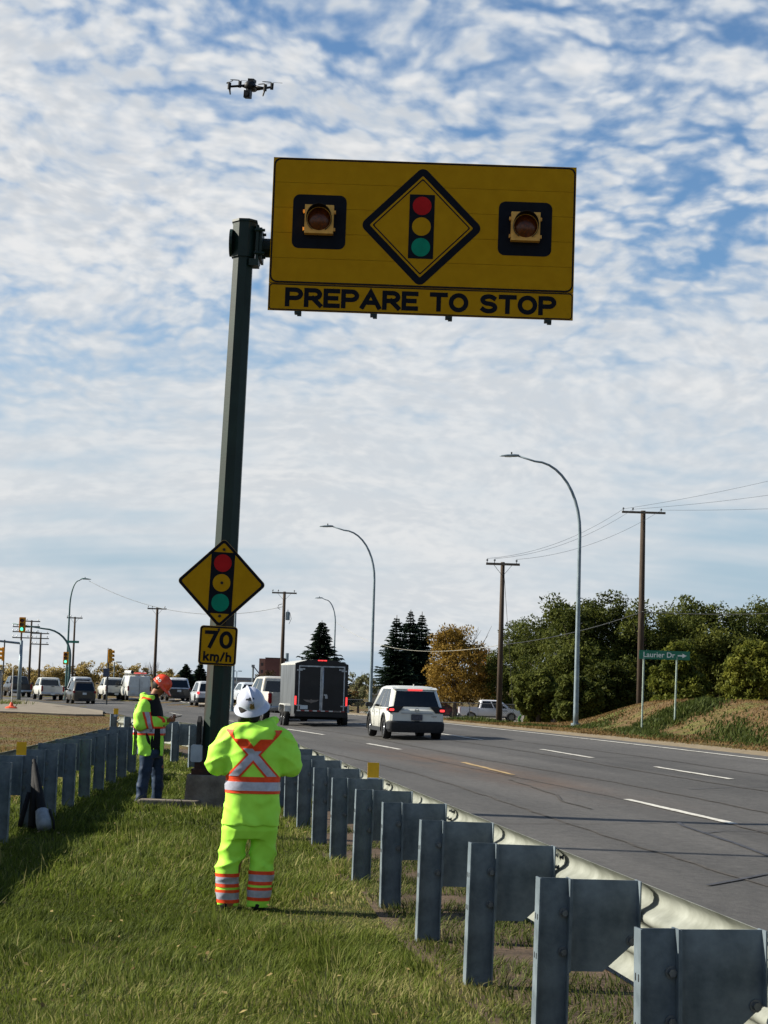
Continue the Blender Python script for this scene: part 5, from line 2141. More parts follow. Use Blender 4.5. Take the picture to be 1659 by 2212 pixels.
# ------------------------------------------------------------------ people: one continuous surface per garment, grown from a distance field
class Field:
    def __init__(s, lo, hi, h):
        s.h = h
        s.lo = np.array(lo, float)
        s.n = np.ceil((np.array(hi) - s.lo) / h).astype(int) + 1
        s.d = np.full(s.n, 1.0, np.float32)

    def _sub(s, lo, hi):
        a = np.clip(np.floor((np.array(lo) - s.lo) / s.h).astype(int), 0, s.n - 1)
        b = np.clip(np.ceil((np.array(hi) - s.lo) / s.h).astype(int) + 1, 1, s.n)
        sl = tuple(slice(i, j) for i, j in zip(a, b))
        ax = [s.lo[k] + s.h * np.arange(a[k], b[k]) for k in range(3)]
        return sl, np.meshgrid(*ax, indexing='ij')

    def blend(s, sl, q, k):
        d = s.d[sl]
        if k <= 0:
            s.d[sl] = np.minimum(d, q)
        else:
            t = np.maximum(k - np.abs(d - q), 0) / k
            s.d[sl] = np.minimum(d, q) - t * t * k * .25

    def cap(s, a, b, ra, rb=None, k=.03, flat=(1, 1, 1)):
        rb = ra if rb is None else rb
        a, b = np.array(a, float), np.array(b, float)
        m = max(ra, rb) * max(1, 1) + k + 3 * s.h
        sl, (X, Y, Z) = s._sub(np.minimum(a, b) - m, np.maximum(a, b) + m)
        fx, fy, fz = flat
        px, py, pz = (X - a[0]) / fx, (Y - a[1]) / fy, (Z - a[2]) / fz
        e = (b - a) / np.array(flat)
        t = np.clip((px * e[0] + py * e[1] + pz * e[2]) / max(1e-9, float(e @ e)), 0, 1)
        q = np.sqrt((px - t * e[0]) ** 2 + (py - t * e[1]) ** 2 + (pz - t * e[2]) ** 2) - (ra + (rb - ra) * t)
        s.blend(sl, q * min(flat), k)
        return s

    def chain(s, pts, rs, k=.03, flat=(1, 1, 1)):
        for i in range(len(pts) - 1):
            s.cap(pts[i], pts[i + 1], rs[i], rs[i + 1], k, flat)
        return s

    def ell(s, c, r_, k=.03):
        c, r_ = np.array(c, float), np.array(r_, float)
        m = k + 3 * s.h
        sl, (X, Y, Z) = s._sub(c - r_ - m, c + r_ + m)
        q = np.sqrt(((X - c[0]) / r_[0]) ** 2 + ((Y - c[1]) / r_[1]) ** 2 + ((Z - c[2]) / r_[2]) ** 2)
        s.blend(sl, (q - 1) * r_.min(), k)
        return s

    def torso(s, rows, k=.03):
        """rows: (z, cx, cy, half width, half depth), bottom to top; flat cut at both ends"""
        rows = np.array(rows, float)
        z0, z1 = rows[0, 0], rows[-1, 0]
        w = rows[:, 3].max() + .08
        sl, (X, Y, Z) = s._sub((rows[:, 1].min() - w, rows[:, 2].min() - w, z0 - .06), (rows[:, 1].max() + w, rows[:, 2].max() + w, z1 + .06))
        f = [np.interp(Z, rows[:, 0], rows[:, i]) for i in range(1, 5)]
        q = ((((np.abs(X - f[0]) / f[2]) ** 2.4 + (np.abs(Y - f[1]) / f[3]) ** 2.4) ** (1 / 2.4)) - 1) * np.minimum(f[2], f[3])
        q = np.maximum(np.maximum(q, z0 - Z), Z - z1)
        s.blend(sl, q, k)
        return s

    def cut(s, fn):
        sl, (X, Y, Z) = s._sub(s.lo, s.lo + s.h * s.n)
        s.d = np.maximum(s.d, fn(X, Y, Z).astype(np.float32))
        return s

    def wrinkle(s, fn):
        sl, (X, Y, Z) = s._sub(s.lo, s.lo + s.h * s.n)
        m = np.abs(s.d) < .06
        q = np.zeros_like(s.d)
        q[m] = fn(X[m], Y[m], Z[m])
        s.d = s.d + q
        return s

    def mesh(s, name):
        """naive surface nets"""
        d = s.d
        n = np.array(d.shape)
        ins = d < 0
        c = np.zeros(n - 1, int)
        for i in (0, 1):
            for j in (0, 1):
                for k in (0, 1):
                    c += ins[i:n[0] - 1 + i, j:n[1] - 1 + j, k:n[2] - 1 + k]
        act = (c > 0) & (c < 8)
        idx = -np.ones(n - 1, int)
        cells = np.argwhere(act)
        idx[act] = np.arange(len(cells))
        acc = np.zeros((len(cells), 3))
        cnt = np.zeros(len(cells))
        ci, cj, ck = cells.T
        cor = [(i, j, k) for i in (0, 1) for j in (0, 1) for k in (0, 1)]
        for p in cor:
            for ax in range(3):
                if p[ax]:
                    continue
                q = list(p)
                q[ax] = 1
                va = d[ci + p[0], cj + p[1], ck + p[2]]
                vb = d[ci + q[0], cj + q[1], ck + q[2]]
                cr = (va < 0) != (vb < 0)
                t = np.where(cr, va / np.where(cr, va - vb, 1), 0)
                pos = np.tile(np.array(p, float), (len(cells), 1))
                pos[:, ax] += t
                acc[cr] += pos[cr]
                cnt[cr] += 1
        v = s.lo + s.h * (cells + acc / cnt[:, None])
        quads = []
        for ax in range(3):
            sh = [slice(0, n[0] - 1), slice(0, n[1] - 1), slice(0, n[2] - 1)]
            a_, b_ = [list(sh), list(sh)]
            u, w = (ax + 1) % 3, (ax + 2) % 3
            a_[u] = slice(1, n[u] - 1)
            a_[w] = slice(1, n[w] - 1)
            lo_ = [slice(0, n[0] - 1)] * 3
            base = [None] * 3
            base[ax] = slice(0, n[ax] - 1)
            base[u] = slice(1, n[u] - 1)
            base[w] = slice(1, n[w] - 1)
            nxt = list(base)
            nxt[ax] = slice(1, n[ax])
            i0 = ins[tuple(base)]
            i1 = ins[tuple(nxt)]
            loc = np.argwhere(i0 != i1)
            flip = i0[i0 != i1]
            e = loc.copy()
            e[:, u] += 1
            e[:, w] += 1
            q = []
            for du, dw in ((0, 0), (1, 0), (1, 1), (0, 1)):
                g = e.copy()
                g[:, u] -= du
                g[:, w] -= dw
                q.append(idx[g[:, 0], g[:, 1], g[:, 2]])
            q = np.stack(q, -1)
            q[~flip] = q[~flip][:, ::-1]
            quads.append(q)
        quads = np.concatenate(quads)
        quads = quads[(quads >= 0).all(1)]
        me = fast_mesh(name, v, quads)
        bm = bmesh.new()
        bm.from_mesh(me)
        bmesh.ops.recalc_face_normals(bm, faces=bm.faces)
        bmesh.ops.smooth_vert(bm, verts=bm.verts, factor=.4, use_axis_x=True, use_axis_y=True, use_axis_z=True)
        bm.to_mesh(me)
        bm.free()
        me.shade_smooth()
        return me


def stripe(src, planes, off, name, mat, parent, keep=None):
    """sewn-on tape: the part of a garment between planes, lifted off along the normals"""
    bm = bmesh.new()
    bm.from_mesh(src)
    for co, no in planes:                         # keep what lies on the side the normal points away from
        bmesh.ops.bisect_plane(bm, geom=bm.verts[:] + bm.edges[:] + bm.faces[:], plane_co=co, plane_no=no, clear_outer=True)
    if keep:
        dead = [f for f in bm.faces if not keep(f.calc_center_median(), f.normal)]
        bmesh.ops.delete(bm, geom=dead, context='FACES')
    bm.normal_update()
    for v in bm.verts:
        v.co = v.co + v.normal * off
    me = bpy.data.meshes.new(name)
    bm.to_mesh(me)
    bm.free()
    me.shade_smooth()
    return link(name, me, mat, parent)


def band(z0, z1):
    return [((0, 0, z1), (0, 0, 1)), ((0, 0, z0), (0, 0, -1))]


HIVIS = cloth('hivis_lime', srgb('b4f656'), srgb('a6e84a'), 1.0, 5.5)
ORANGE = M('tape_orange', srgb('e8481c'), .6, var=.08, scale=20)
SILVER = M('tape_silver', srgb('a9abb8'), .35, .15, var=.08, scale=30)
SKIN = M('skin', srgb('8a5a3e'), .55, var=.1, scale=30)
HAIR = M('hair_dark', srgb('15110f'), .7)
BOOT = M('boot_black', srgb('17161a'), .7, bump=.2)


def folds(X, Y, Z, amp, f=1.0, seed=0.0):
    """soft diagonal creases"""
    w = .6 * np.sin(3.1 * X * f + 5.2 * Z * f + seed) + .5 * np.sin(6.1 * Y * f - 4.3 * Z * f + 1.3 + seed)
    a = (1 - np.abs(np.sin(8 * f * (Z + .55 * X) + 1.5 * w + seed))) ** 2
    b = (1 - np.abs(np.sin(11 * f * (Z - .6 * X + .3 * Y) - 1.3 * w + 2.0 + seed))) ** 2
    c = np.sin(9 * f * (X + Y) + 2 * w)
    g = .5 + .5 * np.sin(7 * X - 5 * Z + 4 * Y + seed)
    return -amp * (1.0 * a * g + .9 * b * (1 - g) - .55 + .35 * c)


def hand(F, wrist, d, palm_n, thumb_s, curl=.6, scale=1.0):
    """palm, four bent fingers of unequal length and a thumb leaving the side of the palm"""
    w = Vector(wrist)
    d = Vector(d).normalized()
    n = Vector(palm_n).normalized()
    n = (n - d * n.dot(d)).normalized()
    s = d.cross(n) * thumb_s                            # towards the thumb
    pc = w + d * .05 * scale
    F.cap(w, w + d * .085 * scale, .026 * scale, .030 * scale, .015)
    for k, (u, ln) in enumerate(((.030, .070), (.010, .080), (-.010, .075), (-.030, .058))):
        a = w + d * .088 * scale + s * u * scale
        F.cap(pc + s * u * scale * .8, a, .014, .0115, .012)
        b = a + (d * math.cos(curl) + n * math.sin(curl)) * ln * .5 * scale
        c = b + (d * math.cos(curl * 2.1) + n * math.sin(curl * 2.1)) * ln * .5 * scale
        F.cap(a, b, .0110, .0100, .004)
        F.cap(b, c, .0100, .0085, .004)
    a = w + d * .03 * scale + s * .026 * scale
    b = a + (d * .6 + s * .7 + n * .3).normalized() * .04 * scale
    c = b + (d * .85 + s * .1 + n * .5).normalized() * .035 * scale
    F.cap(a, b, .015, .012, .008)
    F.cap(b, c, .012, .0095, .004)


def hard_hat(parent, mat, M4, full, stickers=()):
    n = 48
    prof = []
    for k in range(13):
        a = PI / 2 * k / 12
        prof.append((math.cos(a), math.sin(a)))
    v, f = [], []
    m = len(prof) + 3
    for i in range(n):
        th = 2 * PI * i / n
        cx, sy = math.cos(th), math.sin(th)             # +y = front
        rad = (.112 * cx, .136 * sy)
        fr = max(0, sy)
        br = (.029 + .016 * fr ** 2 + .004 * abs(sy)) if full else (.006 + .062 * max(0, (sy - .25) / .75) ** .8)
        ln = math.hypot(*rad)
        ux, uy = rad[0] / ln, rad[1] / ln
        drop = (.022 if full else .018 * fr)
        v.append((rad[0] + ux * br, rad[1] + uy * br, -.012 - drop))
        v.append((rad[0] + ux * (br - .002), rad[1] + uy * (br - .002), -.006 - drop))
        v.append((rad[0] + ux * .006, rad[1] + uy * .006, .004))
        for c, s_ in prof:
            bump = .006 * max(0, 1 - abs(cx) / .22) * s_ * (1 if abs(sy) > .02 else 1)
            v.append((rad[0] * c ** .9 if c > 1e-6 else 0, rad[1] * c ** .9 if c > 1e-6 else 0, .012 + .128 * s_ ** 1.05 + bump))
    for i in range(n):
        j = (i + 1) % n
        for k in range(m - 1):
            f.append((i * m + k, j * m + k, j * m + k + 1, i * m + k + 1))
    f.append(tuple(i * m for i in range(n))[::-1])
    h = MB().add(v, f).build('hard_hat', mat, parent, 50)
    h.matrix_local = M4
    # crown ridge
    rg = MB().tube([(0, .136 * math.cos(a), .016 + .131 * math.sin(a)) for a in [R(20) + R(140) * k / 16 for k in range(17)]], .0075, 8)
    rg.build('ridge', mat, h, True)
    for (u, w_, r_, nm, mt) in stickers:
        # sticker on the shell at azimuth u, height angle w_
        c = Vector((.112 * math.cos(u) * math.cos(w_), .136 * math.sin(u) * math.cos(w_), .012 + .128 * math.sin(w_)))
        nrm = Vector((c.x / .0125, c.y / .0185, (c.z - .012) / .0164)).normalized()
        q = nrm.to_track_quat('Y', 'Z').to_matrix()
        pv = [c + q @ Vector((x, .008 - 3.2 * (x * x + z * z), z)) for x, z in (r_ if isinstance(r_, list) else disc(0, 0, r_, 14))]
        pb = [p - nrm * .004 for p in pv]
        k = len(pv)
        MB().add(pv + pb, [tuple(range(k)), tuple(range(k, 2 * k))] + [(i, (i + 1) % k, k + (i + 1) % k, k + i) for i in range(k)]).build(nm, mt, h)
    return h


def head_into(F, c, rot, k=.02):
    """skull, jaw, nose, ears, brow and chin round centre c; rot maps (right, front, up)"""
    def P(x, y, z):
        q = rot @ Vector((x, y, z))
        return (c[0] + q.x, c[1] + q.y, c[2] + q.z)
    F.cap(P(0, -.012, .02), P(0, .012, .03), .092, .088, k)
    F.cap(P(0, .03, -.05), P(0, .045, -.085), .060, .036, .04)
    F.cap(P(0, .094, .0), P(0, .112, -.03), .010, .015, .012)
    F.cap(P(-.03, .088, .028), P(.03, .088, .028), .012, .012, .012)
    F.cap(P(-.018, .088, -.060), P(.018, .088, -.060), .009, .009, .008)
    for s in (-1, 1):
        F.cap(P(s * .083, -.005, .01), P(s * .088, -.012, -.03), .016, .011, .01)
    return P


def person_at_rail():
    """near worker: seen from behind, head tipped back to watch the drone"""
    root = thing('person', 'person in full lime rain suit and white hard hat, back to the camera', 'person', (-.96, 14.62, 0), R(3))
    # body
    F = Field((-.50, -.35, -.02), (.50, .55, 1.75), .008)
    F.torso([(.78, -.01, 0, .15, .10), (1.0, 0, 0, .15, .10), (1.25, 0, 0, .17, .11), (1.38, 0, -.01, .15, .09), (1.42, 0, -.01, .06, .06)], .04)
    F.chain([(0, -.01, 1.38), (-.02, .0, 1.50)], [.065, .058], .04)
    rot = Euler((R(16), R(-9), R(6))).to_matrix()
    P = head_into(F, (-.03, .015, 1.575), rot)
    for s in (-1, 1):
        el = (s * .315, .02, 1.10)
        wr = (s * .13, .30, 1.08)
        F.chain([(s * .17, -.01, 1.35), el, wr], [.055, .045, .032], .03)
        hand(F, wr, (-s * .5, .8, .12), (0, -.2, 1.0), s, .9)
        lx = -.115 if s < 0 else .085
        F.chain([(s * .09, 0, .85), (s * .10 - .01, .02, .45), (lx - .03 * (s < 0), 0, .10)], [.085, .06, .045], .03)
        F.chain([(lx - .03 * (s < 0), -.03, .06), (lx - .03 * (s < 0) + s * .02, .14, .035)], [.05, .04], .02)
    link('body', F.mesh('body'), SKIN, root)
    hr = Field((-.20, -.16, 1.40), (.14, .16, 1.72), .008)
    hr.ell((-.035, -.02, 1.575), (.102, .10, .11), 0)
    hr.cap((-.07, -.05, 1.52), (-.10, -.055, 1.47), .05, .035, .03)
    hr.cap((-.01, -.07, 1.52), (-.01, -.075, 1.475), .05, .04, .03)
    link('hair', hr.mesh('hair'), HAIR, root)
    # jacket
    F = Field((-.48, -.36, .60), (.48, .48, 1.56), .0085)
    F.torso([(.655, .002, .0, .226, .168), (.70, .002, .0, .226, .168), (.90, .0, 0, .218, .162), (1.00, 0, 0, .214, .160), (1.15, 0, -.01, .222, .165), (1.28, .01, -.01, .225, .155), (1.36, .01, -.01, .19, .13), (1.41, .0, -.01, .10, .09)], .05)
    for s in (-1, 1):
        sh = (s * .205 + .012, -.005, 1.315)
        el = (s * .292 + .008, .0, 1.115)
        wr = (s * .15, .27, 1.08)
        F.chain([sh, (s * .268 + .01, -.01, 1.20), el], [.092, .092, .082], .05)
        F.chain([el, wr], [.085, .062], .03)
        F.cap(wr, (s * .13, .30, 1.08), .055, .05, .01)
        F.cap((s * .08, -.01, 1.39), sh, .07, .092, .05)
    # hood lying on the shoulders, raised collar
    F.cap((-.145, -.06, 1.395), (.115, -.06, 1.42), .055, .062, .04, (1, 1, 1))
    F.cap((-.10, -.105, 1.35), (.10, -.105, 1.36), .070, .072, .05)
    F.cap((.0, -.12, 1.30), (.01, -.125, 1.33), .062, .075, .05)
    F.cap((.10, -.02, 1.45), (.155, .03, 1.47), .04, .035, .03)
    F.cap((-.15, .0, 1.40), (-.14, .06, 1.41), .04, .04, .03)
    F.cap((-.08, .12, 1.38), (.08, .12, 1.38), .05, .05, .03)

    def wr_(X, Y, Z):
        armw = sstep(.20, .25, np.abs(X - .005))
        low = 1 - sstep(.74, .95, Z)
        hood = sstep(1.28, 1.33, Z) * (1 - sstep(.17, .2, np.abs(X)))
        return folds(X, Y, Z, .013, 1.6, .3) * (.45 + .75 * armw) + low * .004 * np.sin(38 * X + 8 * Z + 3 * np.sin(9 * Z)) + hood * .004 * np.sin(60 * Z + 12 * X * X * 10)
    F.wrinkle(wr_)
    jm = F.mesh('jacket')
    link('jacket', jm, HIVIS, root)
    hem = lambda c, n: abs(c.x - .005) < .245 and c.z < 1.06 and n.z > -.7
    stripe(jm, band(.905, 1.035), .004, 'orange_band', ORANGE, root, hem)
    stripe(jm, band(.928, .995), .007, 'silver_band', SILVER, root, hem)
    cx, cz = .0, 1.205

    def diag(s, half, z0, z1):
        d = Vector((s * .66, 0, .75)).normalized()
        n = Vector((d.z, 0, -d.x))
        co = Vector((cx, 0, cz))
        return [(co + n * half, n), (co - n * half, -n), ((0, 0, z1), (0, 0, 1)), ((0, 0, z0), (0, 0, -1)), ((0, .02, 0), (0, 1, 0))]
    back = lambda c, n: n.y < .2 and abs(c.x) < .215 and not (c.y < -.145 and c.z > 1.33)
    for s in (-1, 1):
        stripe(jm, diag(s, .043, 1.02, 1.395), .004 + .001 * s, 'orange_brace', ORANGE, root, back)
        stripe(jm, diag(s, .027, 1.04, 1.235 if s > 0 else 1.255), .0075 + .001 * s, 'silver_brace', SILVER, root, back)
    # trousers
    F = Field((-.34, -.26, .0), (.30, .28, .80), .008)
    F.torso([(.55, -.02, 0, .17, .13), (.62, -.01, 0, .205, .15), (.74, 0, 0, .205, .15), (.78, 0, 0, .19, .14)], .04)
    F.chain([(-.115, .0, .62), (-.135, .02, .44), (-.172, .0, .30), (-.168, .0, .16), (-.160, .0, .055)], [.104, .100, .094, .086, .082], .03)
    F.chain([(.105, .0, .62), (.098, .02, .44), (.093, .01, .30), (.082, -.005, .16), (.074, -.01, .035)], [.104, .100, .096, .090, .086], .03)
    F.cut(lambda X, Y, Z: .03 - Z)

    def wt(X, Y, Z):
        kn = np.exp(-((Z - .40) / .13) ** 2)
        return folds(X, Y, Z, .016, 1.7, 1.7) * (.4 + .8 * kn) + .003 * np.sin(30 * X + 10 * Z)
    F.wrinkle(wt)
    tm = F.mesh('trousers')
    link('trousers', tm, HIVIS, root)
    lime = None
    for s, off in ((-1, 0.0), (1, .024)):
        side = (lambda c, n: c.x < -.045 and abs(n.z) < .9) if s < 0 else (lambda c, n: c.x > -.045 and abs(n.z) < .9)
        for z0, z1 in ((.258, .285), (.178, .205), (.138, .160), (.058, .085)):
            stripe(tm, band(z0 + off, z1 + off), .004, 'orange_band', ORANGE, root, side)
        for z0, z1 in ((.205, .258), (.085, .138)):
            stripe(tm, band(z0 + off, z1 + off), .0045, 'silver_band', SILVER, root, side)
    for x, y in ((-.165, .02), (.078, .0)):
        F = Field((x - .09, y - .14, -.01), (x + .09, y + .24, .14), .008)
        F.chain([(x, y - .04, .05), (x, y + .14, .04)], [.055, .045], .02)
        F.cap((x, y - .02, .05), (x, y - .02, .11), .052, .05, .02)
        F.cut(lambda X, Y, Z: .0 - Z)
        link('boot', F.mesh('boot'), BOOT, root)
    hm = M('helmet_white', srgb('b4b9c8'), .3, 0, var=.04, coat=.3)
    ink = M('sticker_ink', srgb('3a3d46'), .5, var=.3, scale=60)
    gold = M('sticker_gold', srgb('8a6a2e'), .5, col2=srgb('2c2a26'), scale=90)
    T = Matrix.Translation((-.034, .005, 1.590)) @ Euler((R(22), R(-15), R(8))).to_matrix().to_4x4() @ Matrix.Scale(1.0, 4)
    hard_hat(root, hm, T, True, ((R(-100), R(40), [(-.034, -.007), (-.012, -.010), (0, -.016), (.014, -.009), (.036, -.006), (.030, .006), (.012, .004), (.0, .013), (-.010, .005), (-.030, .007)], 'sticker', ink),
                                 (R(-97), R(14), [(-.018, -.020), (.014, -.022), (.022, -.004), (.012, .006), (.016, .018), (.0, .022), (-.004, .010), (-.016, .020)], 'emblem_sticker', gold)))


def person_with_phone():
    """second worker: stands sideways facing right, head down over a phone"""
    loc = Vector((-3.17, 26.3, 0))
    rz = R(-6)
    root = thing('person', 'person in orange hard hat, open lime jacket and jeans, looking down at a phone', 'person', loc, rz)
    # local frame: +x = facing direction, -y = his right side (towards the camera)
    F = Field((-.36, -.36, -.02), (.48, .36, 1.80), .008)
    F.torso([(.85, -.02, 0, .11, .15), (1.1, -.02, 0, .11, .16), (1.35, -.05, 0, .11, .18), (1.46, -.05, 0, .09, .14), (1.50, -.03, 0, .06, .06)], .04)
    F.chain([(-.02, 0, 1.45), (.035, 0, 1.585)], [.068, .060], .04)
    fwd = Matrix(((0, 1, 0), (-1, 0, 0), (0, 0, 1)))     # right, front, up -> local axes
    rot = fwd @ Euler((R(-38), 0, 0)).to_matrix()
    P = head_into(F, (.105, 0, 1.665), rot)
    for s in (-1, 1):                                    # s=-1: right arm, towards the camera
        y = s * .20
        el = (-.13, s * .25, 1.135)
        wr = (.205, s * .075, 1.185)
        F.chain([(-.09, y, 1.41), el, wr], [.055, .045, .033], .03)
        hand(F, wr, (.93, -s * .28, .16), (0, -s * .35, 1.0), -s, .75)
        hx = -.02 if s < 0 else .07
        F.chain([(hx, s * .09, .92), (hx - .01 + .03 * (s > 0), s * .10, .52), (-.075 if s < 0 else .075, s * .10, .10)], [.09, .065, .045], .03)
    link('body', F.mesh('body'), SKIN, root)
    # eyes
    for s in (-1, 1):
        e = P(s * .034, .083, .004)
        MB().lathe([(0, .012), (.008, .009), (.012, 0), (.008, -.009), (0, -.012)], 8, lambda a, b, c: (e[0] + a, e[1] + b, e[2] + c)).build('eye', HAIR, root)
    hr = Field((-.08, -.13, 1.52), (.24, .13, 1.82), .008)
    hr.ell((.082, 0, 1.69), (.10, .096, .095), 0)
    link('hair', hr.mesh('hair'), HAIR, root)
    # dark shirt
    blk = M('shirt_black', srgb('101114'), .85, bump=.2, bscale=20)
    F = Field((-.34, -.30, .74), (.32, .30, 1.62), .0085)
    F.torso([(.78, .0, 0, .16, .19), (.95, .005, 0, .17, .20), (1.15, .0, 0, .165, .20), (1.35, -.03, 0, .155, .20), (1.45, -.04, 0, .13, .17), (1.50, -.02, 0, .09, .09), (1.56, .01, 0, .078, .078)], .03)
    F.wrinkle(lambda X, Y, Z: folds(X, Y, Z, .005, 1.2, .9))
    link('shirt', F.mesh('shirt'), blk, root)
    # open jacket
    F = Field((-.42, -.42, .62), (.40, .42, 1.62), .0085)
    F.torso([(.69, -.045, 0, .215, .235), (.80, -.04, 0, .215, .235), (1.0, -.04, 0, .215, .232), (1.15, -.045, 0, .21, .232), (1.32, -.065, 0, .195, .23), (1.43, -.075, 0, .16, .20), (1.50, -.06, 0, .11, .12), (1.53, -.05, 0, .10, .11)], .05)
    for s in (-1, 1):
        sh = (-.085, s * .205, 1.385)
        el = (-.125, s * .245, 1.13)
        wr = (.145, s * .105, 1.175)
        F.chain([sh, (-.115, s * .235, 1.25), el], [.095, .096, .086], .05)
        F.chain([el, wr], [.088, .068], .03)
        F.cap(wr, (.175, s * .09, 1.18), .064, .058, .01)
    # stand-up collar behind the neck
    F.cap((-.13, -.07, 1.50), (-.125, .07, 1.50), .045, .045, .03)
    F.cap((-.12, -.09, 1.50), (-.03, -.12, 1.455), .042, .035, .03)
    F.cap((-.12, .09, 1.50), (-.03, .12, 1.455), .042, .035, .03)
    F.cap((-.155, -.05, 1.535), (-.15, .05, 1.535), .035, .035, .03)

    # front opening, widening downwards
    def opening(X, Y, Z):
        half = .040 + .055 * sstep(1.2, 1.5, Z) + .035 * (1 - sstep(.7, 1.05, Z))
        arm = (np.abs(Z - 1.16) < .075) & (np.abs(Y) > .045)
        q = np.minimum(half - np.abs(Y - .065), X - .02)
        return np.where(arm, -1.0, q)
    F.cut(opening)
    F.cut(lambda X, Y, Z: np.where(np.abs(Z - 1.16) < .085, -1.0, np.minimum(.185 - (np.maximum(np.abs(X + .045) / .205, np.abs(Y) / .222)) * .2, 1.46 - Z)))
    F.wrinkle(lambda X, Y, Z: folds(X, Y, Z, .009, 1.1, 2.3) * (.5 + .6 * sstep(.19, .24, np.abs(Y))) + .004 * np.sin(30 * (X + Y) + 9 * Z))
    jm = F.mesh('jacket')
    link('jacket', jm, HIVIS, root)
    keep = lambda c, n: (abs(c.y) < .245 and c.z < 1.10)
    stripe(jm, band(.975, 1.105), .004, 'orange_band', ORANGE, root, keep)
    stripe(jm, band(1.005, 1.07), .007, 'silver_band', SILVER, root, keep)

    def sleeve(x0, x1):
        return [((x1, 0, 0), (1, 0, .25)), ((x0, 0, 0), (-1, 0, -.25)), ((0, 0, 1.30), (0, 0, 1)), ((0, 0, 1.02), (0, 0, -1))]
    for s in (-1, 1):
        side = lambda c, n: c.y * s > .12
        stripe(jm, sleeve(.245, .345), .004, 'orange_sleeve_band', ORANGE, root, side)
        stripe(jm, sleeve(.270, .320), .007, 'silver_sleeve_band', SILVER, root, side)
    # shoulder braces
    for s in (-1, 1):
        pl = [((0, s * .168, 0), (0, s, 0)), ((0, s * .132, 0), (0, -s, 0)), ((0, 0, 1.16), (0, 0, -1))]
        stripe(jm, pl, .004, 'orange_brace', ORANGE, root, lambda c, n: c.x > -.10 and n.z > -.5 or c.z > 1.38)
    # jeans
    jean = cloth('denim', srgb('2c3c52'), srgb('1b2636'), .8, 7.0)
    F = Field((-.28, -.30, .0), (.30, .30, .92), .008)
    F.torso([(.66, .01, 0, .12, .17), (.72, .01, 0, .135, .185), (.86, 0, 0, .13, .18), (.88, 0, 0, .12, .17)], .04)
    F.chain([(-.035, -.095, .72), (-.05, -.105, .48), (-.085, -.105, .26), (-.085, -.105, .05)], [.110, .088, .078, .076], .03)
    F.chain([(.045, .095, .72), (.075, .105, .48), (.085, .11, .26), (.075, .11, .05)], [.110, .088, .078, .076], .03)
    F.cut(lambda X, Y, Z: .035 - Z)
    F.wrinkle(lambda X, Y, Z: folds(X, Y, Z, .008, 1.4, 4.0) * (.4 + .9 * np.exp(-((Z - .12) / .1) ** 2) + .4 * np.exp(-((Z - .5) / .1) ** 2)))
    link('jeans', F.mesh('jeans'), jean, root)
    for x, y in ((-.085, -.105), (.075, .11)):
        F = Field((x - .14, y - .09, -.01), (x + .26, y + .09, .14), .008)
        F.chain([(x - .05, y, .05), (x + .14, y, .04)], [.055, .045], .02)
        F.cap((x - .02, y, .05), (x - .01, y, .11), .052, .05, .02)
        F.cut(lambda X, Y, Z: .0 - Z)
        link('boot', F.mesh('boot'), BOOT, root)
    om = M('helmet_orange', srgb('e2461f'), .35, 0, var=.05, coat=.3)
    ws = M('sticker_white', srgb('d9d5cf'), .4)
    rs = M('sticker_red', srgb('a52a2a'), .4)
    T = Matrix.Translation((.105, 0, 1.682)) @ (fwd @ Euler((R(-40), 0, 0)).to_matrix()).to_4x4()
    hard_hat(root, om, T, False, ((R(-18), R(14), .022, 'sticker', ws), (R(-42), R(14), .024, 'sticker', ws), (R(-42), R(14.5), .010, 'sticker', rs), (R(-18), R(14.5), .009, 'sticker', rs)))
    # phone held in both hands
    Rm = Matrix.Rotation(rz, 3, 'Z')
    p = loc + Rm @ Vector((.335, 0, 1.235))
    ph = MB().prism(rrect(0, 0, .165, .078, .012, 3), -.005, .005, lambda u, v, h: (u, v, h))
    o = ph.build('phone', M('phone_black', srgb('0e0f12'), .25))
    o.location = p
    o.rotation_euler = (0, R(-16), rz)
    tag(o, 'thin black phone held by the person in the orange hard hat', 'phone')
# ------------------------------------------------------------------ vegetation
rng = np.random.default_rng(5)


def leaf_cloud(centers, radii, per, size, tones, flat=.8, squash=(1, 1, .8), r=None):
    """leaf quads scattered in clumps; returns verts, quads, tone"""
    r = r or rng
    n = len(centers) * per
    cid = np.repeat(np.arange(len(centers)), per)
    d = r.normal(size=(n, 3))
    d /= np.linalg.norm(d, axis=1, keepdims=True)
    rad = r.uniform(.25, 1.0, n) ** .5
    p = np.asarray(centers)[cid] + d * (rad * np.asarray(radii)[cid])[:, None] * np.array(squash)
    nrm = r.normal(size=(n, 3)) + d * .9 + np.array([0, 0, .4])
    nrm /= np.linalg.norm(nrm, axis=1, keepdims=True)
    t = np.cross(nrm, r.normal(size=(n, 3)))
    t /= np.linalg.norm(t, axis=1, keepdims=True)
    b = np.cross(nrm, t)
    s = size * r.uniform(.6, 1.4, n)[:, None]
    v = np.stack([p - t * s, p + b * s * flat * .6, p + t * s, p - b * s * flat * .6], 1).reshape(-1, 3)
    q = np.arange(n * 4).reshape(-1, 4)
    tone = np.clip(np.asarray(tones)[cid] + r.normal(0, .13, n), 0, 1)
    return v, q, np.repeat(tone, 4)


BARK = M('bark', srgb('4a3f36'), .95, col2=srgb('2f2823'), scale=8, stretch=(3, 3, .5), bump=.5, bscale=20)


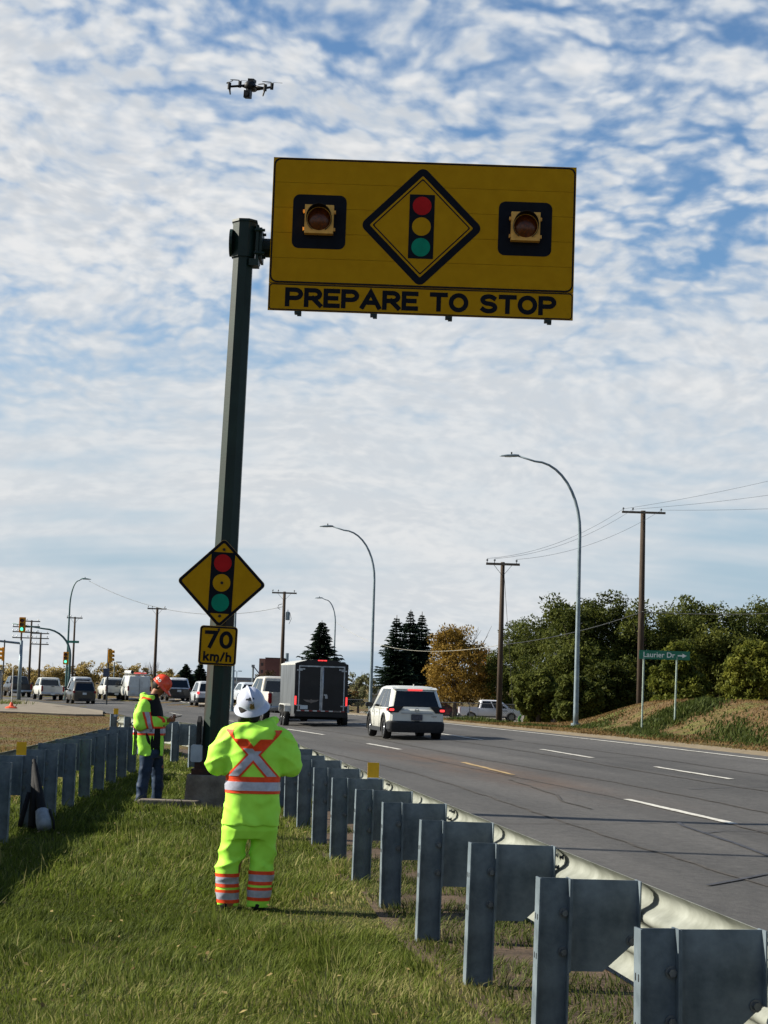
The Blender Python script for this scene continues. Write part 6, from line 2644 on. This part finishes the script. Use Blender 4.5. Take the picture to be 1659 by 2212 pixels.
def tree(name, label, x, y, z, h, rx, ry, mat, clumps=95, per=85, size=.16, base=.08, tone=(.2, .7), seed=1, group=None, trunk=.22, lean=0.0, bare=0):
    r = np.random.default_rng(seed)
    root = thing(name, label, 'tree', (x, y, z), 0, group)
    # crown: several overlapping lobes so the outline is uneven
    lobes = []
    nl = 7
    for i in range(nl):
        a = 2 * PI * i / nl + r.uniform(-.4, .4)
        zz = h * (base + (.97 - base) * r.uniform(.25, .80))
        lobes.append((rx * .48 * math.cos(a) * r.uniform(.5, 1.2), ry * .48 * math.sin(a), zz, rx * r.uniform(.42, .62), h * r.uniform(.16, .24)))
    lobes.append((0, 0, h * .82, rx * .5, h * .17))
    lobes.append((0, 0, h * (base + .28), rx * .85, h * .24))
    cs, rs, ts = [], [], []
    while len(cs) < clumps:
        lx, ly, lz, lr, lh = lobes[r.integers(len(lobes))]
        d = r.normal(size=3)
        d /= np.linalg.norm(d)
        k = r.uniform(.55, 1.0)
        c = (lx + d[0] * lr * k, ly + d[1] * lr * k, lz + d[2] * lh * k)
        if c[2] < h * base or c[2] > h * .985:
            continue
        cs.append(c)
        rs.append(rx * r.uniform(.14, .26))
        ts.append(r.uniform(*tone))
    v, q, t = leaf_cloud(cs, rs, per, size, ts, r=r)
    link('crown', fast_mesh('crown', v, q, t), mat, root)
    tb = MB()
    fk = h * .35
    tb.tube([(0, 0, -.3), (.03 * h * lean, 0, fk * .5), (lean * .05 * h, 0, fk), (0, 0, h * .75)], [trunk, trunk * .8, trunk * .65, trunk * .2], 9)
    for i in range(14):
        c = cs[int(r.integers(len(cs)))]
        zz = r.uniform(.25, .6) * h
        if c[2] < zz:
            zz = c[2] * .6
        tb.tube([(0, 0, zz), (c[0] * .5, c[1] * .5, (zz + c[2]) / 2 + .1), c], [trunk * .38, trunk * .24, trunk * .08], 6)
    for i in range(bare):
        a = r.uniform(0, 2 * PI)
        k = r.uniform(.5, 1.05)
        tb.tube([(0, 0, h * r.uniform(.3, .6)), (rx * k * .6 * math.cos(a), ry * k * .5 * math.sin(a), h * r.uniform(.6, .85)), (rx * k * math.cos(a) * .9, ry * k * math.sin(a), h * r.uniform(.85, 1.03))], [trunk * .25, trunk * .14, trunk * .05], 5)
    tb.build('trunk', BARK, root, True)
    return root


def spruce(label, x, y, z, h, rad, seed, group='spruce trees', mat=None):
    r = np.random.default_rng(seed)
    root = thing('spruce_tree', label, 'tree', (x, y, z), 0, group)
    MB().tube([(0, 0, -.3), (0, 0, h * .5), (0, 0, h)], [.02 * h, .012 * h, .003 * h], 8).build('trunk', BARK, root, True)
    V, T = [], []
    zz = h * .06
    while zz < h * .985:
        f = zz / h
        R_ = rad * (1 - f) ** .80 * (1 + .16 * math.sin(zz * 2.3 + seed)) * r.uniform(.85, 1.12) + .06
        nb = max(7, int(17 * (1 - f) + 8))
        a0 = r.uniform(0, 6.28)
        for k in range(nb):
            a = a0 + 2 * PI * k / nb + r.uniform(-.25, .25)
            ln = R_ * r.uniform(.62, 1.12)
            dx, dy = math.cos(a), math.sin(a)
            droop = -.22 - .25 * (1 - f) + r.uniform(-.22, .22)
            tone = np.clip(r.normal(.4, .18), 0, 1)
            m = max(3, int(ln / .28))
            for j in range(m):
                u = (j + .7) / m
                c = np.array([dx * ln * u, dy * ln * u, zz + droop * ln * u + .22 * ln * u * u])
                w = .46 * (1.2 - u) * min(1, ln) + .13
                s = ln / m * 1.15
                tdir = np.array([dx, dy, droop * .6])
                n1 = np.array([-dy, dx, 0])
                for side in (-1, 1):
                    tip = c + tdir * s * .9 + n1 * side * w * r.uniform(.7, 1.2) + np.array([0, 0, -.10 * r.uniform(0, 1.6)])
                    V += [c - tdir * s * .3, c + tdir * s * .35 + n1 * side * w * .2 + np.array([0, 0, .04]), tip, c + n1 * side * w * .6 - tdir * s * .1 + np.array([0, 0, -.06])]
                    T += [tone] * 4
                e = c + np.array([r.uniform(-.05, .05), r.uniform(-.05, .05), -.16 * r.uniform(.5, 1.4)])
                V += [c - tdir * s * .5, c + n1 * .04, c + tdir * s * .6, e]
                T += [max(0, tone - .15)] * 4
        zz += h * .017 * r.uniform(.6, 1.4) + .04
    V = np.array(V)
    link('needles', fast_mesh('needles', V, np.arange(len(V)).reshape(-1, 4), T), mat or leafmat('spruce_needles', srgb('121d16'), srgb('2b3b2a'), .12), root)
    return root


def blades(P, h, w, lean, tone, r):
    """grass blades: two-segment bent blades at points P (n,3)"""
    n = len(P)
    a = r.uniform(0, 2 * PI, n)
    side = np.stack([np.cos(a), np.sin(a), np.zeros(n)], 1)
    b = 9.0 * vnoise(P[:, 0] * 1.3 + 5, P[:, 1] * 1.3, 21) + r.normal(0, .9, n)
    bend = np.stack([np.cos(b) + .35, np.sin(b), np.zeros(n)], 1)
    ln = (lean * r.uniform(.2, 1.3, n) * h)[:, None]
    hh = np.stack([np.zeros(n), np.zeros(n), h], 1)
    w = (w * np.ones(n))[:, None]
    v = np.stack([P - side * w, P + side * w, P + hh * .55 + bend * ln * .35 + side * w * .75, P + hh * .55 + bend * ln * .35 - side * w * .75, P + hh * (1 - .25 * (ln / h[:, None]) ** 2) + bend * ln], 1)
    base = np.arange(n)[:, None] * 5
    q = base + np.array([[0, 1, 2, 3]])
    t = base + np.array([[3, 2, 4]])
    return v.reshape(-1, 3), q, t, np.repeat(tone, 5)


def grass_patch(name, label, pts_fn, mat, seed):
    r = np.random.default_rng(seed)
    vs_, qs, ts, tn = [], [], [], []
    n0 = 0
    for P, h, w, lean, tone in pts_fn(r):
        P = np.c_[P, gz(P[:, 0], P[:, 1]) - .01]
        v, q, t, o = blades(P, h, w, lean, tone, r)
        vs_.append(v)
        qs.append(q + n0)
        ts.append(t + n0)
        tn.append(o)
        n0 += len(v)
    me = fast_mesh(name, np.concatenate(vs_), np.concatenate(qs), np.concatenate(tn), np.concatenate(ts))
    return tag(link(name, me, mat), label, 'grass', None, 'stuff')


def build_lawn():
    mat = leafmat('lawn_blades', srgb('2d3916'), srgb('66722e'), .4, srgb('948c5c'))

    def pts(r):
        for y0, y1, dens, w, hm in ((6.0, 10.0, 5200, .0027, .09), (10.0, 15.0, 3300, .0037, .088), (15.0, 22.0, 1700, .0052, .095), (22.0, 32.0, 800, .0085, .10), (32.0, 47.0, 380, .014, .10)):
            xl = lambda y: np.maximum(-.225 * y - .3, -5.1 - .043 * (y - 19.6))
            xr = lambda y: edge_left(y) - .86 + .5 * sstep(36, 60, y)
            area_w = 7.5
            n = int(dens * (y1 - y0) * area_w)
            Y = r.uniform(y0, y1, n)
            X = r.uniform(-5.6, 1.6, n) if y1 < 20 else r.uniform(-7.6, .6, n)
            lump = vnoise(X * 1.1, Y * 1.1, 2)
            fine = vnoise(X * 4.5, Y * 4.5, 9)
            ok = (X > xl(Y)) & (X < xr(Y) + .16 * (fine - .5)) & (r.uniform(size=n) < .45 + .75 * fine)
            foot = (np.hypot((X + 2.38), (Y - 26.5)) < .62) | ((np.abs(X + 2.4) < .52) & (np.abs(Y - 26.5) < .52)) | ((np.abs(X + 2.86) < .4) & (np.abs(Y - 26) < .17))
            bootz = (np.hypot(X + 1.13, Y - 14.63) < .10) | (np.hypot(X + .88, Y - 14.63) < .10)
            ok &= ~foot & ~bootz
            X, Y, lump, fine = X[ok], Y[ok], lump[ok], fine[ok]
            n = len(X)
            worn = sstep(.62, .85, vnoise(X * .55 + 3, Y * .4, 6)) * .5 + .55 * np.exp(-((X + .35) ** 2 + (Y - 14.1) ** 2 * .5) / .35)
            worn += .45 * sstep(-2.1, -.7, X - edge_left(Y)) + .5 * np.exp(-((X + 2.4) ** 2 + (Y - 25.7) ** 2 * 2) / .6)
            tone = np.clip(r.normal(.30 + .28 * lump, .17, n) + worn * r.uniform(0, .9, n), 0, 1)
            dead = r.uniform(size=n) < .045 + .22 * np.clip(worn, 0, 1)
            tone[dead] = r.uniform(.85, 1, dead.sum())
            tuft = vnoise(X * 2.6 + 11, Y * 2.2, 31)
            h = hm * r.uniform(.35, 1.2, n) * (.45 + .55 * lump + .75 * tuft ** 2) * (1 - .45 * np.clip(worn, 0, 1))
            tall = r.uniform(size=n) < .018 + .03 * (tuft > .72)
            h[tall] *= r.uniform(1.4, 2.1, tall.sum())
            tone[tall] = r.uniform(.6, 1, tall.sum())
            tone = np.clip(tone + .35 * (vnoise(X * .8 + 2, Y * .8, 17) - .5), 0, 1)
            yield np.c_[X, Y], h, w * r.uniform(.6, 1.3, n), .75, tone
    grass_patch('lawn_grass', 'uneven green grass between the two guardrails', pts, mat, 3)


def build_verges():
    dry = leafmat('dry_blades', srgb('5b4629'), srgb('846d47'), .3, srgb('5c6530'))

    def pts(r):
        # far bank on the right
        n = 60000
        Y = r.uniform(44, 100, n)
        lat = r.uniform(9.9, 26, n)
        X = xa(Y) + lat
        ok = (X / Y < .235) & (X > -1)
        X, Y = X[ok], Y[ok]
        t = np.clip(r.normal(.45, .2, len(X)), 0, .84)
        nz_ = vnoise(X * .8, Y * .5, 12)
        yield np.c_[X, Y], .075 * r.uniform(.5, 1.4, len(X)) * (.5 + nz_), .018 * np.ones(len(X)), .9, np.clip(t - .35 * (nz_ > .6), 0, .84)
        # dead grass beyond the left guardrail
        n = 42000
        Y = r.uniform(36, 88, n)
        X = r.uniform(-18.5, -5, n)
        ok = (X > -.222 * Y - .6) & (X < np.minimum(edge_left(Y) - .6, -4.9 - .05 * (Y - 19)))
        X, Y = X[ok], Y[ok]
        t = np.clip(r.normal(.4, .2, len(X)), 0, .84)
        g = vnoise(X * .5, Y * .35, 4) > .68
        t[g] = r.uniform(.6, 1, g.sum())
        yield np.c_[X, Y], .045 * r.uniform(.4, 1.3, len(X)), .014 * np.ones(len(X)), .9, t
        # sunlit grass beyond the left rail, seen between its posts
        n = 22000
        Y = r.uniform(17, 44, n)
        X = -4.7 - .05 * (Y - 19) - r.uniform(0, 3.5, n)
        yield np.c_[X, Y], .09 * r.uniform(.4, 1.3, n), .010 * np.ones(n), .9, np.clip(r.normal(.75, .2, n), 0, 1)
    grass_patch('dry_grass', 'dry tan grass on the verges and on the bank', pts, dry, 8)
    weed = leafmat('weed_blades', srgb('2c3517'), srgb('4f5a29'), .35, srgb('76724a'))

    def wp(r):
        # weeds at the foot of the bank behind the street sign
        for cx, cy, sx, sy, n, hh in ((11.0, 72.0, .8, 1.5, 2400, .30), (12.2, 71.4, .5, 1.2, 1300, .38), (7.0, 84, 1.0, 2.2, 1600, .2), (9.0, 79.5, .8, 1.6, 1200, .22), (4.8, 96, 1.2, 1.5, 1500, .35), (9.6, 68, .5, 3, 1500, .3), (12.0, 62, .6, 3, 1500, .3)):
            P = np.c_[r.normal(cx, sx, n), r.normal(cy, sy, n)]
            ok = P[:, 0] - xa(P[:, 1]) > 10.1
            P = P[ok]
            k = np.exp(-.5 * (((P[:, 0] - cx) / sx) ** 2 + ((P[:, 1] - cy) / sy) ** 2))
            yield P, hh * r.uniform(.4, 1.2, len(P)) * (.35 + .65 * k), .03 * np.ones(len(P)), .6, np.clip(r.normal(.4, .22, len(P)), 0, 1)
        # weeds along the dirt under the right guardrail
        n = 30000
        Y = r.uniform(6, 32, n)
        X = edge_left(Y) - r.uniform(.0, 1.05, n)
        ok = vnoise(X * 2, Y * 1.6, 3) > .38
        P = np.c_[X, Y][ok]
        yield P, .085 * r.uniform(.4, 1.4, len(P)), .0045 * np.ones(len(P)), 1.0, np.clip(r.normal(.75, .25, len(P)), 0, 1)
        # tufts in the apron cracks
        for cx, cy in ((-23.5, 101), (-24, 107), (-25.5, 113), (-24, 120), (-27, 108), (-21.5, 96)):
            n = 260
            yield np.c_[r.normal(cx, .6, n), r.normal(cy, 2.0, n)], .35 * r.uniform(.4, 1.2, n) + .15, .03 * np.ones(n), .8, np.clip(r.normal(.9, .1, n), 0, 1)
    grass_patch('weeds', 'taller green weeds along the bank and the rail', wp, weed, 9)


def build_trees():
    dark = leafmat('leaves_dark', srgb('2b3616'), srgb('62672e'), .36)
    olive = leafmat('leaves_olive', srgb('2a3314'), srgb('5c5f26'), .3)
    gold = leafmat('leaves_gold', srgb('54421b'), srgb('8f7434'), .35)
    lime = leafmat('leaves_lime', srgb('3f4919'), srgb('75762f'), .35)
    tan = leafmat('leaves_tan', srgb('75653a'), srgb('b39e62'), .3)
    grey = leafmat('leaves_grey', srgb('4d5238'), srgb('7d7c5c'), .3)
    g = 'trees on the right bank'
    T = lambda lb, px, Y, top, rx, mat, seed, base=.03, size=.125, clumps=230, per=110, tone=(.15, .75): tree(
        'leafy_tree', lb, (px - 829.5) / 4000 * Y + (.0, 0)[0], Y, float(gz((px - 829.5) / 4000 * Y, Y)),
        1.77 + (1480.6 + (px - 829.5) * .0314 - top) / 4000 * Y - float(gz((px - 829.5) / 4000 * Y, Y)), rx, rx * .9, mat, clumps, per, size, base, tone, seed, g)
    T('dark green tree at the left end of the row, behind the parked pickup', 1122, 190, 1342, 4.0, dark, 1)
    T('dark tree second in the row, left of the nearest street lamp', 1212, 168, 1318, 4.4, dark, 2)
    T('dark tree directly behind the nearest street lamp', 1262, 139, 1292, 4.1, dark, 3)
    T('tall dark tree right of the nearest street lamp', 1335, 141, 1286, 4.2, olive, 4, tone=(.0, .45))
    T('dark tree directly behind the tall brown utility pole', 1402, 138, 1303, 4.0, dark, 5)
    T('dark tree above the right end of the street sign', 1475, 140, 1286, 4.1, dark, 6)
    T('dark tree second from the right edge', 1560, 138, 1296, 4.2, dark, 7)
    T('dark tree at the right edge of the frame', 1645, 140, 1304, 4.2, dark, 8)
    T('olive bush tree left of the street lamp pole, low in the row', 1175, 128, 1440, 1.7, dark, 9, tone=(.3, .9))
    T('low olive tree just right of the nearest lamp pole', 1330, 126, 1420, 2.0, olive, 10, tone=(.1, .5))
    T('yellow-green tree right behind the street sign', 1478, 122, 1390, 2.2, lime, 11, tone=(.1, .6))
    T('yellow-green tree low at the right edge', 1640, 116, 1380, 2.0, lime, 12, tone=(.25, .95))
    T('olive tree between the street sign and the right edge', 1562, 128, 1345, 3.2, olive, 13, tone=(.3, .95))
    T('low dark shrub tree between the two utility poles', 1255, 124, 1455, 1.6, dark, 14)
    # golden autumn tree
    tree('autumn_tree', 'golden autumn tree beside the two tall spruces', 7.7, 188, -1.2, 9.2, 4.2, 3.4, gold, 180, 95, .135, .08, (.15, 1.0), 31, 'autumn trees', .24, .3, 10)
    tree('autumn_tree', 'small orange-brown tree behind the parked white pickup', 11.2, 196, -1.2, 7.4, 2.6, 2.4, leafmat('leaves_rust', srgb('5a3c18'), srgb('96702f'), .3), 70, 70, .15, .08, (.0, .7), 32, 'autumn trees', .2, .1, 8)
    tree('leafy_tree', 'small pale green tree between the trailer and the lamp pole', -2.0, 188, -1.0, 4.4, 1.9, 1.7, grey, 55, 60, .13, .1, (.2, .9), 33, g, .14, 0, 6)
    tree('shrub', 'rusty shrub beside the right rear of the trailer', -3.2, 178, -.9, 2.3, 1.5, 1.3, leafmat('leaves_russet', srgb('3b2b14'), srgb('6d5526'), .3), 30, 60, .12, .02, (.1, .9), 34, None, .1)
    # spruces
    spruce('lone spruce rising above the trailer', -5.3, 168, -.6, 8.1, 3.1, 41)
    spruce('left spruce of the tall group behind the white car', 1.75, 200, -1.2, 10.6, 3.1, 42)
    spruce('middle and tallest spruce behind the white car', 3.3, 204, -1.2, 11.4, 3.2, 43)
    spruce('right spruce of the tall group, next to the golden tree', 4.6, 206, -1.2, 11.3, 3.1, 44)
    spruce('left of two small far spruces left of the green pole', -23.9, 230, -.5, 4.3, 1.7, 45)
    spruce('right of two small far spruces left of the green pole', -22.3, 232, -.5, 4.5, 1.9, 46)
    # pale autumn trees along the skyline on the left
    sp = [(-44.5, 255, 3.9, 3.0, 51), (-40.6, 258, 4.3, 2.6, 52), (-36.6, 256, 4.5, 2.5, 53), (-33.6, 260, 4.2, 2.4, 54), (-48.5, 262, 3.6, 2.8, 56), (-30.2, 262, 3.9, 2.2, 55), (-28.0, 266, 3.6, 2.0, 57), (-52, 262, 3.6, 2.6, 58)]
    lbs = ['pale tan tree behind the straight-armed signal mast', 'pale tan tree behind the three stacked-crossarm poles', 'pale tan tree above the white pickup second in the queue',
           'pale tan tree just left of the curved signal mast', 'pale tan tree behind the grey cabinet', 'pale tan tree just left of the side-on signal', 'pale tan tree right of the side-on signal, above the van',
           'pale tan tree at the far left edge of the skyline']
    for i, (x, y, h, rx, sd) in enumerate(sp):
        tree('skyline_tree', lbs[i], x, y, -.5, h, rx, rx, tan, 50, 60, .15, .04, (.0, .9), sd, 'pale trees on the left skyline', .12, 0, 8)
    for i, (x, y, h) in enumerate([(-31.8, 262, 4.9), (-32.8, 264, 4.6)]):
        tree('bare_tree', ['bare thin tree left of the side-on signal', 'bare thin tree nearest the curved signal mast'][i], x, y, -.5, h, 1.0, 1.0, tan, 6, 10, .08, .3, (.3, .6), 70 + i, 'bare trees', .09, 0, 26)
    tree('leafy_tree', 'dark small tree beside the grain elevator', -17.8, 300, -.5, 4.0, 2.6, 2.2, leafmat('leaves_brown', srgb('2f2a1c'), srgb('5a4c30'), .25), 50, 60, .16, .03, (.1, .8), 81, None, .15)
    # far wood that closes the horizon
    r = np.random.default_rng(77)
    cs, rs, ts = [], [], []
    for k in range(900):
        x = r.uniform(-330, 330)
        y = r.uniform(300, 340) + abs(x) * .15
        hh = 2.2 + 1.4 * float(vnoise(np.array(x * .12), np.array(.5), 3))
        if -36 < x < -18:
            hh *= .45
        cs.append((x, y, -.5 + r.uniform(.2, hh)))
        rs.append(r.uniform(.9, 1.6))
        ts.append(r.uniform(0, 1))
    v, q, t = leaf_cloud(cs, rs, 40, .30, ts, r=r)
    tag(link('far_wood', fast_mesh('far_wood', v, q, t), leafmat('leaves_far', srgb('3c4028'), srgb('867a52'), .25)), 'low line of far woods along the horizon', 'woods', None, 'stuff')


def build_litter():
    """fallen leaves scattered in the grass"""
    r = np.random.default_rng(91)
    n = 420
    Y = 6.5 + 22 * r.uniform(size=n) ** 1.5
    X = r.uniform(-1, 1, n) * 1.0
    X = -.1 * Y + X * (.11 * Y + .2)
    ok = (X < edge_left(Y) - .75) & (X > -.23 * Y)
    X, Y = X[ok], Y[ok]
    n = len(X)
    Z = gz(X, Y) + r.uniform(.03, .075, n)
    a = r.uniform(0, 2 * PI, n)
    s = r.uniform(.012, .026, n)
    c = np.stack([X, Y, Z], 1)
    u = np.stack([np.cos(a), np.sin(a), r.uniform(-.5, .5, n)], 1) * s[:, None]
    w = np.stack([-np.sin(a), np.cos(a), r.uniform(-.5, .5, n)], 1) * s[:, None] * .6
    v = np.stack([c - u, c + w, c + u, c - w + [0, 0, .006]], 1).reshape(-1, 3)
    me = fast_mesh('fallen_leaves', v, np.arange(4 * n).reshape(-1, 4), np.repeat(r.uniform(0, 1, n), 4))
    tag(link('fallen_leaves', me, leafmat('leaf_litter', srgb('4b3a1e'), srgb('9a8a5a'), .2)), 'fallen brown leaves scattered in the grass', 'leaves', None, 'stuff')
# ------------------------------------------------------------------ assemble
build_ground()
build_road()
build_island()
build_guardrails()
build_sign()
build_case()
build_poles()
build_far()
build_drone()
build_vehicles()
person_at_rail()
person_with_phone()
build_lawn()
build_verges()
build_trees()
build_litter()
